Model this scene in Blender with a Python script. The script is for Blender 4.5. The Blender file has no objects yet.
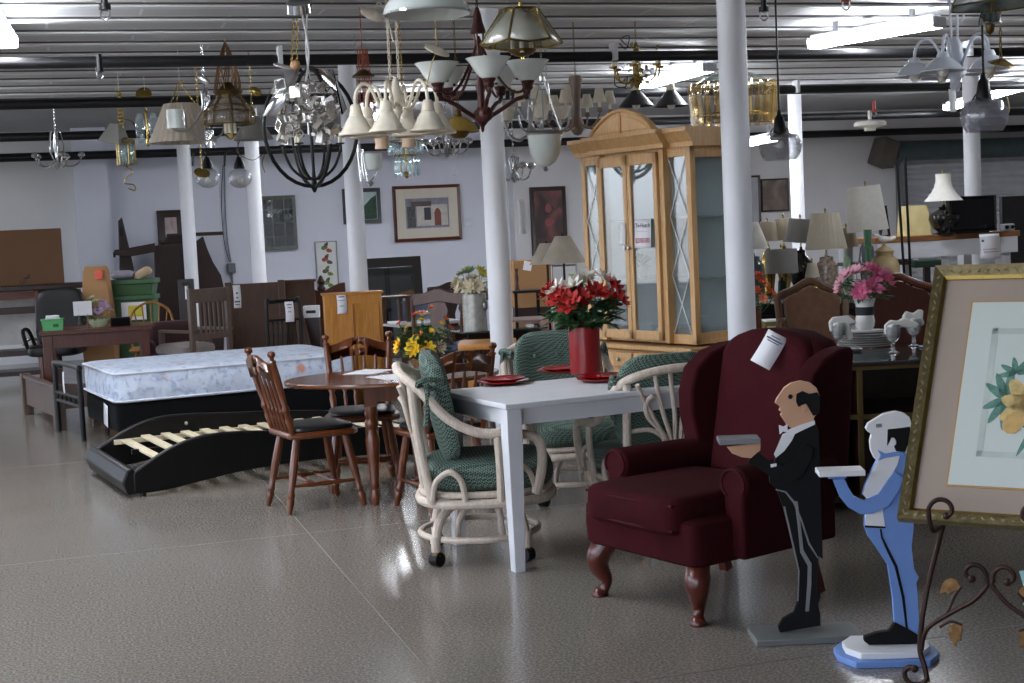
import bpy, bmesh, math, random
from mathutils import Vector, Matrix, Euler
random.seed(7)
PI = math.pi
SC = bpy.context.scene
COL = SC.collection
V = Vector
# ---------------------------------------------------------------- camera
F_PX, PITCH, ROLL, EYE = 1450.0, math.atan(113/1450), -0.047, 1.5
CAM_R = Euler((PI/2-PITCH, 0, 0)).to_matrix() @ Matrix.Rotation(ROLL, 3, 'Z')
def ray(px, py):
    return CAM_R @ V(((px-512)/F_PX, -(py-341.5)/F_PX, -1))
def U(px, py, Y):                       # point on the sight line at distance Y into the room
    d = ray(px, py); return V((0, 0, EYE)) + d*(Y/d.y)
def G(px, py, z=0.0):                   # point on the sight line at height z
    d = ray(px, py); return V((0, 0, EYE)) + d*((z-EYE)/d.z)
TH = math.radians(17)                   # the building is turned 17 degrees to the view
EX, EY = V((math.cos(TH), math.sin(TH), 0)), V((-math.sin(TH), math.cos(TH), 0))

# ---------------------------------------------------------------- materials
def lin(h):
    if isinstance(h, str):
        h = h.lstrip('#'); c = [int(h[i:i+2], 16)/255 for i in (0, 2, 4)]
    else: c = h
    return tuple(((x/12.92) if x <= .04045 else ((x+.055)/1.055)**2.4) for x in c) + (1,)
MATS = {}
def base_mat(name):
    m = bpy.data.materials.new(name); m.use_nodes = True
    nt = m.node_tree; b = nt.nodes['Principled BSDF']; MATS[name] = m
    return m, nt, b
def coords(nt, scale=(1, 1, 1), rot=(0, 0, 0)):
    tc = nt.nodes.new('ShaderNodeTexCoord'); mp = nt.nodes.new('ShaderNodeMapping')
    mp.inputs['Scale'].default_value = scale; mp.inputs['Rotation'].default_value = rot
    nt.links.new(tc.outputs['Object'], mp.inputs['Vector']); return mp.outputs['Vector']
def ramp(nt, fac, stops):
    r = nt.nodes.new('ShaderNodeValToRGB'); e = r.color_ramp.elements
    while len(e) < len(stops): e.new(.5)
    for i, (p, c) in enumerate(stops): e[i].position = p; e[i].color = c
    nt.links.new(fac, r.inputs['Fac']); return r.outputs['Color']
def noise(nt, vec, scale, detail=3, dist=0, rough=.5):
    n = nt.nodes.new('ShaderNodeTexNoise'); n.inputs['Scale'].default_value = scale
    n.inputs['Detail'].default_value = detail; n.inputs['Distortion'].default_value = dist
    n.inputs['Roughness'].default_value = rough
    nt.links.new(vec, n.inputs['Vector']); return n.outputs['Fac']
def bump(nt, b, h, strength=.2, dist=.01):
    n = nt.nodes.new('ShaderNodeBump'); n.inputs['Strength'].default_value = strength
    n.inputs['Distance'].default_value = dist
    nt.links.new(h, n.inputs['Height']); nt.links.new(n.outputs['Normal'], b.inputs['Normal'])
def sc(c, k): return tuple(min(1, x*k) for x in c[:3]) + (1,)
def M(name, col='#888888', rough=.5, metal=0, var=.12, vs=8, bmp=0, spec=.5, coat=0):
    if name in MATS: return MATS[name]
    m, nt, b = base_mat(name); c = lin(col)
    b.inputs['Roughness'].default_value = rough; b.inputs['Metallic'].default_value = metal
    b.inputs['Specular IOR Level'].default_value = spec; b.inputs['Coat Weight'].default_value = coat
    vec = coords(nt); n = noise(nt, vec, vs)
    nt.links.new(ramp(nt, n, [(.3, sc(c, 1-var)), (.7, sc(c, 1+var))]), b.inputs['Base Color'])
    if bmp: bump(nt, b, noise(nt, vec, vs*12), bmp, .004)
    return m
def WOOD(name, c1, c2, rough=.4, scale=(6, 6, 1.0), coat=.0):
    if name in MATS: return MATS[name]
    m, nt, b = base_mat(name); vec = coords(nt, scale)
    n = noise(nt, vec, 5, 5, 1.2, .6)
    nt.links.new(ramp(nt, n, [(.25, lin(c1)), (.75, lin(c2))]), b.inputs['Base Color'])
    b.inputs['Roughness'].default_value = rough; b.inputs['Coat Weight'].default_value = coat
    b.inputs['Coat Roughness'].default_value = .15
    bump(nt, b, n, .08, .003); return m
def GLASS(name, col='#f2f8f6', rough=.03, alpha=.22, tint=None, lo=.06, hi=.75):
    # thin glass: mostly clear, glossy at grazing angles
    if name in MATS: return MATS[name]
    m = bpy.data.materials.new(name); m.use_nodes = True; nt = m.node_tree; MATS[name] = m
    nt.nodes.remove(nt.nodes['Principled BSDF']); out = nt.nodes['Material Output']
    t = nt.nodes.new('ShaderNodeBsdfTransparent'); g = nt.nodes.new('ShaderNodeBsdfGlossy')
    d = nt.nodes.new('ShaderNodeBsdfDiffuse'); mx = nt.nodes.new('ShaderNodeMixShader'); m2 = nt.nodes.new('ShaderNodeMixShader')
    lw = nt.nodes.new('ShaderNodeLayerWeight'); lw.inputs['Blend'].default_value = .25
    mr = nt.nodes.new('ShaderNodeMapRange'); mr.inputs['To Min'].default_value = lo; mr.inputs['To Max'].default_value = hi
    nt.links.new(lw.outputs['Facing'], mr.inputs['Value'])
    t.inputs['Color'].default_value = lin(tint or col); g.inputs['Roughness'].default_value = rough
    d.inputs['Color'].default_value = lin(col); m2.inputs['Fac'].default_value = alpha
    nt.links.new(mr.outputs['Result'], mx.inputs['Fac'])
    nt.links.new(t.outputs[0], m2.inputs[1]); nt.links.new(d.outputs[0], m2.inputs[2])
    nt.links.new(m2.outputs[0], mx.inputs[1]); nt.links.new(g.outputs[0], mx.inputs[2])
    nt.links.new(mx.outputs[0], out.inputs['Surface']); return m
def EMIT(name, col, s):
    if name in MATS: return MATS[name]
    m, nt, b = base_mat(name); b.inputs['Base Color'].default_value = lin(col)
    b.inputs['Emission Color'].default_value = lin(col); b.inputs['Emission Strength'].default_value = s
    n = noise(nt, coords(nt), 3); nt.links.new(ramp(nt, n, [(0, sc(lin(col), .95)), (1, lin(col))]), b.inputs['Emission Color'])
    return m
def GINGHAM(name, a, b_, cell):
    if name in MATS: return MATS[name]
    m, nt, b = base_mat(name); vec = coords(nt, (1, 1, 1), (.3, .2, .6))
    ck = nt.nodes.new('ShaderNodeTexChecker'); ck.inputs['Scale'].default_value = 1/cell
    ck.inputs['Color1'].default_value = lin(a); ck.inputs['Color2'].default_value = lin(b_)
    nt.links.new(vec, ck.inputs['Vector']); nt.links.new(ck.outputs['Color'], b.inputs['Base Color'])
    b.inputs['Roughness'].default_value = .95; return m

def FABSHADE(name, col, k=.35):          # thin cloth that lets some light through
    m = bpy.data.materials.new(name); m.use_nodes = True; nt = m.node_tree; MATS[name] = m
    nt.nodes.remove(nt.nodes['Principled BSDF']); out = nt.nodes['Material Output']
    d = nt.nodes.new('ShaderNodeBsdfDiffuse'); t = nt.nodes.new('ShaderNodeBsdfTranslucent'); mx = nt.nodes.new('ShaderNodeMixShader'); mx.inputs[0].default_value = k
    c = ramp(nt, noise(nt, coords(nt), 30), [(.3, sc(lin(col), .95)), (.7, sc(lin(col), 1.03))])
    nt.links.new(c, d.inputs['Color']); nt.links.new(c, t.inputs['Color']); nt.links.new(d.outputs[0], mx.inputs[1]); nt.links.new(t.outputs[0], mx.inputs[2]); nt.links.new(mx.outputs[0], out.inputs['Surface']); return m
# ---------------------------------------------------------------- mesh builder
def crom(pts, n=6, closed=False):
    P = [V(p) for p in pts]; out = []; L = len(P); segs = L if closed else L-1
    for i in range(segs):
        g = (lambda k: P[k % L]) if closed else (lambda k: P[max(0, min(L-1, k))])
        p0, p1, p2, p3 = g(i-1), g(i), g(i+1), g(i+2)
        for j in range(n):
            t = j/n
            out.append(.5*((2*p1)+(p2-p0)*t+(2*p0-5*p1+4*p2-p3)*t*t+(3*p1-p0-3*p2+p3)*t**3))
    if not closed: out.append(P[-1])
    return out
class MB:
    def __init__(s): s.bm = bmesh.new()
    def raw(s, vs, fs):
        v = [s.bm.verts.new(V(p)) for p in vs]
        for f in fs:
            try: s.bm.faces.new([v[i] for i in f])
            except ValueError: pass
        return s
    def box(s, c, d, rot=None):
        R = rot.to_matrix() if isinstance(rot, Euler) else (rot or Matrix.Identity(3)); c = V(c)
        vs = [c + R @ V((x*d[0]/2, y*d[1]/2, z*d[2]/2)) for x in (-1, 1) for y in (-1, 1) for z in (-1, 1)]
        return s.raw(vs, [(0, 1, 3, 2), (4, 6, 7, 5), (0, 4, 5, 1), (2, 3, 7, 6), (0, 2, 6, 4), (1, 5, 7, 3)])
    def bar(s, p0, p1, w, t, up=(0, 0, 1)):      # rectangular bar from p0 to p1
        p0, p1 = V(p0), V(p1); z = (p1-p0); L = z.length; z.normalize(); u = V(up)
        if abs(z.dot(u)) > .98: u = V((1, 0, 0))
        x = u.cross(z).normalized(); y = z.cross(x)
        return s.box((p0+p1)/2, (w, t, L), Matrix((x, y, z)).transposed())
    def tube(s, pts, r, n=8, closed=False, caps=True):
        P = [V(p) for p in pts]; L = len(P); rs = r if isinstance(r, (list, tuple)) else [r]*L
        if len(rs) != L: rs = [rs[0]+(rs[-1]-rs[0])*i/(L-1) for i in range(L)]
        rings = []; prev = None
        for i in range(L):
            if closed: t = P[(i+1) % L]-P[i-1]
            else: t = P[min(L-1, i+1)]-P[max(0, i-1)]
            if t.length < 1e-9: t = V((0, 0, 1))
            t.normalize()
            if prev is None:
                a = V((0, 0, 1)) if abs(t.z) < .9 else V((1, 0, 0)); u = t.cross(a).normalized()
            else:
                u = prev-t*prev.dot(t)
                u = u.normalized() if u.length > 1e-6 else t.orthogonal().normalized()
            prev = u; w = t.cross(u)
            rings.append([s.bm.verts.new(P[i]+(u*math.cos(2*PI*k/n)+w*math.sin(2*PI*k/n))*rs[i]) for k in range(n)])
        for i in range(L if closed else L-1):
            a, b = rings[i], rings[(i+1) % L]
            for k in range(n): s.bm.faces.new((a[k], a[(k+1) % n], b[(k+1) % n], b[k]))
        if caps and not closed: s.bm.faces.new(rings[0][::-1]); s.bm.faces.new(rings[-1])
        return s
    def ctube(s, pts, r, n=8, k=6, closed=False): 
        return s.tube(crom(pts, k, closed), r, n, closed)
    def cyl(s, p0, p1, r0, r1=None, n=14): return s.tube([p0, p1], [r0, r0 if r1 is None else r1], n)
    def lathe(s, prof, o=(0, 0, 0), n=18, rot=None, flute=0, nf=0):
        o = V(o); R = rot.to_matrix() if isinstance(rot, Euler) else (rot or Matrix.Identity(3)); rings = []
        for (r, z) in prof:
            if r < 1e-5: rings.append([s.bm.verts.new(o+R @ V((0, 0, z)))])
            else:
                rg = []
                for k in range(n):
                    rr = r*(1+(flute*math.cos(nf*2*PI*k/n) if flute else 0))
                    rg.append(s.bm.verts.new(o+R @ V((rr*math.cos(2*PI*k/n), rr*math.sin(2*PI*k/n), z))))
                rings.append(rg)
        for a, b in zip(rings, rings[1:]):
            if len(a) == 1 and len(b) == 1: continue
            for k in range(n):
                if len(a) == 1: s.bm.faces.new((a[0], b[(k+1) % n], b[k]))
                elif len(b) == 1: s.bm.faces.new((a[k], a[(k+1) % n], b[0]))
                else: s.bm.faces.new((a[k], a[(k+1) % n], b[(k+1) % n], b[k]))
        return s
    def turned(s, p0, p1, prof, n=10):            # lathe along the line p0..p1; prof = (radius, fraction)
        p0, p1 = V(p0), V(p1); z = p1-p0; L = z.length; z.normalize(); x = z.orthogonal().normalized(); y = z.cross(x)
        R = Matrix((x, y, z)).transposed(); q = [(r, f*L) for r, f in prof]
        return s.lathe([(0, q[0][1])]+q+[(0, q[-1][1])], p0, n, R)
    def prism(s, poly, depth, Mx):                # poly in local xz of Mx, thickness along y
        n = len(poly); a = [s.bm.verts.new(Mx @ V((x, -depth/2, z))) for x, z in poly]
        b = [s.bm.verts.new(Mx @ V((x, depth/2, z))) for x, z in poly]
        s.bm.faces.new(a); s.bm.faces.new(b[::-1])
        for i in range(n): s.bm.faces.new((a[i], b[i], b[(i+1) % n], a[(i+1) % n]))
        return s
    def ball(s, c, r, n=10, sq=(1, 1, 1), rot=None):
        m = n//2+1
        R = rot.to_matrix() if isinstance(rot, Euler) else (rot or Matrix.Identity(3))
        prof = [(math.sin(PI*i/m), -math.cos(PI*i/m)) for i in range(m+1)]
        S = R @ Matrix.Diagonal((r*sq[0], r*sq[1], r*sq[2]))
        return s.lathe([(0 if i in (0, m) else a, b) for i, (a, b) in enumerate(prof)], c, n, S)
    def pillow(s, c, d, e=.35, n=20, m=10, rot=None, bend=0):   # rounded cushion (superellipsoid)
        R = rot.to_matrix() if isinstance(rot, Euler) else (rot or Matrix.Identity(3)); c = V(c)
        f = lambda w, q: math.copysign(abs(w)**q, w); rings = []
        for i in range(m+1):
            th = -PI/2+PI*i/m; rg = []
            for k in range(n):
                ph = 2*PI*k/n
                x = f(math.cos(th), e)*f(math.cos(ph), e)*d[0]/2; y = f(math.cos(th), e)*f(math.sin(ph), e)*d[1]/2
                z = f(math.sin(th), e*1.6)*d[2]/2
                if bend: y += bend*(2*x/d[0])**2
                rg.append(s.bm.verts.new(c+R @ V((x, y, z))))
            rings.append(rg)
        for a, b in zip(rings, rings[1:]):
            for k in range(n):
                s.bm.faces.new((a[k], a[(k+1) % n], b[(k+1) % n], b[k]))
        bmesh.ops.remove_doubles(s.bm, verts=[v for r in (rings[0], rings[-1]) for v in r], dist=1e-5)
        return s
def obj(name, mb, mat, parent=None, smooth=35, bevel=0, seg=2, sub=0, solid=0, label=None, M4=None):
    bm = mb.bm if isinstance(mb, MB) else mb
    bmesh.ops.recalc_face_normals(bm, faces=bm.faces)
    lim = math.radians(smooth)
    for f in bm.faces: f.smooth = True
    for e in bm.edges:
        if len(e.link_faces) == 2 and e.calc_face_angle(0) > lim: e.smooth = False
    me = bpy.data.meshes.new(name); bm.to_mesh(me); bm.free()
    o = bpy.data.objects.new(name, me); COL.objects.link(o)
    if mat: me.materials.append(mat)
    if parent: o.parent = parent
    if M4: o.matrix_local = M4
    if solid:
        md = o.modifiers.new('Solid', 'SOLIDIFY'); md.thickness = solid; md.offset = 0
    if bevel:
        md = o.modifiers.new('Bevel', 'BEVEL'); md.width = bevel; md.segments = seg; md.limit_method = 'ANGLE'
        md.harden_normals = False
    if sub:
        md = o.modifiers.new('Sub', 'SUBSURF'); md.levels = sub; md.render_levels = sub
    if label: o['label'] = label
    return o
def tag(o, label, cat, group=None):
    o['label'] = label; o['category'] = cat
    if group: o['group'] = group
    return o
def thing(name, label, cat, loc=(0, 0, 0), rz=0, group=None, rot=None):
    o = bpy.data.objects.new(name, None); COL.objects.link(o); o.empty_display_size = .1
    o.location = loc; o.rotation_euler = rot or (0, 0, rz)
    return tag(o, label, cat, group)
def dup(root, label, loc=None, rz=None, group=None):
    r = root.copy(); COL.objects.link(r); r['label'] = label
    if group: r['group'] = group
    if loc is not None: r.location = loc
    if rz is not None: r.rotation_euler = (0, 0, rz)
    for ch in list(root.children):
        c = ch.copy(); COL.objects.link(c); c.parent = r
        for g in list(ch.children):
            d = g.copy(); COL.objects.link(d); d.parent = c
    return r
def struct(o, label=None):
    o['kind'] = 'structure'
    if label: o['label'] = label
    return o
def text(name, s, size, mat, parent, M4, align='CENTER', ext=.0005):
    cu = bpy.data.curves.new(name, 'FONT'); cu.body = s; cu.size = size; cu.align_x = align; cu.align_y = 'CENTER'; cu.extrude = ext
    tmp = bpy.data.objects.new(name, cu); me = bpy.data.meshes.new_from_object(tmp); bpy.data.objects.remove(tmp)
    me.materials.clear(); me.materials.append(mat); o = bpy.data.objects.new(name, me); COL.objects.link(o); o.parent = parent; o.matrix_local = M4; return o
def upright(x, y, z):                   # text standing up, read from the local -Y side
    return Matrix.Translation((x, y, z)) @ Matrix.Rotation(PI/2, 4, 'X')
IDM = Matrix.Identity(4)

# ---------------------------------------------------------------- palette
WHITE = M('white_paint', '#dfe1e6', .4, var=.03)
COLW = M('column_paint', '#e3e5ea', .45, var=.04, vs=3)
RATTAN = WOOD('whitewashed_rattan', '#b9a896', '#ddd2c6', .45, (12, 12, 3))
GREEN = GINGHAM('green_check_fabric', '#2b3b34', '#70857a', .008)
BURG = M('burgundy_velvet', '#371015', .95, var=.18, vs=5, bmp=.3, spec=.1)
BURGD = M('burgundy_piping', '#3c1019', .9, spec=.2)
MAHOG = WOOD('mahogany', '#3a120b', '#5d2416', .28, coat=.3)
OAK = WOOD('honey_oak', '#b68a55', '#d3ac78', .42, (7, 7, .9))
CHERRY = WOOD('cherry_wood', '#45200b', '#733a16', .3, coat=.3)
TABLEW = WOOD('polished_table_wood', '#45220d', '#6c3c1b', .2, (1.2, 7, 7), coat=.5)
DARKW = WOOD('dark_wood', '#1b0d09', '#2e1710', .4)
WALNUT = WOOD('walnut', '#3d2619', '#573a28', .45)
BROWNW = WOOD('brown_wood', '#3d281a', '#543827', .5)
REDW = WOOD('red_brown_wood', '#40190b', '#5b2a13', .35, coat=.2)
PINE = WOOD('golden_pine', '#a86d2a', '#c98d43', .4, (7, 7, .9))
GREYW = WOOD('grey_brown_wood', '#4b3d33', '#64534a', .55)
SLAT = WOOD('pale_bed_slat', '#cfbf9d', '#e6d9bb', .6, (5, 1, 5))
BLEATH = M('black_leather', '#070708', .42, var=.2, vs=20, bmp=.05, spec=.3)
BFAB = M('black_fabric', '#08080a', .95, bmp=.1, spec=.2)
BMET = M('black_metal', '#0c0c0e', .42, .4)
IRON = M('rusted_iron', '#3b2a24', .5, .7, var=.35, vs=30)
LEAFG = M('gilded_leaf', '#7d5c35', .5, .5, var=.4, vs=40)
CHROME = M('chrome', '#d8dadc', .08, 1, var=.03)
NICKEL = M('brushed_nickel', '#a3a3a3', .3, 1)
BRASS = M('brass', '#b49a55', .25, 1, var=.2)
ABRASS = M('aged_brass', '#6d5a35', .4, .9, var=.25)
BRONZE = M('red_bronze', '#42201c', .42, .4, var=.3, vs=25)
CREAM = M('cream_enamel', '#d9d0bd', .35, var=.05)
CREAMG = M('cream_glass', '#dcd5c4', .15, var=.08, vs=20)
FROST = M('frosted_glass', '#d3dad6', .22, var=.05)
CLEAR = GLASS('clear_glass', '#f0f1f2', .03, .07)
PANE = GLASS('cabinet_pane', '#eef2f2', .02, .05, None, .025, .35)
CRYST = GLASS('blue_crystal', '#e2f0f4', .03, .2, '#e9f4f6')
AMBER = GLASS('amber_glass', '#d8bf86', .05, .10, '#fbf2dc')
SHADE = FABSHADE('ivory_shade', '#e3dccb')
SHADEW = FABSHADE('white_shade', '#ebe9e3')
SHADEG = M('grey_shade', '#8d8a86', .9, var=.04)
SHADEB = M('beige_shade', '#a89a86', .9, var=.05)
PAPER = M('paper', '#e6e6ea', .8, var=.02)
INK = M('ink', '#25262b', .8)
REDINK = M('red_ink', '#b8414f', .8)
CARD = M('cardboard', '#97714a', .85, var=.06, vs=2)
CARDD = M('cardboard_brown', '#5e4129', .85, var=.08, vs=3)
TERRA = M('coppery_wire', '#9a5644', .45, .5)
STEM = M('stem_green', '#2f5a2c', .6, var=.3)
LEAF = M('leaf_green', '#2c5a2d', .55, var=.45, vs=30)
LEAFP = M('pale_leaf', '#8fae6c', .6, var=.3)
def PETAL(n, c): return M('petal_'+n, c, .6, var=.15, vs=40)
# ================================================================ SETTING
RB = Matrix.Rotation(TH, 4, 'Z')
CEIL = 3.1
# floor : glossy grey epoxy with fine flakes
m, nt, b = base_mat('epoxy_floor'); vec = coords(nt)
n1 = noise(nt, vec, 1.1, 4); n2 = noise(nt, vec, 95, 2)
c1 = ramp(nt, n1, [(.3, lin('#7b746c')), (.7, lin('#817a72'))])
c2 = ramp(nt, n2, [(.36, lin('#4e4b48')), (.5, lin('#807970')), (.66, lin('#b3aea5'))])
mx = nt.nodes.new('ShaderNodeMix'); mx.data_type = 'RGBA'; mx.inputs[0].default_value = .45
nt.links.new(c1, mx.inputs[6]); nt.links.new(c2, mx.inputs[7]); nt.links.new(mx.outputs[2], b.inputs['Base Color'])
nt.links.new(ramp(nt, noise(nt, vec, 2.2, 3), [(.3, (.15,)*3+(1,)), (.7, (.18,)*3+(1,))]), b.inputs['Roughness'])
bump(nt, b, noise(nt, vec, 26, 4), .055, .005)
struct(obj('floor', MB().box((6, 8, -.1), (26, 30, .2)), MATS['epoxy_floor'], M4=RB))
# floor joints (thin saw cuts)
mb = MB()
for y in (4.35, 7.3, 10.6, 14): mb.box((4, y, .0012), (22, .0035, .001))
for x in (-1.9, 1.1, 5.2): mb.box((x, 7, .0012), (.0035, 26, .001))
struct(obj('trim_1', mb, M('joint_filler', '#827e78', .5), M4=RB), 'thin filled joints in the grey floor')
# ceiling : white boards with ribs, plain darker section at the back
m, nt, b = base_mat('ceiling_boards'); vec = coords(nt)
br = nt.nodes.new('ShaderNodeTexBrick'); br.inputs['Scale'].default_value = 1
br.inputs['Brick Width'].default_value = 1.25; br.inputs['Row Height'].default_value = .62; br.inputs['Mortar Size'].default_value = .012
br.inputs['Color1'].default_value = lin('#c3c3c4'); br.inputs['Color2'].default_value = lin('#b9babc'); br.inputs['Mortar'].default_value = lin('#dedede')
nt.links.new(vec, br.inputs['Vector']); nt.links.new(br.outputs['Color'], b.inputs['Base Color']); b.inputs['Roughness'].default_value = .55
struct(obj('ceiling', MB().box((6, 6.1, CEIL+.1), (26, 22.5, .2)), MATS['ceiling_boards'], M4=RB))
struct(obj('ceiling_rear', MB().box((6, 19.1, CEIL+.08), (26, 3.6, .2)), M('ceiling_grey', '#a2a3a6', .7, var=.05, vs=1), M4=RB))
mb, mg = MB(), MB(); y = 2.0
while y < 17.2:
    mb.box((6, y, CEIL-.012), (26, .10, .024)); mg.box((6, y-.063, CEIL-.004), (26, .024, .012)); y += .62
struct(obj('trim_2', mb, M('rib_white', '#d2d2d2', .5, var=.05, vs=2), M4=RB), 'white ribs across the boarded ceiling')
struct(obj('trim_3', mg, M('gap_shadow', '#4a4a4d', .8), M4=RB), 'dark strips for the shadow gaps beside the ceiling ribs')  # dark strips carry the shadow of the gaps in their colour
for i, (yb, z, r) in enumerate(((8.0, 2.86, .05), (10.7, 2.8, .04), (13.7, 2.8, .045), (17.3, 2.78, .05), (19.7, 2.7, .055))):
    struct(obj('beam_%d' % (i+1), MB().cyl((-5, yb, z), (18, yb, z), r), M('pipe_black', '#17171a', .45, .3, var=.3, vs=3), M4=RB),
           'long black pipe under the ceiling, '+('nearest the entrance', 'second from the entrance', 'third, over the middle of the shop', 'second from the back wall', 'along the back wall')[i])
mb = MB()
for yb, z in ((10.7, 2.8), (13.7, 2.8)):
    for x in (-.9, 1.6, 4.2, 7.4, 10.3): mb.box((x, yb-.03, z+.03), (.03, .11, .13))
struct(obj('trim_4', mb, M('bracket_white', '#c9cacd', .5), M4=RB), 'white straps carrying the ceiling pipes')
# walls
LAV = M('wall_lavender', '#cfd2de', .75, var=.03, vs=1.2); GREYWALL = M('wall_grey', '#c6c5c7', .8, var=.05, vs=1.5); CRW = M('wall_cool_white', '#d6d6d6', .8, var=.04, vs=1.3)
def wall(name, x0, x1, y0, y1, z0, z1, mat): return struct(obj(name, MB().box(((x0+x1)/2, (y0+y1)/2, (z0+z1)/2), (x1-x0, y1-y0, z1-z0)), mat, M4=RB))
wall('wall_back_left', -6, .2, 20.45, 20.7, 0, CEIL, CRW)
wall('wall_back', .2, 6.3, 20.45, 20.7, 0, CEIL, LAV)
wall('pillar_back', .2, .64, 19.98, 20.45, 0, CEIL, LAV)
wall('wall_back_right', 6.3, 12.7, 20.2, 20.7, 0, CEIL, GREYWALL)
wall('wall_back_over_door', 12.7, 17, 20.2, 20.7, 2.4, CEIL, GREYWALL)
wall('wall_back_end', 17, 18.6, 20.2, 20.7, 0, CEIL, GREYWALL)
wall('wall_right', 18.4, 18.7, -5, 20.2, 0, CEIL, GREYWALL)
wall('wall_left_blocker', -6.3, -6, 9.6, 13.6, 0, CEIL, CRW)  # unseen piece added to block window glare in the cabinet panes
wall('wall_left', -6.3, -6, 19.5, 20.7, 0, CEIL, CRW)
wall('wall_front_blocker', -2.6, 18.6, -5.3, -5, 0, CEIL, GREYWALL)  # unseen front wall, drawn out to keep daylight off the right side
wall('wall_left_window_sill', -6.3, -6, -5, 19.5, 0, .6, CRW)
# roller shutter door at the back right
mb = MB(); z = 0
prof = []
while z < 2.42: mb.ctube([(12.7, 20.42, z), (17, 20.42, z)], .05, 6, 1); z += .085
d = struct(obj('door_1', mb, M('galvanised_shutter', '#cdd0d6', .3, .1, var=.1, vs=3), M4=RB), 'galvanised roll-up shutter door in the back wall')
obj('drum', MB().cyl((12.5, 20.02, 2.42), (17.2, 20.02, 2.42), .16), M('drum_green', '#4d5a5c', .5, .2), d)
obj('track', MB().box((12.66, 20.1, 1.2), (.09, .16, 2.4)), M('track_grey', '#6e7076', .5), d)
obj('motor_box', MB().box((12.3, 19.98, 2.4), (.3, .34, .42), Euler((0, .35, 0))), M('motor_brown', '#57504a', .6), d, bevel=.02)
# columns
for i, (px, py, Y, tp) in enumerate(((741, 300, 8.7, 'foremost white column, in front of the oak china cabinet'), (500, 300, 10.6, 'white column behind the green tufted chair'),
        (356, 230, 13.4, 'white column rising behind the golden pine panel'), (256, 220, 17.6, 'white column beside the mirror with a paned frame'),
        (188, 220, 18.6, 'white column in front of the dark headboards'), (796, 150, 18.6, 'white column behind the glass bell pendant'),
        (972, 150, 15.2, 'white column behind the black television'))):
    p = U(px, py, Y)
    mb = MB().lathe([(0, 0), (.085, 0), (.085, CEIL), (0, CEIL)], (0, 0, 0), 28)
    o = obj('column', mb, COLW, M4=Matrix.Translation((p.x, p.y, 0))); struct(o, tp); tag(o, tp, 'column')
    obj('base_plate', MB().lathe([(0, 0), (.14, 0), (.14, .015), (0, .015)], n=20), COLW, o)
# fluorescent lights
TUBE = EMIT('fluorescent_tube', '#f3f7ff', 32)
def fluo(a, b, label, w=.15):
    a, b = V(a), V(b); c = (a+b)/2; d = b-a; L = d.length; rz = math.atan2(d.y, d.x)
    t = thing('fluorescent_ceiling_light', label, 'ceiling light', (c.x, c.y, c.z), rz, 'fluorescent strip lights')
    obj('housing', MB().box((0, 0, .055), (L*.96, w*.7, .05)).box((-L*.3, 0, .12), (.04, .04, .09)).box((L*.3, 0, .12), (.04, .04, .09)), M('fixture_grey', '#a8abb0', .5), t, bevel=.01)
    mb = MB()
    prof = [(-w/2, 0), (-w*.42, -.045), (0, -.06), (w*.42, -.045), (w/2, 0)]
    prof = [(-w/2, .03), (-w*.46, -.02), (-w*.3, -.035), (w*.3, -.035), (w*.46, -.02), (w/2, .03)]
    mb.prism(prof, L*.98, Matrix.Rotation(PI/2, 4, 'Z')); obj('diffuser', mb, TUBE, t)
    for s in (-1, 1): obj('end_cap', MB().box((s*L*.495, 0, .01), (.02, w, .09)), M('fixture_grey'), t, bevel=.005)
    return t
zl = CEIL-.16
fluo(G(812, 45, zl), G(940, 23, zl), 'lit fluorescent strip in the ceiling left of the white chandelier')
fluo(G(640, 87, zl), G(710, 68, zl), 'lit fluorescent strip in the ceiling behind the brass flower chandelier')
fluo(G(948, 108, zl-.1), G(1060, 76, zl-.1), 'lit fluorescent strip in the ceiling behind the crackled glass pendant')
fluo(U(742, 148, 18.8), U(776, 134, 17.6), 'distant lit fluorescent strip beside the glass bell pendant')
fluo((-3.40, 10.2, zl), (-2.85, 8.0, zl), 'lit fluorescent strip in the upper left corner')
fluo(G(373, 121, zl), G(409, 100, zl), 'lit fluorescent strip seen between the orb and cream chandeliers')
# unseen strips added outside the view for more light
fluo((-2.0, 7.75, zl), (-2.44, 5.3, zl), 'unseen fluorescent strip added over the floor in front of the dining tables')
fluo((4.45, 9.8, zl), (5.1, 7.8, zl), 'unseen fluorescent strip added to light the lamp tables from the right')  # added beyond the right edge to brighten the lamp shades
fluo((-3.6, 4.6, zl), (-4.0, 2.4, zl), 'unseen fluorescent strip added over the left aisle')
fluo((-6.3, 14.4, zl), (-5.7, 12.2, zl), 'unseen fluorescent strip added over the left furniture to light the back wall')  # kept out of view on the left, added for the back wall
# sprinkler heads
def sprinkler(px, py, Y, label, mat=None):
    p = U(px, py, Y); t = thing('sprinkler_ceiling_head', label, 'sprinkler', p)
    obj('body', MB().lathe([(0, .12), (.018, .12), (.018, .03), (.03, .03), (.03, .0), (0, 0)], n=12), mat or BMET, t)
    obj('deflector', MB().ctube([(-.02, 0, 0), (-.022, 0, -.03), (0, 0, -.05), (.022, 0, -.03), (.02, 0, 0)], .005, 6), NICKEL, t)
    return t
sprinkler(105, 10, 7.4, 'sprinkler head with a ring hanging at the top of the picture')
sprinkler(100, 72, 10.0, 'sprinkler head under the second black pipe on the left')
sprinkler(764, 12, 8.6, 'sprinkler head beside the cord of the glass bell pendant')
sprinkler(846, 2, 9.0, 'red sprinkler head on the pipe above the strip light', M('sprinkler_red', '#a32a25', .4))
sprinkler(874, 112, 15.6, 'red sprinkler head over the far lamp shelves', MATS['sprinkler_red'])
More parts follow.
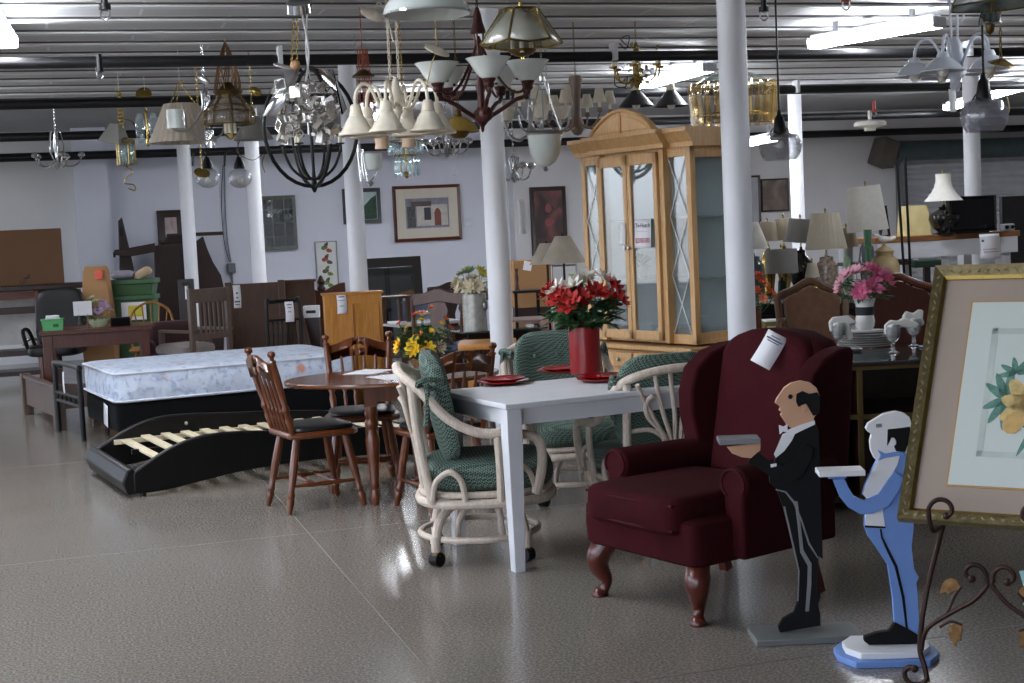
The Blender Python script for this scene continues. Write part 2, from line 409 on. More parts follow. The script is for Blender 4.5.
p = U(870, 126, 15.6); t = thing('ceiling_smoke_detector', 'pale round detector hanging below the red sprinkler', 'detector', p)
obj('body', MB().lathe([(0, .05), (.15, .05), (.17, .03), (.17, 0), (.06, -.02), (.06, -.05), (0, -.05)], n=18), SHADEW, t)
obj('stem', MB().cyl((0, 0, .05), (0, 0, .16), .02), SHADEW, t)
# ================================================================ FOREGROUND : wing chair, cut-out butlers, easel picture
def face_rz(fx, fy): return math.atan2(fx, -fy)         # local -Y turned to (fx, fy)
# ---------------- wing chair
def wing_chair():
    t = thing('wing_armchair', 'burgundy wingback armchair with dark cabriole legs and a paper tag on its back', 'armchair', (.725, 5.70, 0), math.radians(-56))
    t.scale = (1, 1, .975)
    # seat frame (apron)
    obj('apron', MB().pillow((0, .02, .315), (.69, .74, .185), .13, 32, 8), BURG, t)
    # cushion with piped edges
    cu = obj('seat_cushion', MB().pillow((0, -.085, .415), (.56, .62, .16), .22, 36, 10), BURG, t)
    for z in (.365, .462):
        obj('piping', MB().ctube([(-.26, -.375, z), (0, -.39, z), (.26, -.375, z)], .006, 6), BURGD, cu)
    # back : arched slab leaning backwards
    arch = [(-.29, .36), (.29, .36), (.295, .75), (.295, .96), (.24, 1.02), (.13, 1.055), (0, 1.065), (-.13, 1.055), (-.24, 1.02), (-.295, .96), (-.295, .75)]
    sh = Matrix(((1, 0, 0, 0), (0, 1, .20, .27), (0, 0, 1, 0), (0, 0, 0, 1)))
    obj('backrest', MB().prism(arch, .15, sh), BURG, t, bevel=.045, seg=4, smooth=60)
    ib = [(x*.86, .45+(z-.36)*.88) for x, z in arch]
    sh2 = Matrix(((1, 0, 0, 0), (0, 1, .20, .21), (0, 0, 1, 0), (0, 0, 0, 1)))
    obj('back_panel', MB().prism(ib, .10, sh2), BURG, t, bevel=.045, seg=4, smooth=60)
    # wings and arms
    for s in (-1, 1):
        w = [(.45, .40), (.52, .98), (.50, 1.0), (.43, .995), (.33, .965), (.25, .90), (.22, .80), (.22, .70), (.24, .60), (.25, .40)]
        Mx = Matrix.Translation((s*.335, 0, 0)) @ Matrix.Rotation(PI/2, 4, 'Z') @ Matrix(((1, 0, 0, 0), (0, 1, 0, 0), (0, 0, 1, 0), (0, 0, 0, 1)))
        Mx = Matrix(((0, 1, 0, s*.305), (1, 0, 0, 0), (0, 0, 1, 0), (0, 0, 0, 1)))
        # flare outwards towards the front edge
        mb = MB().prism(w, .095, Mx)
        for v in mb.bm.verts: v.co.x += s*(.48-v.co.y)*.12
        obj('wing', mb, BURG, t, bevel=.035, seg=4, smooth=60)
        # arm: panel with rolled top
        prof = []
        for k in range(13):
            a = -PI*.25+k*(PI*1.5)/12
            prof.append((.075*math.cos(a), .53+.065*math.sin(a)))
        prof += [(-.055, .47), (-.05, .24), (.05, .24), (.05, .45)]
        Ma = Matrix.Translation((s*.345, .0, 0)) @ Matrix.Scale(s, 4, (1, 0, 0))
        mb = MB().prism(prof, .52, Ma @ Matrix.Translation((0, .105, 0)))
        for v in mb.bm.verts: v.co.x += s*(-.02-v.co.y)*.06
        obj('arm', mb, BURG, t, bevel=.018, seg=3, smooth=60)
        mb = MB().tube([(s*.345+s*.062*math.cos(a*PI/8-.6)+s*.008, -.157, .53+.055*math.sin(a*PI/8-.6)) for a in range(13)], .005, 6)
        obj('piping', mb, BURGD, t)
        # cabriole front legs
        L = obj('leg', MB().tube(crom([(s*.265, -.265, .24), (s*.295, -.295, .185), (s*.30, -.30, .13), (s*.28, -.28, .07), (s*.285, -.288, .03), (s*.297, -.30, .012), (s*.297, -.30, 0)], 4),
                [.048]*4+[.05, .05, .048, .045]+[.042, .038, .034, .03]+[.026, .023, .021, .02]+[.02, .022, .026, .028]+[.031, .034, .034, .032]+[.032], 12), MAHOG, t)
        obj('leg', MB().bar((s*.26, .30, .24), (s*.27, .36, 0), .045, .045), MAHOG, t, bevel=.006)
    # dust cover hanging under the seat
    pts, f = [], []
    for i in range(14):
        x = -.3+.6*i/13; pts += [(x, .31, .24), (x, .315, .215-.035*random.random())]
    for i in range(13): f.append((2*i, 2*i+1, 2*i+3, 2*i+2))
    obj('dust_cover', MB().raw(pts, f), M('dust_cover_black', '#141013', .95), t, solid=.003)
    return t
wc = wing_chair()
def paper_tag(name, label, M4w, w, h, lines=3, cat='price tag', curl=.02, txt=None, txtcol=None, group=None, marks=None):
    # a slightly curled paper tag standing in its local xz plane, reading from -Y
    t = thing(name, label, cat); t.matrix_world = M4w
    if group: t['group'] = group
    vs, fs = [], []; n = 8
    for i in range(n+1):
        z = -h*i/n
        for x in (-w/2, w/2): vs.append((x+(.06*w*math.sin(3*i/n)), -curl*math.sin(2.2*i/n), z))
    for i in range(n): fs.append((2*i, 2*i+1, 2*i+3, 2*i+2))
    obj('sheet', MB().raw(vs, fs), PAPER, t, solid=.0012)
    if marks:                            # illegible print: short ink lines
        for zf, f, th in marks:
            obj('print_line', MB().box((.03*w, -.003-curl*math.sin(2.2*zf), -h*zf), (w*f, .0008, h*th*.6)), M('faded_ink', '#5b6275', .8), t)
    if txt:
        for k, (s, sz, zf, c) in enumerate(txt):
            text('lettering', s, sz, c, t, upright(.05*w, -.004-curl*math.sin(2.2*zf), -h*zf))
    return t
# tag pinned to the wing chair's back, facing the viewer
p = U(778, 334, 5.82)
paper_tag('price_tag', 'white price slip pinned to the burgundy wing chair back', Matrix.Translation(p) @ Matrix.Rotation(math.radians(-28), 4, 'Z') @ Matrix.Rotation(math.radians(28), 4, 'Y') @ Matrix.Rotation(math.radians(-14), 4, 'X'), .088, .145,
          marks=((.12, .5, .05), (.2, .8, .08), (.27, .6, .05)), curl=.02)
# ---------------- plywood butlers: outlines are in metres about the foot of each figure
def plate_poly(pts, o, s): return [((x-o[0]+.035*(o[1]-y))*s, (o[1]-y)*s) for x, y in pts]
BUTK = M('butler_black_paint', '#08080a', .65, var=.1, spec=.25); BUTS = M('butler_skin_paint', '#c89c7c', .5, var=.04); BUTW = M('butler_white_paint', '#e4e5e7', .5, var=.03)
BUTB = M('butler_blue_paint', '#6f93d2', .5, var=.04); BUTG = M('butler_grey_paint', '#77787a', .55, var=.06)
def butler(name, label, foot, s, o, rz, plates, bulk):
    t = thing(name, label, 'wooden butler', foot, rz)
    R = Matrix.Identity(4)
    for nm, poly, mat, dy, th in plates:
        M4 = Matrix.Translation((0, dy, 0))
        obj(nm, MB().prism(plate_poly(poly, o, s), th, M4), mat, t, smooth=30, bevel=.0012, seg=1)
    return t
k = 2.113
# black tailcoat butler
Y1 = 5.12; s1 = Y1/1450/k*1.0; o1 = (205, 572)
tail = [(196, 140), (232, 124), (240, 140), (243, 200), (246, 300), (250, 418), (241, 410), (240, 470), (245, 498), (240, 515), (245, 534), (246, 560), (160, 572), (156, 560), (166, 543), (190, 530), (198, 505), (200, 440), (192, 395), (178, 350), (165, 300), (152, 262), (138, 250), (137, 238), (150, 196), (172, 168)]
arm = [(93, 196), (112, 180), (136, 201), (168, 214), (196, 190), (214, 170), (228, 178), (225, 200), (205, 236), (178, 250), (145, 240), (112, 214), (93, 206)]
head = [(174, 128), (160, 106), (163, 101), (157, 96), (160, 91), (157, 86), (149, 80), (152, 71), (160, 60), (168, 48), (182, 39), (202, 35), (222, 40), (235, 51), (242, 68), (243, 88), (240, 104), (231, 112), (228, 124), (205, 134), (185, 136)]
hair = [(193, 62), (205, 56), (220, 63), (236, 60), (242, 70), (243, 90), (240, 106), (228, 110), (222, 100), (214, 84), (204, 86), (197, 90), (192, 78)]
ear = [(205, 86), (212, 83), (216, 90), (214, 99), (208, 101), (204, 95)]
eye = [(177, 63), (182, 62), (185, 67), (183, 72), (178, 72), (175, 68)]
shirt = [(164, 146), (196, 134), (184, 160), (168, 182), (150, 196), (146, 188), (156, 165)]
collar = [(172, 138), (200, 128), (231, 119), (232, 128), (200, 142), (178, 152)]
bow = [(156, 126), (166, 130), (174, 124), (174, 142), (165, 140), (158, 146)]
hand = [(47, 168), (72, 166), (118, 162), (117, 178), (98, 194), (78, 191), (58, 182)]
cuff = [(138, 208), (151, 206), (151, 213), (139, 215)]
stripe = [(190, 290), (196, 290), (203, 340), (209, 395), (226, 425), (226, 470), (221, 528), (213, 528), (217, 470), (218, 430), (202, 400), (196, 340)]
coatline = [(150, 262), (172, 268), (190, 290), (206, 330), (222, 380), (240, 412), (239, 415), (219, 384), (203, 334), (187, 294), (170, 271), (150, 265)]
legline = [(166, 300), (170, 300), (188, 380), (201, 440), (199, 505), (196, 505), (198, 440), (184, 380)]
th = .022
foot1 = G(801, 637); foot1.z = .022
B1 = butler('butler_cutout', 'black tailcoat butler figure of painted plywood holding out a grey tray', foot1, s1, o1, math.radians(-3), (
    ('coat_and_trousers', tail, BUTK, 0, th), ('sleeve', arm, BUTK, -.016, .012), ('head', head, BUTS, .0006, th), ('hair', hair, BUTK, -.0125, .003),
    ('ear', ear, BUTS, -.0145, .003), ('eye', eye, BUTK, -.0125, .003), ('shirt_front', shirt, BUTW, -.0125, .003), ('collar', collar, BUTW, -.014, .004), ('bow_tie', bow, BUTW, -.015, .006),
    ('hand', hand, BUTS, -.016, .012), ('cuff', cuff, BUTW, -.0232, .002), ('trouser_stripe', stripe, BUTG, -.0125, .002), ('coat_edge_line', coatline, BUTG, -.0122, .002), ('leg_line', legline, BUTG, -.0122, .0015)), 0)
zc = (572-160)*s1
obj('tray', MB().box(((73-205+14)*s1, -.0, zc+.008), (.14*1.02, .11, .018)), BUTG, B1, bevel=.002)
obj('base', MB().box(((212-205)*s1, .0, -.011), (.375, .19, .022), Euler((0, 0, math.radians(4)))), M('base_grey', '#6c6f6d', .6, var=.08), B1, bevel=.003)
# blue tailcoat butler
Y2 = 4.80; s2 = Y2/1450/k; o2 = (405, 602)
body = [(425, 186), (434, 196), (437, 225), (440, 262), (447, 320), (448, 352), (444, 392), (450, 440), (460, 458), (455, 470), (458, 500), (464, 590), (448, 602), (410, 566), (405, 500), (394, 430), (370, 392), (352, 366), (344, 344), (345, 320), (352, 300), (350, 285), (340, 275), (345, 255), (358, 225), (368, 205), (380, 188)]
whead = [(345, 133), (350, 122), (362, 115), (382, 103), (408, 98), (426, 103), (437, 112), (442, 128), (440, 150), (436, 172), (430, 194), (405, 200), (372, 206), (363, 196), (356, 180), (354, 160), (358, 146), (350, 140)]
wshirt = [(372, 200), (418, 192), (412, 214), (396, 242), (380, 288), (384, 320), (388, 346), (346, 342), (345, 320), (352, 300), (350, 285), (340, 275), (345, 255), (358, 225)]
whair = [(391, 136), (420, 134), (438, 132), (438, 152), (434, 170), (428, 186), (409, 184), (404, 172), (410, 164), (405, 155), (399, 154), (396, 162), (390, 172)]
wear = [(397, 158), (402, 154), (408, 159), (409, 168), (403, 174), (397, 170)]
weye = [(366, 124), (378, 123), (379, 131), (367, 132)]
wbow = [(370, 179), (386, 188), (404, 185), (426, 185), (426, 192), (402, 195), (386, 197), (371, 203), (376, 191)]
warm = [(276, 240), (300, 238), (309, 258), (320, 276), (342, 286), (372, 274), (392, 244), (406, 226), (424, 240), (416, 266), (394, 300), (360, 316), (334, 316), (308, 300), (290, 276)]
wshoe = [(345, 585), (372, 576), (398, 573), (410, 554), (438, 570), (466, 588), (466, 604), (355, 602), (345, 594)]
wleg = [(376, 350), (380, 350), (383, 368), (396, 395), (414, 432), (430, 500), (438, 572), (433, 570), (424, 500), (408, 434), (391, 398), (379, 370)]
wbelt = [(344, 341), (388, 345), (388, 349), (345, 346)]
foot2 = G(892, 656); foot2.z = .045
B2 = butler('butler_cutout', 'blue tailcoat butler figure of painted plywood holding out a white tray', foot2, s2, o2, math.radians(-4), (
    ('coat_and_trousers', body, BUTB, 0, th), ('head', whead, BUTW, .0006, th), ('shirt_front', wshirt, BUTW, -.0125, .003), ('hair', whair, BUTK, -.0125, .003), ('ear', wear, BUTW, -.0145, .003),
    ('eye', weye, BUTG, -.0125, .0024), ('bow_tie', wbow, BUTB, -.0145, .004), ('sleeve', warm, BUTB, -.016, .012), ('shoe', wshoe, BUTK, -.004, .026), ('leg_line', wleg, BUTK, -.0125, .002), ('waist_line', wbelt, BUTK, -.0145, .002)), 0)
zc = (602-232)*s2
obj('hand_block', MB().box(((286-405+13)*s2, 0, zc-.004), (.06, .03, .012)), BUTB, B2, bevel=.002)
obj('tray', MB().box(((293-405+13)*s2, 0, zc+.012), (.152, .10, .018)), BUTW, B2, bevel=.002)
def octo(a, b_): 
    c = .35
    return [(-a, -b_*c), (-a, b_*c), (-a*.72, b_), (a*.72, b_), (a, b_*c), (a, -b_*c), (a*.72, -b_), (-a*.72, -b_)]
Fl = Matrix(((1, 0, 0, 0), (0, 0, 1, 0), (0, 1, 0, 0), (0, 0, 0, 1)))
obj('lower_base', MB().prism(octo(.168, .13), .022, Matrix.Translation((-.02, 0, -.034)) @ Fl), BUTB, B2, bevel=.003)
obj('upper_base', MB().prism(octo(.14, .105), .022, Matrix.Translation((-.02, 0, -.012)) @ Fl), BUTW, B2, bevel=.003)
# ---------------- picture on easel
BL = U(898, 521, 4.55)
u = V((.843, -.537, 0)).normalized(); nrm = V((-u.y, u.x, 0))       # nrm points away from the viewer
lean = math.radians(32)
wv = (V((0, 0, 1))*math.cos(lean)+nrm*math.sin(lean)); back = u.cross(wv) # normal
if back.y < 0: back = -back
PW, PH = .82, .915
MP = Matrix((u, back, wv)).transposed().to_4x4(); MP.translation = BL+u*(PW/2)
pf = thing('framed_picture', 'large gilt framed fruit and flower print leaning on the iron easel', 'picture'); pf.matrix_world = MP
GILT = M('gilt_frame', '#847651', .5, .45, var=.3, vs=40, bmp=.4); GILT2 = M('gilt_pale', '#8f8566', .5, .4, var=.25, vs=60, bmp=.4)
FWD = .037
mb = MB(); mo = MB()
def frame_ring(mb, w, h, fw, y0, y1):
    # mitred frame with local x -w/2..w/2, z 0..h
    for (a, c) in ((0, 0), ):
        o = [(-w/2, 0), (w/2, 0), (w/2, h), (-w/2, h)]; i = [(-w/2+fw, fw), (w/2-fw, fw), (w/2-fw, h-fw), (-w/2+fw, h-fw)]
        vs = [(x, y1, z) for x, z in o]+[(x, y0, z) for x, z in [(p[0]*(1-.25*fw/w), p[1]) for p in o]]+[(x, (y0+y1)/2-.002, z) for x, z in i]+[(x, y1, z) for x, z in i]
        fs = []
        for k_ in range(4):
            k2 = (k_+1) % 4
            fs += [(k_, k2, 4+k2, 4+k_), (4+k_, 4+k2, 8+k2, 8+k_), (8+k_, 8+k2, 12+k2, 12+k_), (12+k_, 12+k2, k2, k_)]
        mb.raw(vs, fs)
    return mb
obj('frame', frame_ring(mb, PW, PH, FWD, -.03, .01), GILT, pf)
mb = MB()
for z in (.018, PH-.018):
    x = -PW/2+.03
    while x < PW/2-.03: mb.ball((x, -.020, z), .009, 6, (1.4, .5, .6), Euler((0, random.choice((-.6, .6)), 0))); x += .03
for xs in (-PW/2+.018, PW/2-.018):
    z = .03
    while z < PH-.03: mb.ball((xs, -.020, z), .009, 6, (.6, .5, 1.4), Euler((0, random.choice((-.6, .6)), 0))); z += .03
obj('carved_ornament', mb, GILT2, pf)
obj('inner_lip', frame_ring(MB(), PW-2*FWD+.006, PH-2*FWD+.006, .010, -.016, .004), BRASS, pf, M4=Matrix.Translation((0, 0, FWD-.003)))
obj('mat_board', MB().box((0, .002, PH/2), (PW-.06, .006, PH-.06)), M('taupe_mat', '#a59689', .9, var=.05, vs=5), pf)
mat_w = .105
iw, ih = PW-2*FWD-2*mat_w, PH-2*FWD-2*mat_w+.02
obj('mat_bevel', MB().box((0, -.002, PH/2), (iw+.012, .004, ih+.012)), M('mat_gold_line', '#b08a58', .6), pf)
pr = obj('print', MB().box((0, -.0045, PH/2), (iw, .003, ih)), M('print_paper', '#cbd5cf', .75, var=.03, vs=3), pf)
# pressed border line and botanical print, flat coloured shapes
def flat(nm, polys, mat, y):
    mb = MB()
    for pl in polys: mb.prism(pl, .0006, Matrix.Translation((0, y, PH/2)))
    obj(nm, mb, mat, pr)
bw, bh = iw*.72, ih*.70
flat('pressed_border', [[(-bw/2, -bh/2), (bw/2, -bh/2), (bw/2, -bh/2+.02), (-bw/2, -bh/2+.02)], [(-bw/2, bh/2-.02), (bw/2, bh/2-.02), (bw/2, bh/2), (-bw/2, bh/2)], [(-bw/2, -bh/2), (-bw/2+.02, -bh/2), (-bw/2+.02, bh/2), (-bw/2, bh/2)], [(bw/2-.02, -bh/2), (bw/2, -bh/2), (bw/2, bh/2), (bw/2-.02, bh/2)]], M('print_border', '#bcc6bf', .8), -.0064)
def petal(cx, cz, a, L, w, n=10):
    out = []
    for i in range(n):
        t_ = 2*PI*i/n; x = L/2*(1+math.cos(t_)); z = w/2*math.sin(t_)*(1-.25*math.cos(t_))
        out.append((cx+x*math.cos(a)-z*math.sin(a), cz+x*math.sin(a)+z*math.cos(a)))
    return out
ox = -.03; oz = -.045
flat('painted_leaves', [petal(ox-.09, oz+.02, a, l, .028) for a, l in ((2.0, .10), (2.5, .09), (1.5, .11), (3.6, .08), (4.2, .10), (4.7, .11), (5.3, .12))] + [petal(ox-.07, oz+.11, a, .06, .02) for a in (.3, 1.0, 1.8, 2.6, 3.3)] + [petal(ox+.06, oz+.17, a, .09, .04) for a in (.2, .9)] + [petal(ox+.02, oz-.04, a, .15, .02) for a in (4.3, 4.9, 5.4)], M('print_green', '#5f8a7c', .8, var=.3, vs=60), -.0066)
flat('painted_cream_flowers', [petal(ox+.0+.01*math.sin(i), oz+.05+.022*i, a, .035, .02) for i in range(9) for a in (.4, 2.6)], M('print_cream', '#cdc9a5', .8), -.0069)
flat('painted_yellow_petals', [petal(ox-.02, oz+.0, a, l, .055) for a, l in ((2.9, .09), (2.2, .11), (1.5, .10), (.9, .13), (.4, .12), (3.7, .10), (4.4, .08))], M('print_yellow', '#cdb478', .8, var=.2, vs=40), -.0072)
flat('painted_plum', [petal(ox+.05, oz+.13, .3, .085, .08)], M('print_plum', '#6d7a80', .8, var=.25, vs=30), -.0075)
flat('painted_pear', [petal(ox-.075, oz-.10, 1.2, .085, .06)], M('print_pear', '#c9a66a', .8, var=.15, vs=30), -.0077)
# easel
ez = thing('wrought_iron_easel', 'wrought iron display easel with scroll feet holding the large print', 'easel')
HC = BL+u*(PW/2); HC.z = 0
base_in = -nrm*.06
EM = Matrix((u, nrm, V((0, 0, 1)))).transposed().to_4x4(); EM.translation = V((BL.x, BL.y, 0))+u*.295
ez.matrix_world = EM
zb = BL.z
xa = .165
def scroll(cx, cz, r0, r1, a0, a1, n=16):
    return [(cx+(r0+(r1-r0)*i/n)*math.cos(a0+(a1-a0)*i/n), cz+(r0+(r1-r0)*i/n)*math.sin(a0+(a1-a0)*i/n)) for i in range(n+1)]
for s in (-1, 1):
    # local x, y (toward rear), z.  front leg with hook on top and scroll foot
    X = lambda x: s*x
    leg = [(xa-.03, .225, zb+.27), (xa, .035, zb-.02), (xa+.03, -.04, zb-.20), (xa+.055, -.05, .14), (xa+.04, -.055, .07), (xa+.03, -.06, .025)]
    P = [(X(a), b_, c) for a, b_, c in leg]
    sp = scroll(xa+.075, .045, .045, .016, PI*1.05, PI*1.05+PI*1.55)
    P = crom(P, 5)+[(X(a), -.06, c) for a, c in sp]
    lg = obj('leg', MB().tube(P, .0085, 8), IRON, ez)
    obj('scroll_end', MB().ball((P[-1].x if isinstance(P[-1], Vector) else P[-1][0], -.06, P[-1][2]), .013, 8), IRON, lg)
    hk = [(X(xa), .0, zb-.015), (X(xa+.005), -.05, zb-.012), (X(xa+.01), -.062, zb+.02)]+[(X(xa-.035+.0*0+a), -.066, zb+c) for a, c in scroll(.0, .055, .047, .016, PI*.0, PI*1.35)]
    hh = obj('picture_hook', MB().ctube(hk, .0075, 8, 3), IRON, ez); e = hk[-1]
    obj('scroll_end', MB().ball(e, .012, 8), IRON, hh)
    # vine from the foot to the middle scroll
    vine = [(xa+.05, -.05, .12), (xa+.03, -.05, .19), (xa-.055, -.05, .255), (.05, -.05, .295), (.008, -.05, .345)]
    vine = [(X(a), b_, c) for a, b_, c in vine]+[(X(.05+a), -.05, .375+c) for a, c in scroll(0, 0, .042, .014, PI*1.1, PI*1.1-PI*1.5)]
    vo = obj('vine_scroll', MB().ctube(vine, .0075, 8, 4), IRON, ez)
    obj('scroll_end', MB().ball(vine[-1], .013, 8), IRON, vo)
    for (a, c, dx, dz, ll) in ((xa-.03, .235, -.03, .10, .05), (xa-.01, .20, -.05, .015, .06)):
        st = [(X(a), -.05, c), (X(a-.015+dx*.4), -.052, c+dz*.5+.015), (X(a-.02+dx), -.055, c+dz)]
        so = obj('leaf_stem', MB().ctube(st, .005, 6), IRON, ez)
        tip = V(st[-1]); sg = 1 if dz > .05 else 1
        lf = [(0, 0), (.012, .02), (.03, .026), (.05, .016), (.062, -.008), (.068, -.03), (.05, -.02), (.04, -.028), (.025, -.016), (.012, -.012)]
        ang = .0 if dz > .05 else -.9
        lp = [(X(x*math.cos(ang)-z*math.sin(ang)), x*math.sin(ang)+z*math.cos(ang)) for x, z in lf]
        mb = MB().prism(lp, .006, Matrix.Translation(tip)); obj('leaf', mb, LEAFG, so, bevel=.002)
obj('rear_leg', MB().ctube([(0.03, .232, zb+.265), (.05, .32, zb+.1), (.10, .46, .25), (.12, .56, .0)], .009, 8), BMET, ez)
obj('cross_bar', MB().cyl((-xa+.03, .225, zb+.265), (xa-.03, .225, zb+.265), .008), IRON, ez)
p = U(1024, 588, 4.7)
paper_tag('price_card', 'pale teal card hanging from the iron easel at the picture edge', Matrix.Translation(p+V((0.01, 0, .06))) @ Matrix.Rotation(.3, 4, 'Z'), .06, .11)
PAPER_T = M('paper_teal', '#a9d3d3', .8)
for c in bpy.data.objects:
    if c.parent and c.parent.name.startswith('price_card'): c.data.materials[0] = PAPER_T
# ================================================================ MIDDLE : white table, rattan chairs, colonial set, beds
# ---------------- white table
TF, TL_ = V((-.04, 6.21, 0)), V((-.41, 7.01, 0))
wy = (TL_-TF).normalized(); wx = V((wy.y, -wy.x, 0)); TLn, TWd = 1.18, .75
tc = TF+wx*(TLn/2)+wy*(TWd/2)
wt = thing('white_dining_table', 'white painted rectangular dining table with square tapered legs', 'table', tc, math.atan2(wx.y, wx.x))
obj('tabletop', MB().box((0, 0, .7325), (TLn, TWd, .025)), WHITE, wt, bevel=.004)
for sy in (-1, 1): obj('apron', MB().box((0, sy*(TWd/2-.045), .6825), (TLn-.16, .022, .075)), WHITE, wt)
for sx in (-1, 1): obj('apron', MB().box((sx*(TLn/2-.045), 0, .6825), (.022, TWd-.16, .075)), WHITE, wt)
for sx in (-1, 1):
    for sy in (-1, 1):
        cx, cy = sx*(TLn/2-.042), sy*(TWd/2-.042); w0, w1 = .036, .025
        vs = [(cx+a*w_, cy+b_*w_, z) for z, w_ in ((.72, w0), (.58, w0), (0, w1)) for a, b_ in ((-1, -1), (1, -1), (1, 1), (-1, 1))]
        fs = [(3, 2, 1, 0), (8, 9, 10, 11)]+[(r*4+k_, r*4+(k_+1) % 4, r*4+4+(k_+1) % 4, r*4+4+k_) for r in (0, 1) for k_ in range(4)]
        obj('leg', MB().raw(vs, fs), WHITE, wt, bevel=.003)
TZ = .745
# ---------------- plates
RED = M('red_glaze', '#8f1018', .12, var=.05, coat=.4); REDD = M('red_vase_glaze', '#8a161a', .3, var=.1, coat=.2)
def plate(px, py, label, n=2):
    p = G(px, py, TZ); t = thing('red_dinner_plate', label, 'plate', (p.x, p.y, TZ), 0, 'red plates on the white table')
    for i in range(n):
        z = i*.011; r = .128-.02*i
        obj('dish', MB().lathe([(0, z+.003), (r*.6, z), (r, z+.016), (r+.003, z+.019), (r, z+.021), (r*.62, z+.008), (0, z+.008)], n=36), RED, t)
    return t
plate(503, 384, 'red plates at the near left corner of the white table')
plate(562, 373, 'red plates behind the red vase on the white table, left side')
plate(603, 381, 'red plates beside the red vase, next to the right rattan chair', 2)
# ---------------- flowers
def blossom(mb, c, r, n=6, up=V((0, 0, 1)), cup=.4, wd=.45):
    up = up.normalized(); x = up.orthogonal().normalized(); y = up.cross(x); o = random.random()*6
    for layer in (0, 1):
        for k_ in range(n):
            a = o+2*PI*(k_+.5*layer)/n; d = x*math.cos(a)+y*math.sin(a); sd = up.cross(d); R = r*(1-.3*layer); cu = cup+.45*layer
            q = [c, c+d*R*.5+sd*R*wd*.6+up*R*cu*.35, c+d*R*.85+sd*R*wd*.35+up*R*cu*.8, c+d*R+up*R*cu, c+d*R*.85-sd*R*wd*.35+up*R*cu*.8, c+d*R*.5-sd*R*wd*.6+up*R*cu*.35]
            mb.raw(q, [(0, 1, 2), (0, 2, 3), (0, 3, 4), (0, 4, 5)])
def leafblade(mb, c, d, L, w):
    d = d.normalized(); s = d.cross(V((0, 0, 1))); s = s.normalized() if s.length > .01 else V((1, 0, 0)); upv = s.cross(d)
    q = [c, c+d*L*.35+s*w/2, c+d*L*.35-s*w/2, c+d*L*.7+s*w*.38-upv*L*.05, c+d*L*.7-s*w*.38-upv*L*.05, c+d*L-upv*L*.16, c+d*L*.35-upv*w*.15, c+d*L*.7-upv*(L*.05+w*.15)]
    mb.raw(q, [(0, 1, 6), (0, 6, 2), (1, 3, 7, 6), (6, 7, 4, 2), (3, 5, 7), (7, 5, 4)])
def bouquet(name, label, loc, base_z, specs, spread, height, leafn, leafL, leafmat=None, parts=None, group=None, seed=1):
    """specs: (part name, material, radius, petals, list of (angle, r fraction, z fraction))"""
    random.seed(seed); t = thing(name, label, 'flowers', loc, 0, group)
    st, lf = MB(), MB(); z0 = -.05
    for nm, mat, r, n, pts in specs:
        for (a, rf, zf) in pts:
            p = V((math.cos(a)*rf*spread, math.sin(a)*rf*spread, zf*height)); b0 = V((p.x*.1, p.y*.1, z0))
            st.ctube([b0, (b0+p)/2+V((p.x*.15, p.y*.15, 0)), p], .0025, 5, 3)
            mb = MB(); upv = (p-V((0, 0, height*.15))).normalized(); blossom(mb, p, r, n, upv)
            mb.ball(p+upv*r*.15, r*.22, 6)
            obj(nm, mb, mat, t, smooth=60)
    for i in range(leafn):
        a = random.random()*2*PI; rf = math.sqrt(random.random()); zf = random.random()**1.2
        c = V((math.cos(a)*rf*spread*.8, math.sin(a)*rf*spread*.8, height*(.05+.68*zf*(1-.25*rf))))
        leafblade(lf, c, V((math.cos(a), math.sin(a), random.uniform(-.3, .7))), leafL*random.uniform(.7, 1.2), leafL*.42)
    obj('stems', st, STEM, t); obj('leaves', lf, leafmat or LEAF, t, smooth=80); return t
random.seed(3)
vp = G(586, 378, TZ)
vz = thing('red_glass_vase', 'tall red cylinder vase on the white table', 'vase', (vp.x, vp.y, TZ))
obj('foot', MB().lathe([(0, 0), (.028, 0), (.03, .014), (.036, .024), (0, .024)], n=18), CLEAR, vz)
obj('body', MB().lathe([(0, .022), (.07, .022), (.076, .03), (.078, .255), (.074, .26), (.071, .255), (.069, .05), (0, .05)], n=32), REDD, vz)
PR = PETAL('red', '#ae2019'); PWt = PETAL('white', '#e3dfd3'); PY = PETAL('yellow', '#e0b521'); PO = PETAL('orange', '#c9501f'); PK = PETAL('pink', '#d46c92'); PKL = PETAL('pale_pink', '#dba4b2'); PCR = PETAL('cream', '#d8ccb0'); PLV = PETAL('lavender', '#b59bb8'); PG = PETAL('greenish', '#a9bd93')
bouquet('red_lily_bouquet', 'red and white artificial flowers standing in the red vase', (vp.x, vp.y, TZ+.255), 0, (
    ('red_flower', PR, .075, 8, [(4.6, .55, .62), (3.7, .85, .68), (5.4, .6, .75), (6.0, .95, .88), (3.0, 1.0, .80), (.6, 1.0, .55), (4.2, .9, .56), (2.0, .6, .7), (6.1, 1.12, .6)]),
    ('white_flower', PWt, .07, 5, [(4.0, .5, .92), (3.4, .85, .86), (5.6, .25, 1.12), (5.9, .7, 1.05), (1.5, .5, 1.0)]),
    ('bud', PG, .03, 4, [(3.6, .35, 1.15), (4.9, .15, .97)])), .16, .22, 200, .10, seed=4)
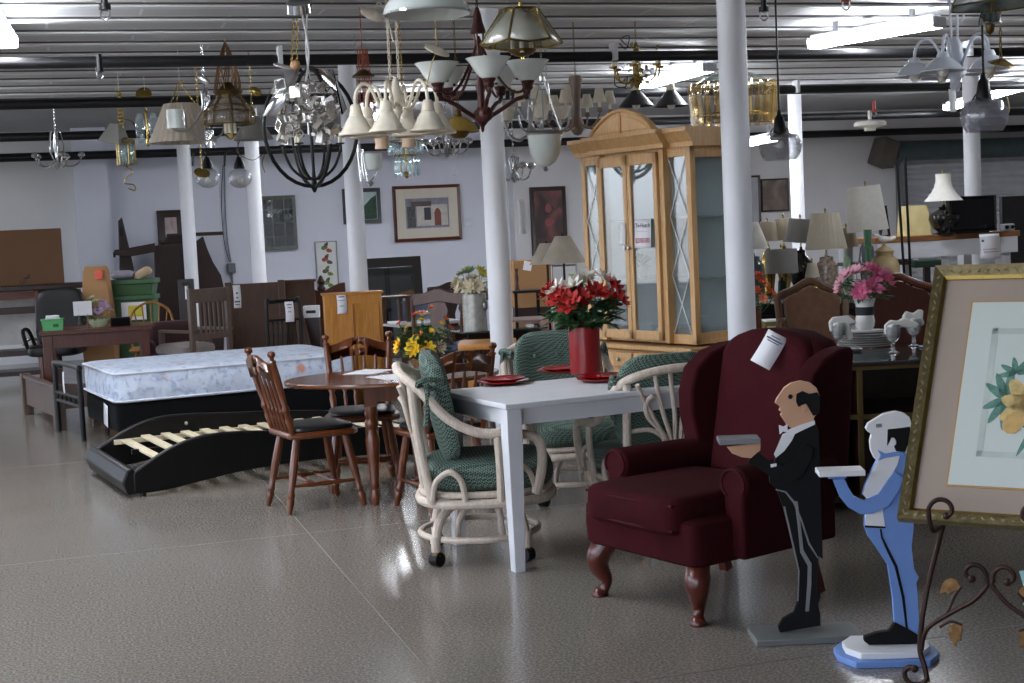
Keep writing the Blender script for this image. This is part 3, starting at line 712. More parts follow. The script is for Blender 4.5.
# ---------------- rattan swivel chairs
def rattan_chair(label, loc, rz, k=1.05):
    t = thing('rattan_chair', label, 'chair', loc, rz, 'rattan chairs around the white table'); t.scale = (k,)*3
    R_ = .018
    # caster base: four curved double legs
    for k_ in range(4):
        a = PI/4+k_*PI/2; d = V((math.cos(a), math.sin(a), 0)); s_ = V((-d.y, d.x, 0))
        mb = MB()
        mb.ctube([d*.05+V((0, 0, .25)), d*.15+V((0, 0, .25)), d*.245+V((0, 0, .19)), d*.275+V((0, 0, .11)), d*.275+V((0, 0, .062))], .021, 10)
        mb.ctube([d*.045+s_*.03+V((0, 0, .25)), d*.10+s_*.02+V((0, 0, .225)), d*.13+s_*.0+V((0, 0, .16)), d*.14+V((0, 0, .07))], .014, 8)
        lg = obj('leg', mb, RATTAN, t)
        c = d*.275
        obj('binding', MB().cyl(c+V((0, 0, .10)), c+V((0, 0, .13)), .025, n=12), RATTAN, lg)
        cs = obj('caster', MB().cyl(c+V((0, 0, .03))-s_*.022, c+V((0, 0, .03))+s_*.022, .03, n=16), BMET, t)
        obj('caster_fork', MB().lathe([(0, .07), (.02, .068), (.024, .045), (.016, .04), (0, .04)], c, 10), ABRASS, cs)
    obj('stretcher', MB().ctube([(math.cos(i*PI/4)*.262, math.sin(i*PI/4)*.262, .115) for i in range(8)], .014, 8, 4, True), RATTAN, t)
    obj('swivel', MB().lathe([(0, .225), (.07, .225), (.085, .255), (.12, .262), (.12, .275), (0, .275)], n=18), BMET, t)
    # seat hoops
    def hoop(r1, z, w=1): return [(math.copysign(abs(math.cos(i*PI/8))**.75, math.cos(i*PI/8))*r1*w, math.copysign(abs(math.sin(i*PI/8))**.75, math.sin(i*PI/8))*r1*1.08-.035, z) for i in range(16)]
    obj('seat_rim', MB().ctube(hoop(.27, .275, 1.05), .021, 10, 3, True).ctube(hoop(.26, .312, 1.05), .015, 8, 3, True), RATTAN, t)
    obj('seat_cushion', MB().pillow((0, -.045, .385), (.53, .57, .15), .42, 32, 10), GREEN, t)
    # one continuous arm and back rail
    rail = []
    for s in (1, -1):
        side = [(s*.285, -.24, .31), (s*.30, -.27, .44), (s*.305, -.25, .545), (s*.31, -.14, .572), (s*.312, .0, .585), (s*.305, .12, .65), (s*.28, .225, .765), (s*.19, .30, .825)]
        rail += side if s == 1 else side[::-1]
    rail = rail[:8]+[(0, .33, .85)]+rail[8:]
    obj('arm_rail', MB().ctube(rail, .021, 10, 5), RATTAN, t)
    for s in (-1, 1):
        # rear post, and side spindles below the arm
        obj('rear_post', MB().ctube([(s*.235, .20, .28), (s*.245, .245, .56), (s*.245, .265, .785)], .02, 10), RATTAN, t)
        obj('arm_post', MB().ctube([(s*.285, -.09, .28), (s*.305, -.09, .44), (s*.311, -.085, .575)], .017, 8), RATTAN, t)
        obj('arm_loop', MB().ctube([(s*.285, .06, .29), (s*.30, .075, .38), (s*.30, .12, .42), (s*.28, .18, .38), (s*.26, .2, .30)], .013, 8), RATTAN, t)
        obj('front_loop', MB().ctube([(s*.285, -.24, .32), (s*.295, -.21, .41), (s*.30, -.14, .45), (s*.295, -.1, .42)], .012, 8), RATTAN, t)
    # fan of canes in the back, rising from the middle of the rear seat rim
    for s in (-1, 1):
        for (xb, xm, xt, zt) in ((.012, .02, .05, .84), (.03, .075, .125, .83), (.045, .155, .14, .73), (.06, .13, .215, .785)):
            yb = .262
            obj('fan_cane', MB().ctube([(s*xb, .235, .285), (s*xb*1.1, yb, .50), (s*xm, .285, .63), (s*(xm*.6+xt*.5), .30, (.63+zt)/2+.02), (s*xt, .318, zt)], .0115, 8), RATTAN, t)
        obj('low_arch', MB().ctube([(s*.235, .235, .56), (s*.14, .265, .565), (s*.07, .262, .52), (s*.03, .255, .43)], .011, 8), RATTAN, t)
    # back cushion, tufted, wrapped inside the rail
    mb = MB().pillow((0, .165, .675), (.50, .085, .47), .42, 40, 14)
    for v in mb.bm.verts:
        v.co.y += -.16*(v.co.x/.26)**2*.3+(v.co.z-.7)*.18
        for bx in (-.13, 0, .13):
            for bz in (.64, .78):
                d2 = (v.co.x-bx)**2+(v.co.z-bz)**2
                if v.co.y < .16: v.co.y += .02*math.exp(-d2/.0015)
    bc = obj('back_cushion', mb, GREEN, t)
    for bx in (-.13, 0, .13):
        for bz in (.64, .78): obj('tuft_button', MB().ball((bx, .118+(bz-.7)*.18-.16*(bx/.26)**2*.3, bz), .012, 6), GREEN, bc)
    for s in (-1, 1):
        mb = MB().ctube([(s*.255, .13, .80), (s*.285, .19, .815), (s*.30, .235, .80), (s*.27, .22, .78), (s*.25, .16, .775)], .013, 6)
        mb.ctube([(s*.295, .2, .80), (s*.305, .2, .72), (s*.295, .21, .62)], [.012]*13, 6)
        obj('cushion_tie', mb, GREEN, bc)
    return t
rattan_chair('rattan chair with green check cushions at the left end of the white table', (-.19, 6.65, 0), face_rz(1, .05))
rattan_chair('rattan chair with tufted green back behind the white table, facing the viewer', (.28, 7.95, 0), face_rz(.22, -.97), 1.01)
rattan_chair('rattan chair with its fan-caned back to the viewer, behind the burgundy armchair', (.66, 6.84, 0), face_rz(-.30, .95), .985)
# ---------------- colonial dining chairs
PADBLK = M('black_seat_pad', '#17171a', .4, var=.1, vs=30)
LEGP = [(.013, 0), (.015, .02), (.020, .10), (.024, .16), (.017, .20), (.022, .23), (.022, .25), (.016, .28), (.021, .42), (.024, .60), (.022, .80), (.019, 1)]
SPINP = [(.008, 0), (.009, .1), (.012, .25), (.008, .33), (.013, .37), (.008, .41), (.012, .6), (.009, .9), (.007, 1)]
def colonial_chair(label, loc, rz, mat=CHERRY, pad=True, group='colonial chairs around the brown table'):
    t = thing('colonial_dining_chair', label, 'chair', loc, rz, group)
    out = [(-.17, .19), (.17, .19), (.20, .12), (.225, -.05), (.22, -.17), (.17, -.215), (0, -.225), (-.17, -.215), (-.22, -.17), (-.225, -.05), (-.20, .12)]
    obj('seat', MB().prism(out, .035, Matrix.Translation((0, 0, .425)) @ Fl), mat, t, bevel=.012, seg=3)
    if pad: obj('seat_pad', MB().pillow((0, -.015, .452), (.40, .38, .045), .4, 28, 8), PADBLK, t)
    for s in (-1, 1):
        for (x0, y0, x1, y1) in ((.15, -.14, .205, -.215), (.13, .13, .175, .215)):
            obj('leg', MB().turned((s*x1, y1, 0), (s*x0, y0, .42), LEGP, 10), mat, t)
        obj('side_stretcher', MB().turned((s*.19, -.19, .15), (s*.16, .19, .15), [(.008, 0), (.010, .2), (.015, .3), (.010, .36), (.016, .5), (.010, .64), (.015, .7), (.010, .8), (.008, 1)], 8), mat, t)
        obj('back_post', MB().turned((s*.165, .165, .43), (s*.195, .27, .865), [(.014, 0), (.017, .08), (.021, .2), (.014, .27), (.021, .31), (.021, .35), (.014, .39), (.019, .55), (.020, .75), (.017, .93), (.022, .955), (.012, .97), (.012, 1)], 10), mat, t)
        obj('finial', MB().lathe([(.0, -.005), (.011, 0), (.012, .005), (.021, .012), (.024, .024), (.018, .037), (.0, .042)], (s*.195, .27, .862), 12), mat, t)
    for y in (-.07, .05):
        obj('cross_stretcher', MB().turned((-.178, y, .15), (.178, y, .15), [(.007, 0), (.009, .15), (.014, .22), (.008, .28), (.013, .38), (.009, .44), (.015, .5), (.009, .56), (.013, .62), (.008, .72), (.014, .78), (.009, .85), (.007, 1)], 8), mat, t)
    # crest rail with a half-moon hand hole
    top = [(-.185, .83), (-.12, .845), (-.06, .868), (0, .875), (.06, .868), (.12, .845), (.185, .83)]; bot = [(.185, .735), (.12, .75), (.05, .762), (-.05, .762), (-.12, .75), (-.185, .735)]
    mb = MB(); hole = [(-.042, .806)]+[(.042*math.cos(PI-PI*i/8), .806+.026*math.sin(PI*i/8)) for i in range(1, 8)]+[(.042, .806)]
    yv = lambda x, z: .19+.075*((z-.43)/.435)*1.35-.02*(1-(x/.19)**2)*0+.012*(1-(x/.19)**2)
    up = crom([(x, 0, z) for x, z in top], 3); lo = crom([(x, 0, z) for x, z in bot[::-1]], 3)
    xs = [-.185+.37*i/24 for i in range(25)]
    def zi(poly, x):
        for a, b_ in zip(poly, poly[1:]):
            if a.x-1e-6 <= x <= b_.x+1e-6: return a.z+(b_.z-a.z)*(x-a.x)/max(1e-6, b_.x-a.x)
        return poly[-1].z
    for x0, x1 in zip(xs, xs[1:]):
        segs = []
        u0, u1, l0, l1 = zi(up, x0), zi(up, x1), zi(lo, x0), zi(lo, x1)
        h = lambda x: .028*math.sqrt(max(0, 1-(x/.046)**2))
        if abs((x0+x1)/2) < .046: segs = [(.806+h(x0), .806+h(x1), u0, u1), (l0, l1, .806, .806)]
        else: segs = [(l0, l1, u0, u1)]
        for a0, a1, b0, b1 in segs:
            vs = [(x0, yv(x0, a0)-.010, a0), (x1, yv(x1, a1)-.010, a1), (x1, yv(x1, b1)-.010, b1), (x0, yv(x0, b0)-.010, b0)]
            vs += [(x, y+.020, z) for x, y, z in vs]
            mb.raw(vs, [(0, 1, 2, 3), (7, 6, 5, 4), (0, 4, 5, 1), (3, 2, 6, 7), (0, 3, 7, 4), (1, 5, 6, 2)])
    bmesh.ops.remove_doubles(mb.bm, verts=mb.bm.verts, dist=1e-4)
    seen = {}
    for f_ in list(mb.bm.faces):
        key = tuple(sorted(v.index for v in f_.verts))
    obj('crest_rail', mb, mat, t, smooth=40)
    for i in range(4):
        x = -.105+.07*i
        obj('spindle', MB().turned((x*.86, .172, .44), (x, .25, .765), SPINP, 8), mat, t)
    return t
colonial_chair('cherry spindle back dining chair with black seat at the left end of the brown table', (-1.15, 8.07, 0), face_rz(.88, .47))
colonial_chair('cherry spindle back dining chair on the far side of the brown table by the mattress', (-.92, 8.66, 0), face_rz(.12, -.99))
colonial_chair('cherry spindle back dining chair behind the left rattan chair', (-.40, 7.84, 0), face_rz(-.45, .89))
# ---------------- brown oval drop leaf table
bt = thing('oval_dining_table', 'polished brown oval drop leaf table with turned legs', 'table', (-.69, 8.2, 0), .1)
def ell(a, b_, n=40): return [(a*math.cos(2*PI*i/n), b_*math.sin(2*PI*i/n)) for i in range(n)]
obj('tabletop', MB().prism([(max(-.21, min(.21, x*0))+x, y) for x, y in ell(.61, .46)], .024, Matrix.Translation((0, 0, .69)) @ Fl), TABLEW, bt, bevel=.008, seg=3)
for sy in (-1, 1): obj('apron', MB().box((0, sy*.21, .63), (.28, .022, .10)), CHERRY, bt)
for sx in (-1, 1): obj('apron', MB().box((sx*.14, 0, .63), (.022, .42, .10)), CHERRY, bt)
for sx in (-1, 1):
    for sy in (-1, 1):
        lg = obj('leg', MB().turned((sx*.13, sy*.2, 0), (sx*.13, sy*.2, .56), [(.018, 0), (.022, .02), (.03, .10), (.02, .16), (.028, .19), (.024, .24), (.034, .50), (.040, .66), (.026, .76), (.038, .80), (.038, .84), (.026, .88), (.034, .95), (.034, 1)], 16).box((sx*.13, sy*.2, .62), (.068, .068, .13)), CHERRY, bt)
def paper_sheet(px, py, z, label, rz, w=.2, d=.28):
    p = G(px, py, z); o = obj('paper_sheet', MB().pillow((0, 0, 0), (w, d, .0012), .1, 16, 4), PAPER, M4=Matrix.Translation((p.x, p.y, z+.001)) @ Matrix.Rotation(rz, 4, 'Z')); return tag(o, label, 'paper', 'loose papers on the brown table')
paper_sheet(392, 377, .702, 'white paper lying on the brown oval table near the flowers', .6)
paper_sheet(368, 372, .7035, 'white paper lying on the brown oval table before the far chair', -.4)
paper_sheet(411, 376, .705, 'white paper on the brown oval table beside the left rattan chair', 1.2)
# flower basket on it
fp = V((-.50, 8.28, .702))
bk = thing('flower_basket', 'wicker basket holding the yellow and orange flowers on the brown table', 'basket', fp)
obj('body', MB().lathe([(0, 0), (.07, 0), (.085, .07), (.08, .09), (.07, .085), (0, .08)], n=20), M('wicker', '#6d4a2c', .8, var=.4, vs=60, bmp=.5), bk)
obj('handle', MB().ctube([(-.08, 0, .08), (-.075, 0, .17), (0, 0, .23), (.075, 0, .17), (.08, 0, .08)], .006, 8), MATS['wicker'], bk)
bouquet('autumn_bouquet', 'yellow, orange and green artificial flowers on the brown table', fp+V((0, 0, .08)), 0, (
    ('yellow_flower', PY, .055, 9, [(4.2, .75, .25), (3.9, .45, .35), (4.9, .7, .22), (3.5, .95, .30)]),
    ('small_yellow_flower', PY, .026, 7, [(5.3, .5, .6), (3.4, .6, .7), (5.9, .7, .75), (4.5, .3, .85)]),
    ('orange_flower', PO, .026, 6, [(4.0, .4, .98), (4.6, .2, 1.0), (5.6, .4, 1.1), (5.9, .9, .85), (6.1, 1.0, .65), (3.3, .9, .8), (2.9, 1.1, .35), (4.4, .5, .55)]),
    ('white_flower', PCR, .045, 7, [(5.6, .75, .25), (6.0, .6, .5), (3.1, .7, .55), (4.7, .25, .95)])), .155, .26, 260, .065, seed=11)
# ---------------- black wave bed frame with slats
fu = V((.9, .445, 0)).normalized(); c0 = V((-2.30, 8.58, 0))
bf = thing('black_bed_frame', 'low black leather bed frame with curved rails and bare slats', 'bed frame', c0, math.atan2(fu.y, fu.x))
BL_, BW_ = 2.0, 1.22
top = [(0, .02), (0, .15), (.10, .21), (.25, .285), (.42, .33), (.62, .335), (.9, .315), (1.3, .29), (1.7, .25), (2.0, .2), (2.0, .02), (1.85, .05), (1.5, .09), (1.1, .10), (.7, .085), (.4, .05), (.2, .025)]
up_ = crom([(x, 0, z) for x, z in top[1:10]], 4); lo_ = crom([(x, 0, z) for x, z in top[10:]+[top[0]]], 4)
pp = [(p.x, p.z) for p in up_]+[(p.x, p.z) for p in lo_]
for y in (.02, BW_-.02): obj('side_rail', MB().prism(pp, .045, Matrix.Translation((0, y, 0))), BLEATH, bf, bevel=.012, seg=3)
for x, s in ((0, -1), (BL_, 1)):
    pr_ = [(-.035, .02), (.02, .02), (.03, .10), (.015, .165), (-.005, .18), (-.03, .17), (-.065, .10)]
    mb = MB().prism([(a*-s, b_) for a, b_ in pr_], BW_, Matrix.Translation((x, BW_/2, 0)))
    obj('end_board', mb, BLEATH, bf, bevel=.012, seg=3)
for i in range(13):
    x = .20+.135*i; zz = .215 if x > .3 else .20
    obj('slat', MB().box((x, BW_/2, zz), (.062, BW_-.1, .016)), SLAT, bf, bevel=.003)
for y in (.06, BW_-.06, BW_/2): obj('slat_ledge', MB().box((1.0, y, .192), (1.75, .03, .03)), SLAT if y != BW_/2 else BMET, bf)
obj('centre_leg', MB().box((1.0, BW_/2, .09), (.05, .05, .18)), BMET, bf)
obj('bolt', MB().ball((.62, BW_-.045, .27), .013, 8), NICKEL, bf)
for x in (.06, 1.94):
    for y in (.03, BW_-.03): obj('foot', MB().cyl((x, y, 0), (x, y, .03), .02), BMET, bf)
# ---------------- mattress on box spring
m, nt, b = base_mat('mattress_ticking'); vec = coords(nt)
vo = nt.nodes.new('ShaderNodeTexVoronoi'); vo.inputs['Scale'].default_value = 3.4; nt.links.new(vec, vo.inputs['Vector'])
nz = noise(nt, vec, 14, 4, 1.0)
base = ramp(nt, nz, [(.36, lin('#a9b6d0')), (.46, lin('#cbd6e8')), (.66, lin('#d6dfee'))])
fl = ramp(nt, vo.outputs['Distance'], [(.10, (1, 1, 1, 1)), (.17, (0, 0, 0, 1))])
nz2 = ramp(nt, noise(nt, vec, 2.3, 1), [(.5, (0, 0, 0, 1)), (.56, (1, 1, 1, 1))])
mu = nt.nodes.new('ShaderNodeMath'); mu.operation = 'MULTIPLY'; nt.links.new(fl, mu.inputs[0]); nt.links.new(nz2, mu.inputs[1])
mx = nt.nodes.new('ShaderNodeMix'); mx.data_type = 'RGBA'; mx.inputs[7].default_value = lin('#d79f8c')
nt.links.new(mu.outputs[0], mx.inputs[0]); nt.links.new(base, mx.inputs[6]); nt.links.new(mx.outputs[2], b.inputs['Base Color'])
b.inputs['Roughness'].default_value = .7
v2 = nt.nodes.new('ShaderNodeTexVoronoi'); v2.inputs['Scale'].default_value = 7; nt.links.new(vec, v2.inputs['Vector']); bump(nt, b, v2.outputs['Distance'], .5, .03)
mc = V((-2.97, 10.75, 0)); MX, MY = 1.92, 1.34
MA = math.radians(26); MEX, MEY = V((math.cos(MA), math.sin(MA), 0)), V((-math.sin(MA), math.cos(MA), 0))
mc2 = mc+MEX*(MX/2)+MEY*(MY/2)
bx = thing('box_spring', 'black box spring under the pale blue mattress', 'box spring', mc2, MA)
obj('body', MB().pillow((0, 0, .215), (MX, MY, .22), .08, 48, 8), BFAB, bx)
obj('rail', MB().box((0, -MY/2+.08, .09), (MX-.1, .04, .04)).box((0, MY/2-.08, .09), (MX-.1, .04, .04)).box((-MX/2+.15, 0, .09), (.04, MY-.2, .04)).box((MX/2-.15, 0, .09), (.04, MY-.2, .04)), BMET, bx)
for sx in (-1, 1):
    for sy in (-1, 1): obj('leg', MB().cyl((sx*(MX/2-.15), sy*(MY/2-.08), 0), (sx*(MX/2-.15), sy*(MY/2-.08), .11), .02), BMET, bx)
mt = thing('mattress', 'pale blue quilted mattress with small orange flowers on a black box spring', 'mattress', (mc2.x, mc2.y, .325), MA)
obj('body', MB().pillow((0, 0, .125), (MX+.01, MY+.01, .25), .10, 56, 12), MATS['mattress_ticking'], mt)
def rect_loop(w, d, z, r=.06):
    out = []
    for cx, cy, a0 in ((w/2-r, d/2-r, 0), (-w/2+r, d/2-r, PI/2), (-w/2+r, -d/2+r, PI), (w/2-r, -d/2+r, 1.5*PI)):
        out += [(cx+r*math.cos(a0+i*PI/8), cy+r*math.sin(a0+i*PI/8), z) for i in range(5)]
    return out
PIPW = M('mattress_piping', '#dde2ea', .6)
for z in (.022, .228): obj('edge_piping', MB().tube(rect_loop(MX+.012, MY+.012, z), .009, 6, True), PIPW, mt)
lp = mc+MEY*.38-MEX*.008
paper_tag('care_label', 'white paper label on the end of the black box spring', Matrix.Translation((lp.x, lp.y, .30)) @ Matrix.Rotation(MA-PI/2, 4, 'Z') @ Matrix.Rotation(.12, 4, 'Y'), .16, .17, curl=.005)
# ================================================================ CHINA CABINET
ca = math.radians(-56.2); cX = V((math.cos(ca), math.sin(ca), 0)); cYb = V((-math.sin(ca), math.cos(ca), 0))
CR = U(695, 300, 9.3); CR.z = 0
CW, CD = 1.16, .40
cc = CR-cX*(CW/2)
cab = thing('china_cabinet', 'tall honey oak china cabinet with arched crown and glass doors', 'cabinet', cc, ca)
z0, z1 = .70, 1.97
# base buffet with doors and drawers
obj('base', MB().box((0, CD/2-.02, .36), (CW+.04, CD+.06, .56)).box((0, CD/2-.02, .04), (CW-.02, CD+.02, .08)), OAK, cab, bevel=.004)
obj('base_top', MB().box((0, CD/2-.03, .665), (CW+.09, CD+.12, .035)), OAK, cab, bevel=.008)
for i, x in enumerate((-.435, -.145, .145, .435)):
    d = obj('drawer', MB().box((x, -.06, .575), (.27, .022, .105)), OAK, cab, bevel=.006); obj('knob', MB().ball((x, -.082, .575), .013, 8), NICKEL, d)
    d = obj('door', MB().box((x, -.055, .30), (.27, .016, .40)).box((x, -.062, .30), (.19, .016, .32)), OAK, cab, bevel=.006); obj('knob', MB().ball((x+(.11 if i % 2 == 0 else -.11), -.075, .38), .013, 8), NICKEL, d)
# carcass of the glazed upper part
mb = MB()
for x in (-CW/2+.022, CW/2-.022):
    mb.box((x, .022, (z0+z1)/2), (.044, .044, z1-z0)); mb.box((x, CD-.022, (z0+z1)/2), (.044, .044, z1-z0))
    for z in (z0+.035, z1-.035): mb.box((x, CD/2, z), (.036, CD-.04, .07))
mb.box((0, CD/2, z0+.012), (CW, CD, .03)).box((0, CD/2, z1-.012), (CW, CD, .03))
for x in (-.335, .335): mb.box((x, .0, (z0+z1)/2), (.045, .075, z1-z0))
for z in (z0+.03, z1-.03): mb.box((0, .022, z), (CW, .04, .06))
obj('carcass', mb, OAK, cab, bevel=.003)
obj('back_panel', MB().box((0, CD-.008, (z0+z1)/2), (CW-.05, .008, z1-z0-.04)), M('reflection_grey', '#9aa3a7', .45, 0, var=.05), cab)  # matt grey, a mirror's pale reflection put into the colour
for s in (-1, 1):
    obj('side_pane', MB().box((s*(CW/2-.02), CD/2, (z0+z1)/2), (.004, CD-.08, z1-z0-.13)), PANE, cab)
    # narrow lattice light beside the doors
    x = s*.447
    f = obj('lattice_light', MB().box((x, .012, (z0+z1)/2), (.185, .004, z1-z0-.12)), PANE, cab)
    mb = MB(); n = 3; hh = (z1-z0-.13)/n
    for k_ in range(n):
        for a, c in ((-1, 1), (1, -1)):
            mb.bar((x+a*.085, .004, z0+.065+hh*k_), (x+c*.085, .004, z0+.065+hh*(k_+1)), .006, .004, (0, 1, 0))
    obj('lattice', mb, M('lattice_silver', '#c3c5c3', .35, .3), f)
for s in (-1, 1):
    xa_, xb_ = (-.312, -.003) if s < 0 else (.003, .312); xm = (xa_+xb_)/2; w = xb_-xa_
    mb = MB(); st = .038; za, zb_ = z0+.02, z1-.02
    for x in (xa_+st/2, xb_-st/2): mb.box((x, -.048, (za+zb_)/2), (st, .024, zb_-za))
    mb.box((xm, -.048, za+.03), (w, .024, .06)).box((xm, -.048, zb_-.035), (w, .024, .07))
    d = obj('glass_door', mb, OAK, cab, bevel=.003)
    obj('pane', MB().box((xm, -.046, (za+zb_)/2), (w-2*st+.01, .004, zb_-za-.12)), PANE, d)
    obj('knob', MB().lathe([(0, -.02), (.012, -.018), (.014, -.008), (.006, 0), (.006, .012)], (s*.02, -.068, 1.33), 10, Euler((-PI/2, 0, 0))), NICKEL, d)
for z in (1.12, 1.52): obj('glass_shelf', MB().box((0, CD/2, z), (CW-.06, CD-.06, .007)), GLASS('shelf_glass', '#c9e0d8', .03, .25), cab)
# crown: cornice stepping out over the doors, arched pediment
def cornice(x0, x1, yf, z):
    pr_ = [(.0, 0), (-.015, .0), (-.018, .03), (-.035, .045), (-.06, .085), (-.075, .095), (-.075, .12), (.0, .12)]
    mb = MB(); prof = [(yf+a, z+b_) for a, b_ in pr_]+[(CD, z+.12), (CD, z)]
    vs = [(x, y, zz) for x in (x0, x1) for y, zz in prof]; n = len(prof)
    return mb.raw(vs, [tuple(range(n)), tuple(range(2*n-1, n-1, -1))]+[(i, (i+1) % n, n+(i+1) % n, n+i) for i in range(n)])
obj('cornice', cornice(-CW/2-.05, CW/2+.05, 0, z1), OAK, cab)
obj('centre_cornice', cornice(-.40, .40, -.055, z1+.003), OAK, cab)
mb = MB(); arch = [(-.33, 0)]+[(-.33+.66*i/18, .155*math.sin(PI*i/18)**.75) for i in range(1, 18)]+[(.33, 0)]
mb.prism(arch, .06, Matrix.Translation((0, -.06, z1+.12))); pd = obj('arched_pediment', mb, OAK, cab, bevel=.006)
mb = MB(); prev = None
rim = [V((-.33+.66*i/24, -.095, z1+.12+.155*math.sin(PI*i/24)**.75)) for i in range(25)]
obj('arch_moulding', MB().tube(rim, .013, 8), OAK, pd)
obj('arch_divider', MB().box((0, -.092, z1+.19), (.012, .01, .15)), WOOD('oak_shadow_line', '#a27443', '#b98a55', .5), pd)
for s in (-1, 1):
    pl = [(s*.012, .015), (s*.27, .015)]+[(s*(.27-.258*i/6), .125*math.sin(PI*(.33+.27-.258*i/6)/.66)**.75-.012) for i in range(0, 7)]
    obj('arch_panel', MB().prism(pl, .008, Matrix.Translation((0, -.092, z1+.12))), OAK, pd, bevel=.004)
Mcab = Matrix.Translation(cc) @ Matrix.Rotation(ca, 4, 'Z')
paper_tag('price_sign', 'large white price sign with red figures on the cabinet glass door', Mcab @ Matrix.Translation((.165, -.068, 1.52)), .17, .19, curl=.012,
          txt=(('Tv-Hutch', .040, .22, INK), ('________', .03, .36, REDINK), ('$250.00', .046, .74, REDINK)))
paper_tag('price_tag', 'small plain white tag hanging in the left cabinet door', Mcab @ Matrix.Translation((-.06, -.066, 1.50)), .07, .15, curl=.004)
# things in the cabinet
def sil(name, label, cat, prof, mat, loc, n=20, group=None):
    o = obj(name, MB().lathe(prof, n=n), mat, M4=Matrix.Translation(loc)); return tag(o, label, cat, group)
CHINA = M('white_china', '#d9d9d6', .18, var=.03, coat=.3)
plp = lambda r: [(0, 0), (r*.55, 0), (r, .014), (r+.002, .02), (r*.6, .008), (0, .008)]
p = Mcab @ V((.16, .2, z0+.03)); o = obj('folded_cloth', MB().pillow((0, 0, .03), (.24, .22, .06), .3, 20, 8), PAPER, M4=Matrix.Translation(p) @ Matrix.Rotation(ca, 4, 'Z')); tag(o, 'folded white cloth on the floor of the glass cabinet', 'cloth')
for x, lab in ((-.2, 'green leafy plant in a small pot on the lower cabinet shelf'),):
    p = Mcab @ V((x, .2, 1.124)); t = thing('potted_plant', lab, 'plant', p)
    obj('pot', MB().lathe([(0, 0), (.035, 0), (.045, .07), (.04, .07), (0, .06)], n=16), CHINA, t)
    mb = MB(); random.seed(5)
    for i in range(26): a = random.random()*6.28; leafblade(mb, V((0, 0, .06+random.random()*.06)), V((math.cos(a), math.sin(a), random.uniform(.1, 1.2))), .09, .035)
    obj('leaves', mb, STEM, t, smooth=80)
# ================================================================ RIGHT : glass topped buffet
sb0 = V((1.56, 7.22, 0))
OLIVE = M('olive_gilt_edge', '#6d5c36', .45, .3, var=.15); SBW = WOOD('buffet_dark_wood', '#33180e', '#4a2617', .35, coat=.2)
sb = thing('glass_topped_buffet', 'dark open buffet with gilt edges and a glass top behind the cut-out butlers', 'buffet', sb0, .03)
W_, D_ = 1.5, .62
obj('carcass', MB().box((W_/2, D_-.01, .37), (W_, .02, .72)).box((.012, D_/2, .37), (.024, D_, .72)).box((W_-.012, D_/2, .37), (.024, D_, .72)).box((W_/2, D_/2, .06), (W_, D_, .03)).box((.17, D_/2, .37), (.02, D_, .70)).box((W_*.6, D_/2, .37), (.02, D_, .70)), SBW, sb)
obj('shelf', MB().box((W_/2, D_/2, .475), (W_-.04, D_-.02, .02)), SBW, sb)
obj('gilt_edge', MB().box((W_/2, -.003, .475), (W_, .012, .024)).box((.17, -.003, .37), (.028, .012, .70)).box((W_*.6, -.003, .37), (.028, .012, .70)).box((W_/2, -.003, .725), (W_+.02, .012, .03)).box((.01, -.003, .37), (.024, .012, .7)), OLIVE, sb, bevel=.002)
obj('top', MB().box((W_/2, D_/2, .735), (W_+.02, D_+.02, .014)), SBW, sb)
obj('glass_top', MB().prism([(-.03, -.03), (W_+.03, -.03), (W_+.03, D_+.03), (-.03, D_+.03)], .012, Matrix.Translation((0, 0, .748)) @ Fl), M('dark_glass', '#3c4746', .06, var=.05, coat=.6), sb, bevel=.003)
SZ = .7545
def on_sb(px, py): p = G(px, py, SZ); return V((p.x, p.y, SZ))
NAPK = M('white_napkin', '#d8d6d0', .9, var=.04)
def goblet(px, py, label, fold):
    p = on_sb(px, py); t = thing('glass_goblet', label, 'goblet', p, random.random()*3, 'goblets with napkins on the buffet')
    obj('bowl', MB().lathe([(0, .058), (.02, .06), (.036, .08), (.043, .115), (.040, .15), (.0385, .15), (.041, .115), (.034, .083), (0, .066)], n=20, flute=.04, nf=10), CLEAR, t)
    obj('stem', MB().lathe([(0, 0), (.034, 0), (.035, .004), (.01, .012), (.012, .03), (.009, .045), (.014, .06), (0, .06)], n=18), CLEAR, t)
    n = obj('napkin', MB().pillow((0, 0, .11), (.062, .062, .10), .7, 16, 8), NAPK, t)
    mb = MB(); random.seed(int(px))
    fo = [[(-.045, .10), (-.052, .155), (-.03, .182), (.055, .187), (.102, .145), (.06, .138), (.08, .06), (.055, .052), (.0, .13)], [(-.045, .10), (-.04, .15), (-.01, .175), (.03, .168), (.06, .185), (.14, .15), (.13, .125), (.04, .135), (.03, .10)], [(-.045, .10), (-.06, .165), (-.04, .195), (.0, .18), (.03, .20), (.055, .195), (.05, .15), (.06, .12), (.03, .10)]][fold]
    if fold == 9: vs = [(-.05, 0, .15), (0, -.03, .185), (.06, -.02, .18), (.10, .0, .155), (.06, .01, .13), (.075, -.02, .065), (.035, -.03, .06), (.02, -.02, .13)]; fs = [(0, 1, 7), (1, 2, 4, 7), (2, 3, 4), (7, 4, 5, 6)]
    elif fold == 8: vs = [(-.04, 0, .14), (-.01, -.02, .175), (.05, -.02, .18), (.13, .01, .15), (.12, .02, .13), (.03, .0, .14)]; fs = [(0, 1, 5), (1, 2, 5), (2, 3, 4, 5)]
    elif fold == 7: vs = [(-.055, 0, .17), (-.03, -.02, .20), (.02, -.02, .195), (.05, 0, .205), (.055, .01, .15), (0, 0, .14)]; fs = [(0, 1, 5), (1, 2, 5), (2, 3, 4, 5)]
    obj('fold', MB().prism(fo, .03, IDM), NAPK, n, bevel=.008, seg=2); return t
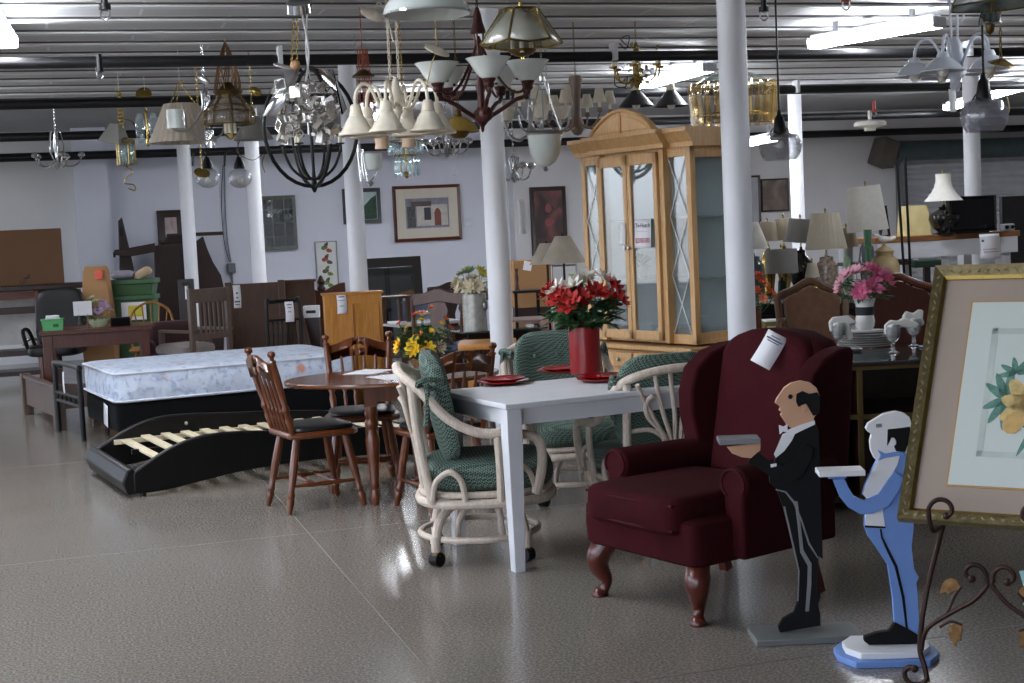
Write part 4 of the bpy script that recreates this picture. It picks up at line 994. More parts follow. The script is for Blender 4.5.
goblet(839, 350, 'goblet with a white napkin left of the plate stack', 0).rotation_euler.z = 0
goblet(893, 353, 'goblet with a white napkin in front of the plate stack, at its right end', 1).rotation_euler.z = 0
goblet(914, 346, 'goblet with a white napkin nearest the gilt picture frame', 2).rotation_euler.z = 0
pp_ = on_sb(868, 347)
for i in range(7):
    r = .155-.004*(i % 3) if i < 5 else .12
    sil('china_plate', ['lowest', 'second lowest', 'third lowest', 'middle', 'third highest', 'second highest', 'uppermost'][i]+' white china plate of the stack on the buffet', 'plate', [(0, 0), (r*.6, 0), (r, .010), (r+.002, .0135), (r*.62, .005), (0, .005)], M('grey_white_china', '#bfc3c3', .15, coat=.3), (pp_.x, pp_.y+.05, SZ+.0125*i), 36, 'white china plates stacked on the buffet')
vt = thing('banded_vase', 'white vase with a black band holding pink flowers', 'vase', (pp_.x, pp_.y+.05, SZ+.0125*6+.016))
obj('body', MB().lathe([(0, 0), (.035, 0), (.05, .02), (.055, .05), (.048, .085), (.048, .13), (.062, .175), (.058, .175), (.044, .13), (0, .12)], n=26), CHINA, vt)
obj('band', MB().lathe([(.049, .083), (.0505, .085), (.0505, .128), (.049, .13)], n=26), INK, vt)
bouquet('pink_bouquet', 'pink artificial flowers in the black banded vase', (pp_.x, pp_.y+.05, SZ+.255), 0, (
    ('pink_flower', PK, .065, 9, [(5.6, .55, .7), (6.1, .8, .55), (5.0, .7, .45), (4.3, .6, .30), (5.9, .3, .9)]),
    ('pale_pink_flower', PKL, .055, 9, [(3.6, .8, .75), (4.0, .6, .85), (.3, .9, .7), (3.3, .9, .45), (4.6, .2, .8)])), .15, .19, 90, .07, seed=21)
o = obj('dark_cloth', MB().pillow((0, 0, .008), (.10, .05, .016), .5, 16, 6), M('dark_cloth', '#4a4440', .9), M4=Matrix.Translation(on_sb(853, 352))); tag(o, 'small crumpled dark cloth before the left goblet', 'cloth')
o = obj('blue_napkin', MB().pillow((0, 0, .006), (.13, .05, .012), .5, 16, 6), M('blue_cloth', '#8d9fb5', .9), M4=Matrix.Translation(on_sb(931, 347))); tag(o, 'pale blue folded napkin beside the gilt picture frame', 'napkin')
# dining chairs behind the buffet
def scallop_chair(name, label, loc, rz, fm, pm, group=None, H=1.10, W=.54, arms=False, seatm=None):
    t = thing(name, label, 'chair', loc, rz, group)
    n = 24; top = [(-W/2+W*i/n, H-.10+.10*math.sin(PI*i/n)**.8+.012*math.cos(4*PI*i/n)) for i in range(n+1)]
    outer = [(-W/2+.03, .46)]+top+[(W/2-.03, .46)]
    sh = Matrix(((1, 0, 0, 0), (0, 1, .17, .17), (0, 0, 1, 0), (0, 0, 0, 1)))
    inner = [(x*.84, .52+(z-.46)*.86) for x, z in outer]
    obj('back_panel', MB().prism(inner, .035, sh), pm, t, bevel=.01)
    loop = [sh @ V((x, 0, z)) for x, z in outer]
    obj('back_frame', MB().tube(loop, .024, 8, True), fm, t)
    obj('seat', MB().pillow((0, 0, .44), (W, .48, .10), .3, 28, 8), seatm or pm, t)
    obj('seat_frame', MB().box((0, 0, .385), (W-.02, .46, .06)), fm, t, bevel=.01)
    for s in (-1, 1):
        obj('leg', MB().ctube([(s*(W/2-.05), -.19, .40), (s*(W/2-.03), -.22, .27), (s*(W/2-.055), -.2, .08), (s*(W/2-.04), -.225, 0)], .022, 8), fm, t)
        obj('leg', MB().ctube([(s*(W/2-.05), .19, .42), (s*(W/2-.05), .22, .2), (s*(W/2-.05), .29, 0)], .02, 8), fm, t)
        if arms: obj('arm', MB().ctube([(s*(W/2-.02), .31, .86), (s*(W/2+.03), .2, .84), (s*(W/2+.05), .05, .68), (s*(W/2+.04), -.1, .66), (s*(W/2), -.14, .42)], .018, 8), fm, t)
    return t
CANE = M('brown_cane', '#6d4c36', .5, var=.2, vs=25, coat=.2); CHF = WOOD('chair_frame_brown', '#4b3322', '#6a4b33', .4)
q = U(826, 300, 8.55); scallop_chair('cane_back_chair', 'brown cane backed dining chair left of the pink flowers', (q.x, q.y, 0), face_rz(.05, -1), CHF, CANE, arms=True, H=1.08, W=.42)
q = U(908, 300, 8.6); scallop_chair('dining_chair', 'dark red brown dining chair right of the pink flowers', (q.x, q.y, 0), face_rz(-.1, -1), REDW, WOOD('dark_red_panel', '#32140c', '#4b2014', .3, coat=.3), H=1.08, W=.46)
# ================================================================ LAMP TABLES
lt = thing('lamp_table', 'long dark table crowded with table lamps behind the dining chairs', 'table', (2.32, 11.3, 0), .05)
obj('tabletop', MB().box((0, 0, .83), (1.82, 1.75, .04)), DARKW, lt, bevel=.006)
obj('apron', MB().box((0, -.8, .75), (1.7, .03, .12)), DARKW, lt)
for sx in (-1, 1):
    for sy in (-1, 1): obj('leg', MB().box((sx*.84, sy*.8, .405), (.07, .07, .81)), DARKW, lt)
LZ = .85
def shade(mb, z0, z1, r0, r1, n=24, bell=0, flute=0, nf=0, sq=False):
    pts = []
    for i in range(7):
        f = i/6; r = r0+(r1-r0)*f-bell*math.sin(PI*f); pts.append((r, z0+(z1-z0)*f))
    inn = [(r-.004, z) for r, z in pts[::-1]]
    return mb.lathe(pts+inn+[pts[0]], n=4 if sq else n, flute=flute, nf=nf)
def lamp(name, label, px, pytop, pybot, wtop, wbot, Y, prof, bmat, smat, tilt=0, bell=0, stemmat=None, sq=False, base_z=LZ, flute=0, nf=0):
    pt, pb = U(px, pytop, Y), U(px, pybot, Y); k_ = Y/1450
    t = thing(name, label, 'lamp', (pt.x, pt.y, base_z)); zt, zb_ = pt.z-base_z, pb.z-base_z
    hb = zb_-.03
    obj('base', MB().lathe([(r, z*hb) for r, z in prof], n=24), bmat, t)
    obj('stem', MB().cyl((0, 0, hb*.98), (0, 0, zt+.01), .006), stemmat or BRASS, t)
    R = Matrix.Translation((0, 0, (zt+zb_)/2)) @ Matrix.Rotation(tilt, 4, 'Y') @ Matrix.Translation((0, 0, -(zt+zb_)/2))
    if sq: R = R @ Matrix.Rotation(PI/4, 4, 'Z')
    s = obj('shade', shade(MB(), zb_, zt, wbot*k_/2*(1.41 if sq else 1), wtop*k_/2*(1.41 if sq else 1), 28 if not nf else nf*4, bell, flute, nf, sq), smat, t, M4=R)
    obj('finial', MB().lathe([(0, 0), (.006, .004), (.010, .014), (.004, .026), (0, .032)], (0, 0, zt+.008), 8), stemmat or BRASS, t)
    return t
URN = [(0, 0), (.07, 0), (.075, .03), (.05, .06), (.045, .10), (.085, .30), (.10, .50), (.095, .65), (.05, .80), (.03, .86), (.035, .92), (.012, .95), (.01, 1), (0, 1)]
JAR = [(0, 0), (.075, 0), (.08, .05), (.085, .4), (.08, .75), (.05, .85), (.05, .92), (.012, .94), (.012, 1), (0, 1)]
BOT = [(0, 0), (.09, 0), (.095, .04), (.07, .12), (.035, .3), (.03, .7), (.028, .85), (.012, .9), (.012, 1), (0, 1)]
VASE = [(0, 0), (.05, 0), (.055, .05), (.04, .12), (.055, .4), (.065, .6), (.05, .8), (.02, .9), (.01, 1), (0, 1)]
SHELLS = M('shells_in_glass', '#b9a596', .2, var=.5, vs=45, coat=.5); URNB = M('black_urn', '#121012', .15, coat=.4); CELA = M('celadon', '#9cc09a', .25, coat=.3); TANC = M('tan_ceramic', '#a68f68', .55, var=.2, vs=12, bmp=.3); GBOT = GLASS('blue_grey_glass', '#7d9097', .04, .4)
lamp('table_lamp', 'table lamp with cream pleated cone shade and a jar base of shells', 825, 213, 249, 27, 41, 10.8, JAR, SHELLS, SHADE, .0, flute=.012, nf=24)
lamp('table_lamp', 'tallest table lamp, with a big white drum shade, behind the pink flowers', 865, 186, 231, 32, 41, 11.0, VASE, GBOT, SHADEW, -.07)
lamp('table_lamp', 'table lamp with tilted grey shade on a black urn base', 800, 219, 243, 24, 30, 11.6, URN, URNB, SHADEG, .12)
lamp('table_lamp', 'low table lamp with a wide grey drum shade near the orange flowers', 781, 249, 273, 31, 33, 10.8, BOT, BMET, SHADEG)
lamp('table_lamp', 'beige shaded brass table lamp with dark shade rim beyond the grey drum shade', 767, 222, 241, 16, 22, 11.9, VASE, BRASS, SHADEB, .1)
lamp('table_lamp', 'crumpled translucent shade on a brass lamp between beige and grey shades', 783, 218, 240, 16, 12, 11.95, VASE, BRASS, SHADE, -.05)
lamp('table_lamp', 'white cone shaded lamp half hidden by the foremost white column', 752, 222, 249, 12, 32, 11.2, JAR, GBOT, SHADEW)
lamp('table_lamp', 'tiny lamp with a cream shade in front of the black urn lamp', 812, 263, 277, 9, 15, 10.7, VASE, BRASS, SHADE)
lamp('table_lamp', 'pale green bottle lamp with beige shade beside the shell jar lamp', 846, 228, 247, 16, 24, 11.2, BOT, CELA, SHADEB)
# ginger jar with lid, and a white bird on it
p = U(884, 240, 10.7); t = thing('ginger_jar', 'tan ceramic lidded jar between pink flowers and wooden counter', 'jar', (p.x, p.y, LZ))
obj('body', MB().lathe([(0, 0), (.08, 0), (.085, .03), (.105, .15), (.11, .24), (.09, .30), (.065, .32), (.065, .345), (0, .345)], n=28, flute=.02, nf=12), TANC, t)
obj('lid', MB().lathe([(.07, .345), (.072, .355), (.04, .38), (.015, .395), (.012, .41), (0, .415)], n=24), TANC, t)
t = thing('bird_figurine', 'white bird figurine resting on the tan jar lid', 'figurine', (p.x, p.y, LZ+.418), .4)
obj('body', MB().ctube([(-.09, 0, .055), (-.05, 0, .05), (0, 0, .025), (.05, 0, .02), (.10, 0, .03)], .012, 8).ball((0, 0, .025), .028, 10, (1.8, .8, .85)), CHINA, t)
obj('beak', MB().cyl((.10, 0, .03), (.125, 0, .026), .007, .001, 6), BRASS, t)
# green slender glass stem standing before the tall lamp
p = U(868, 250, 10.55); t = thing('green_glass_vase', 'slender green glass vase standing before the tall drum shaded lamp', 'vase', (p.x, p.y, LZ))
obj('body', MB().lathe([(0, 0), (.05, 0), (.055, .01), (.018, .05), (.022, .30), (.030, .52), (.027, .52), (.018, .30), (.0, .06)], n=18), GLASS('green_glass', '#6fa57f', .04, .35, '#9fd0ae'), t)
# black box, black printer, box with print, orange flowers in a dark vase
p = U(781, 300, 10.0); t = thing('black_cabinet', 'low black cabinet beneath the grey drum shaded lamp', 'cabinet', (p.x, p.y+.2, 0), .1)
obj('body', MB().box((0, 0, .45), (.62, .42, .90)), BMET, t, bevel=.01); obj('door', MB().box((0, -.215, .43), (.58, .015, .78)), BLEATH, t, bevel=.004); obj('handle', MB().box((.2, -.23, .6), (.015, .02, .1)), NICKEL, t)
p = U(778, 322, 9.15); t = thing('console_table', 'small wooden console table behind the wing chair', 'table', (p.x+.04, p.y+.1, 0), .05)
obj('tabletop', MB().box((0, 0, .735), (.46, .36, .03)), REDW, t, bevel=.005)
for sx in (-1, 1):
    for sy in (-1, 1): obj('leg', MB().box((sx*.2, sy*.14, .36), (.04, .04, .72)), REDW, t)
t2 = thing('boxed_set', 'flat olive box with worn pale print lying on the console table', 'box', (p.x+.01, p.y+.02, .75), .05)
obj('lid', MB().box((0, 0, .045), (.22, .16, .09)), M('olive_box', '#6b6333', .6), t2, bevel=.004); obj('top_sheet', MB().box((0, 0, .094), (.21, .15, .008)), PAPER, t2)
obj('print_line', MB().box((-.04, -.081, .05), (.11, .001, .025)), M('faded_print', '#b9b193', .8), t2)
p = U(758, 320, 9.15); t = thing('dark_vase', 'dark wooden vase holding orange flowers beside the foremost column', 'vase', (p.x, p.y+.06, .75))
obj('body', MB().lathe([(0, 0), (.045, 0), (.05, .02), (.032, .10), (.034, .18), (.03, .18), (0, .16)], n=18), REDW, t)
obj('rim', MB().lathe([(.03, .178), (.037, .18), (.037, .188), (.03, .19)], n=18), REDW, t)
bouquet('orange_bouquet', 'orange artificial flowers beside the foremost white column', (p.x, p.y+.06, .92), 0, (('orange_flower', PO, .045, 8, [(5.5, .5, .7), (.2, .7, .5), (4.6, .4, .5), (6.0, .9, .35), (5.2, .3, .95), (.5, .3, .8)]), ('coral_flower', PETAL('coral', '#d1805c'), .04, 8, [(4.0, .6, .8), (3.5, .8, .6), (5.0, .8, .3)])), .12, .22, 40, .06, seed=9)
# ================================================================ COUNTER at the back right
p0 = G(876, 238, 1.28); k_ = 12.6
A = U(876, 238, 12.4); B_ = U(1016, 231, 12.9); dirv = V((B_.x-A.x, B_.y-A.y, 0)); L_ = dirv.length; az = math.atan2(dirv.y, dirv.x)
ct = thing('workbench', 'white workbench with a wooden top carrying the black television', 'workbench', (A.x, A.y, 0), az); CZ = A.z
obj('worktop', MB().box((L_/2, .35, CZ-.025), (L_+.05, .75, .05)), WOOD('bench_top', '#7d5230', '#99683f', .5, (1, 6, 6)), ct, bevel=.004)
obj('apron', MB().box((L_/2, .0, CZ-.12), (L_, .04, .14)), WHITE, ct)
for x in (.1, L_*.5, L_-.08): obj('leg', MB().box((x, .08, (CZ-.05)/2), (.09, .09, CZ-.05)), WHITE, ct); obj('leg', MB().box((x, .62, (CZ-.05)/2), (.09, .09, CZ-.05)), WHITE, ct)
obj('brace', MB().bar((L_*.5, .05, CZ-.55), (L_*.5-.38, .05, CZ-.15), .09, .04), WHITE, ct)
obj('shelf', MB().box((L_*.27, .35, CZ-.23), (L_*.5, .6, .03)), BROWNW, ct)
def bench(px, py=235, dy=.3): 
    q = U(px, py, 12.5+dy); return V((q.x, q.y, CZ))
lamp('table_lamp', 'black urn lamp with a white bell shade on the workbench', 943, 174, 201, 15, 38, 12.65, [(r*1.35, z) for r, z in URN], URNB, SHADEW, bell=.035, base_z=CZ)
q = bench(914, dy=.25); t = thing('square_lamp_shade', 'pale yellow square lamp shade standing on the workbench', 'lamp shade', q, .1)
obj('shade', shade(MB(), .0, .26, .16, .135, sq=True), M('yellow_shade', '#cfc08a', .85), t, M4=Matrix.Rotation(PI/4, 4, 'Z')); obj('ring', MB().ctube([(.05*math.cos(i), .05*math.sin(i), .25) for i in [j*PI/4 for j in range(8)]], .004, 6, 2, True).cyl((-.095, 0, .25), (.095, 0, .25), .003), BRASS, t)
q = bench(972, dy=.15); t = thing('television', 'black flat television on the workbench behind the paper notice', 'television', q, az)
obj('screen', MB().box((0, 0, .165), (.46, .03, .27)), M('tv_screen', '#0b0b0e', .12), t, bevel=.004)
obj('bezel', frame_ring(MB(), .50, .31, .022, -.022, .02), BMET, t, M4=Matrix.Translation((0, 0, .01))); obj('back_cover', MB().box((0, .035, .165), (.40, .05, .22)), BMET, t, bevel=.01)
obj('stand', MB().box((0, .01, .006), (.26, .16, .012)).box((0, .02, .02), (.06, .03, .04)), BMET, t, bevel=.003)
q = bench(1007, dy=.12); t = thing('camera_like_device', 'small grey boxy device on the workbench right of the television', 'device', q, az)
t.name = 'grey_device'; obj('body', MB().box((0, 0, .035), (.12, .07, .06)), M('device_grey', '#8b8d90', .5), t, bevel=.012, seg=3)
for x in (-.03, .03): obj('dial', MB().cyl((x, -.035, .038), (x, -.045, .038), .016), BMET, t)
q = U(977, 234, 12.25); q2 = U(1001, 234, 12.25)
t = paper_tag('paper_sign', 'white paper notice taped to the workbench under the television', Matrix.Translation((q+q2)/2) @ Matrix.Rotation(az, 4, 'Z'), .205, .205, curl=.004)
obj('emblem', MB().box((-.07, -.006, -.055), (.025, .001, .02)), M('faded_ink', '#8c8d93', .8), t)
mb = MB()
for z, x, w in ((-.128, 0, .14), (-.15, .01, .15)): 
    for i in range(9): mb.box((x-w/2+w*(i+.5)/9, -.0075, z), (w/9*.7, .001, .008))
obj('print_line', mb, M('faded_red', '#b58a90', .8), t)
q = U(1012, 250, 13.6); t = thing('black_partition_board', 'large black board standing behind the television', 'board', (q.x+.25, q.y, 0), az)
obj('panel', MB().box((0, 0, .80), (.85, .04, 1.56)), M('board_black', '#1f1f22', .6), t, bevel=.004)
for s in (-1, 1): obj('foot', MB().box((s*.35, 0, .02), (.06, .4, .04)), BMET, t)
# poles, easel frame and brush beside the bench
q = U(911, 262, 11.9)
for i, (ptx, pty, lab) in enumerate(((897, 166, 'thin black pole leaning towards the motor box of the shutter'), (905, 160, 'thin black upright pole standing beside the shutter door'))):
    b0 = V((q.x-.02+.035*i, q.y, 0)); tp = U(ptx, pty, 12.0); t = thing('black_pole', lab, 'pole', b0, 0, 'black poles before the shutter')
    obj('shaft', MB().cyl((0, 0, 0), tp-b0, .011), BMET, t); obj('tip', MB().cyl((tp-b0), (tp-b0)*1.01, .014), BMET, t)
t = thing('broom_head', 'dark green brush block resting beside the workbench shelf', 'brush', (q.x+.08, q.y-.16, 0), 0)
obj('post', MB().box((0, 0, .52), (.05, .05, 1.04)), DARKW, t); obj('block', MB().box((0, 0, 1.06), (.22, .10, .06)), M('brush_green', '#24382e', .9, bmp=.5), t, bevel=.01)
q = U(888, 222, 12.6); t = thing('empty_easel_frame', 'narrow black empty frame leaning behind the tan jar', 'frame', (q.x, q.y+.1, CZ), .3)
obj('frame', frame_ring(MB(), .10, .27, .016, -.01, .01), BMET, t, M4=Matrix.Rotation(-.12, 4, 'Y')); obj('strut', MB().bar((0, .01, .2), (0, .08, .0), .015, .005), BMET, t)
# pictures on the grey wall
def wallpic(name, label, px, py, w, h, z_off=.03, fw=.05, fm=DARKW, fill=None, extra=None, mat_=None, yb=20.2, cat='picture'):
    # hung on the back wall; centre at pixel px,py
    d = ray(px, py); n = EY; tt = (yb-z_off)/d.dot(n); p = V((0, 0, EYE))+d*tt
    t = thing(name, label, cat, (p.x, p.y, p.z-h/2), TH)
    obj('frame', frame_ring(MB(), w, h, fw, -.025, .025), fm, t)
    obj('artwork', MB().box((0, .008, h/2), (w-fw*1.6, .008, h-fw*1.6)), fill, t)
    return t
def PAINT(name, cols, scale, dist=1.0):
    m, nt, b = base_mat(name); n = noise(nt, coords(nt), scale, 3, dist)
    nt.links.new(ramp(nt, n, [(.3+.4*i/(len(cols)-1), lin(c)) for i, c in enumerate(cols)]), b.inputs['Base Color']); b.inputs['Roughness'].default_value = .5; return m
wallpic('framed_picture', 'dim brown picture on the grey wall left of a far white column', 775, 195, .46, .50, fw=.02, fill=PAINT('brown_picture', ['#4a3f38', '#6c5f55', '#8b7c70'], 3))
wallpic('framed_picture', 'tall dark framed picture half hidden behind the foremost column', 748, 204, .42, .86, fw=.03, fill=PAINT('pale_picture', ['#8a8a8f', '#a7a7ab'], 2))
t = wallpic('framed_picture', 'dark framed tall flower picture right of the white column', 549, 221, .55, 1.0, fw=.06, fill=PAINT('dark_flower_picture', ['#1c1414', '#3b2525', '#6d3a3b', '#54493a'], 2.2))
for pl in (petal(-.06, .45, .4, .16, .12), petal(.0, .62, 1.6, .14, .10)): obj('painted_flower', MB().prism(pl, .004, IDM), M('dim_red', '#7c3f42', .6), t)
# ================================================================ BACK LEFT AND BACK MIDDLE
def A_(px, Y): q = U(px, 300, Y); return V((q.x, q.y, 0))
def zat(py, px, Y): return U(px, py, Y).z
def span(px0, px1, Y0, Y1=None):
    a, b_ = A_(px0, Y0), A_(px1, Y1 or Y0); d = b_-a; return (a+b_)/2, d.length, math.atan2(d.y, d.x)
# ---- desk at the left with things on it
c, L, a = span(41, 149, 13.2, 13.45); DZ = .76
dk = thing('wooden_desk', 'red brown wooden desk behind the pale blue mattress', 'desk', c+V((-.12, .38, 0)), a)
obj('desktop', MB().box((0, 0, DZ-.02), (L+.04, .80, .04)), REDW, dk, bevel=.005)
obj('apron', MB().box((0, -.35, DZ-.10), (L-.06, .025, .12)).box((0, .35, DZ-.10), (L-.06, .025, .12)), REDW, dk)
for sx in (-1, 1):
    for sy in (-1, 1): obj('leg', MB().box((sx*(L/2-.045), sy*.35, (DZ-.04)/2), (.085, .07, DZ-.04)), REDW, dk, bevel=.004)
def ondesk(px, dy): q = A_(px, 13.3+dy); return V((q.x, q.y, DZ))
GRNP = M('green_plastic', '#57b06a', .4); 
t = thing('green_basket', 'small bright green basket of papers on the desk corner', 'basket', ondesk(51, .12), a)
obj('body', MB().prism([(-.085, 0), (.085, 0), (.098, .10), (.088, .10), (.078, .012), (-.078, .012), (-.088, .10), (-.098, .10)], .15, IDM).box((0, -.07, .05), (.17, .006, .09)).box((0, .07, .05), (.17, .006, .09)), GRNP, t)
obj('rim', MB().tube(rect_loop(.20, .16, .10, .02), .006, 6, True), GRNP, t)
obj('lettering', MB().box((.03, -.076, .045), (.05, .002, .03)), M('dark_green_print', '#1f5b33', .6), t)
for i in range(4): obj('paper', MB().box((-.05+.03*i, .0, .09), (.03, .12, .09), Euler((0, .25-.15*i, .1*i))), PAPER, t)
t = thing('sign_holder', 'clear stand with a blank white card on the desk', 'sign', ondesk(82, .10), a)
obj('stand', MB().box((0, 0, .006), (.13, .08, .012)).box((-.04, 0, .07), (.012, .006, .14)).box((.04, 0, .07), (.012, .006, .14)), CLEAR, t)
obj('card', MB().box((0, 0, .19), (.165, .004, .13)), PAPER, t)
p = ondesk(98, .3); t = thing('pale_flower_bowl', 'pale green patterned bowl of flowers on the desk', 'bowl', p)
obj('body', MB().lathe([(0, 0), (.06, 0), (.095, .04), (.10, .075), (.09, .075), (0, .03)], n=22), M('pale_green_bowl', '#a9b394', .5, var=.25, vs=30), t)
bouquet('lavender_bouquet', 'lavender and green artificial flowers in the bowl on the desk', p+V((0, 0, .06)), 0, (('lavender_flower', PLV, .055, 9, [(5.6, .6, .6), (.2, .7, .5), (5.0, .5, .4), (6.0, .3, .75)]), ('pale_flower', PG, .045, 7, [(3.8, .5, .95), (4.4, .3, .8), (3.2, .6, .7)])), .13, .22, 60, .06, seed=31)
q = ondesk(119, .35); t = thing('black_speaker_bar', 'low black box on the desk right of the flower bowl', 'box', q, a)
obj('body', MB().box((0, 0, .04), (.18, .10, .08)), BMET, t, bevel=.008); obj('grille', MB().box((0, -.052, .04), (.16, .004, .06)), BFAB, t)
# office chair behind the desk
p = A_(55, 14.9); t = thing('office_chair', 'black leather office chair behind the wooden desk', 'chair', (p.x, p.y, 0), face_rz(.1, -1))
mb = MB().pillow((0, .22, .80), (.50, .14, .60), .35, 36, 12)
for v in mb.bm.verts: v.co.y += (v.co.z-.8)*.2-.25*(v.co.x)**2
obj('backrest', mb, BLEATH, t); obj('seat', MB().pillow((0, -.05, .48), (.54, .52, .12), .35, 30, 8), BLEATH, t)
obj('column', MB().cyl((0, 0, .1), (0, 0, .43), .03), BMET, t)
for i in range(5):
    an = i*2*PI/5; e = V((math.cos(an)*.3, math.sin(an)*.3, .07)); lg = obj('leg', MB().bar((0, 0, .11), e, .05, .03), BMET, t); obj('caster', MB().ball((e.x, e.y, .03), .03, 8), BMET, lg)
for s in (-1, 1): obj('armrest', MB().ctube([(s*.27, .2, .5), (s*.31, .1, .68), (s*.31, -.15, .68), (s*.27, -.15, .5)], .02, 8), BMET, t)
# ---- console shelf at far left with the cardboard carton on it
c, L, a = span(-40, 77, 16.2, 16.6); ztop = zat(285, 40, 16.4)
t = thing('console_shelf', 'dark red wooden console with shelves under the big cardboard carton', 'console', c+V((0, .25, 0)), a)
obj('top', MB().box((0, 0, ztop-.03), (L+.06, .5, .06)), DARKW, t, bevel=.012)
obj('dentil_rail', MB().box((0, -.22, ztop-.11), (L-.06, .03, .08)), REDW, t)
mb = MB()
for i in range(24): mb.box((-L/2+.08+i*(L-.16)/23, -.24, ztop-.085), (.02, .02, .025))
obj('dentil_moulding', mb, REDW, t)
for x in (-L/2+.06, .12, L/2-.42): obj('post', MB().turned((x, -.2, .0), (x, -.2, ztop-.06), [(.03, 0), (.045, .05), (.035, .1), (.045, .3), (.03, .36), (.045, .42), (.035, .7), (.05, .8), (.035, .9), (.045, 1)], 12), REDW, t)
for x in (-L/2+.06, L/2-.42): obj('post', MB().box((x, .2, (ztop-.06)/2), (.05, .05, ztop-.06)), REDW, t)
obj('upper_rail', MB().box((-.1, -.2, zat(310, 30, 16.4)), (L-.5, .04, .08)), DARKW, t); obj('shelf', MB().box((-.1, 0, zat(353, 30, 16.4)), (L-.4, .45, .06)), DARKW, t); obj('low_shelf', MB().box((-.1, 0, .12), (L-.4, .45, .05)), DARKW, t)
obj('back_panel', MB().box((-.1, .22, .75), (L-.45, .015, .65)), M('dim_white_panel', '#b9b7b3', .8), t)
q = c+V((0, .25, 0)); sd = V((math.cos(a), math.sin(a), 0))
t = thing('metal_fan', 'chrome curved object on the console shelf left of the desk', 'ornament', q+sd*(.05)+V((0, -.1, zat(353, 30, 16.4)+.03)), a)
t.name = 'chrome_ornament'; obj('arc', MB().ctube([(-.09, 0, .05), (-.06, 0, .10), (.02, 0, .12), (.10, 0, .08)], .018, 8), CHROME, t); obj('base', MB().lathe([(0, 0), (.07, 0), (.06, .03), (.015, .05), (.015, .1), (0, .1)], n=14), NICKEL, t)
bxw = (A_(62, 16.5)-A_(-42, 16.4)).length; bh = zat(229, 30, 16.5)-ztop
t = thing('cardboard_carton', 'large brown cardboard carton standing on the console against the wall', 'carton', c+V((-.19, .36, ztop)), a)
bo = obj('body', MB().box((0, 0, bh/2), (bxw, .12, bh)), CARDD, t, bevel=.004); obj('carton_side_shadow', MB().box((bxw/2+.002, 0, bh/2), (.004, .10, bh*.98)), M('side_shadow_dark', '#1e1916', .7), t)  # dark sheet on the carton's end: its side shadow put into colour
text('lettering', 'S', .11, INK, t, Matrix.Translation((.13, -.062, .035)) @ Matrix.Rotation(PI/2, 4, 'X') @ Matrix.Rotation(PI/2, 4, 'Z'))
cr = [(.145+.05*math.cos(x_), .125+.05*math.sin(x_)) for x_ in [-.2*PI*0-2.0+i*.26 for i in range(9)]]
obj('printed_crescent', MB().tube([(x, -.0615, z) for x, z in cr], [.003, .006, .009, .011, .012, .011, .009, .006, .003], 6), INK, t)
# ---- wooden trunk / low bed and metal footboard in front of the desk
c, L, a = span(20, 51, 13.3, 12.05)
t = thing('wooden_bench_frame', 'low grey brown wooden bed end standing left of the black metal footboard', 'bed end', c, a)
for x in (-L/2, L/2): obj('post', MB().box((x, 0, .19), (.09, .09, .38)), GREYW, t, bevel=.006)
obj('panel', MB().box((0, 0, .22), (L, .03, .24)), GREYW, t); obj('cap', MB().box((0, 0, .355), (L+.06, .07, .03)), GREYW, t, bevel=.006)
obj('side_rail', MB().box((L/2-.0, .14, .27), (.03, .28, .2)), GREYW, t); obj('inner_floor', MB().box((0, .14, .2), (L-.05, .26, .02)), WALNUT, t)
for x in (-L/2, L/2): obj('post', MB().box((x, .3, .2), (.06, .06, .4)), GREYW, t)
c, L, a = span(50, 74, 11.9, 11.25); zt = zat(365, 66, 11.6)
t = thing('metal_footboard', 'small black metal bed footboard with a hanging tag beside the mattress end', 'footboard', c, a)
obj('frame', MB().ctube([(-L/2, 0, 0), (-L/2, 0, zt-.06), (-L/2+.04, 0, zt), (L/2-.04, 0, zt), (L/2, 0, zt-.06), (L/2, 0, 0)], .022, 10), BMET, t)
for z in (zt-.24, .27): obj('rail', MB().cyl((-L/2, 0, z), (L/2, 0, z), .014), BMET, t)
for i in range(6): x = -L/2+.04+(L-.08)*i/5; obj('spindle', MB().turned((x, 0, .27), (x, 0, zt-.24), [(.008, 0), (.012, .2), (.006, .3), (.014, .5), (.006, .7), (.012, .8), (.008, 1)], 8), BMET, t)
paper_tag('hanging_tag', 'small white tag hanging from the black metal footboard', Matrix.Translation(c+V((-.02, -.03, zt-.05))) @ Matrix.Rotation(a, 4, 'Z') @ Matrix.Rotation(-.2, 4, 'Y'), .05, .17, curl=.01)
# ---- paper sack, green bins
p = A_(98, 15.4); t = thing('paper_sack', 'tall brown paper sack with a red patch left of the green bins', 'sack', p)
hgt = zat(266, 98, 15.4); mb = MB()
lay = [(0, .15, .1), (.4, .17, .11), (.9, .15, .09), (hgt-.06, .13, .05), (hgt, .12, .012)]; vs = [(x*w_, y*d_, z) for z, w_, d_ in lay for x, y in ((-1, -1), (1, -1), (1, 1), (-1, 1))]
mb.raw(vs, [(3, 2, 1, 0)]+[(r*4+k_, r*4+(k_+1) % 4, r*4+4+(k_+1) % 4, r*4+4+k_) for r in range(4) for k_ in range(4)]+[(16, 17, 18, 19)])
obj('body', mb, CARD, t, bevel=.01); obj('patch', MB().box((.05, -.075, hgt-.09), (.08, .006, .10), Euler((-.25, 0, 0))), PETAL('patch', '#c2492f'), t)
p = A_(134, 15.7); GBIN = M('green_bin', '#2f5730', .5, var=.08, vs=3)
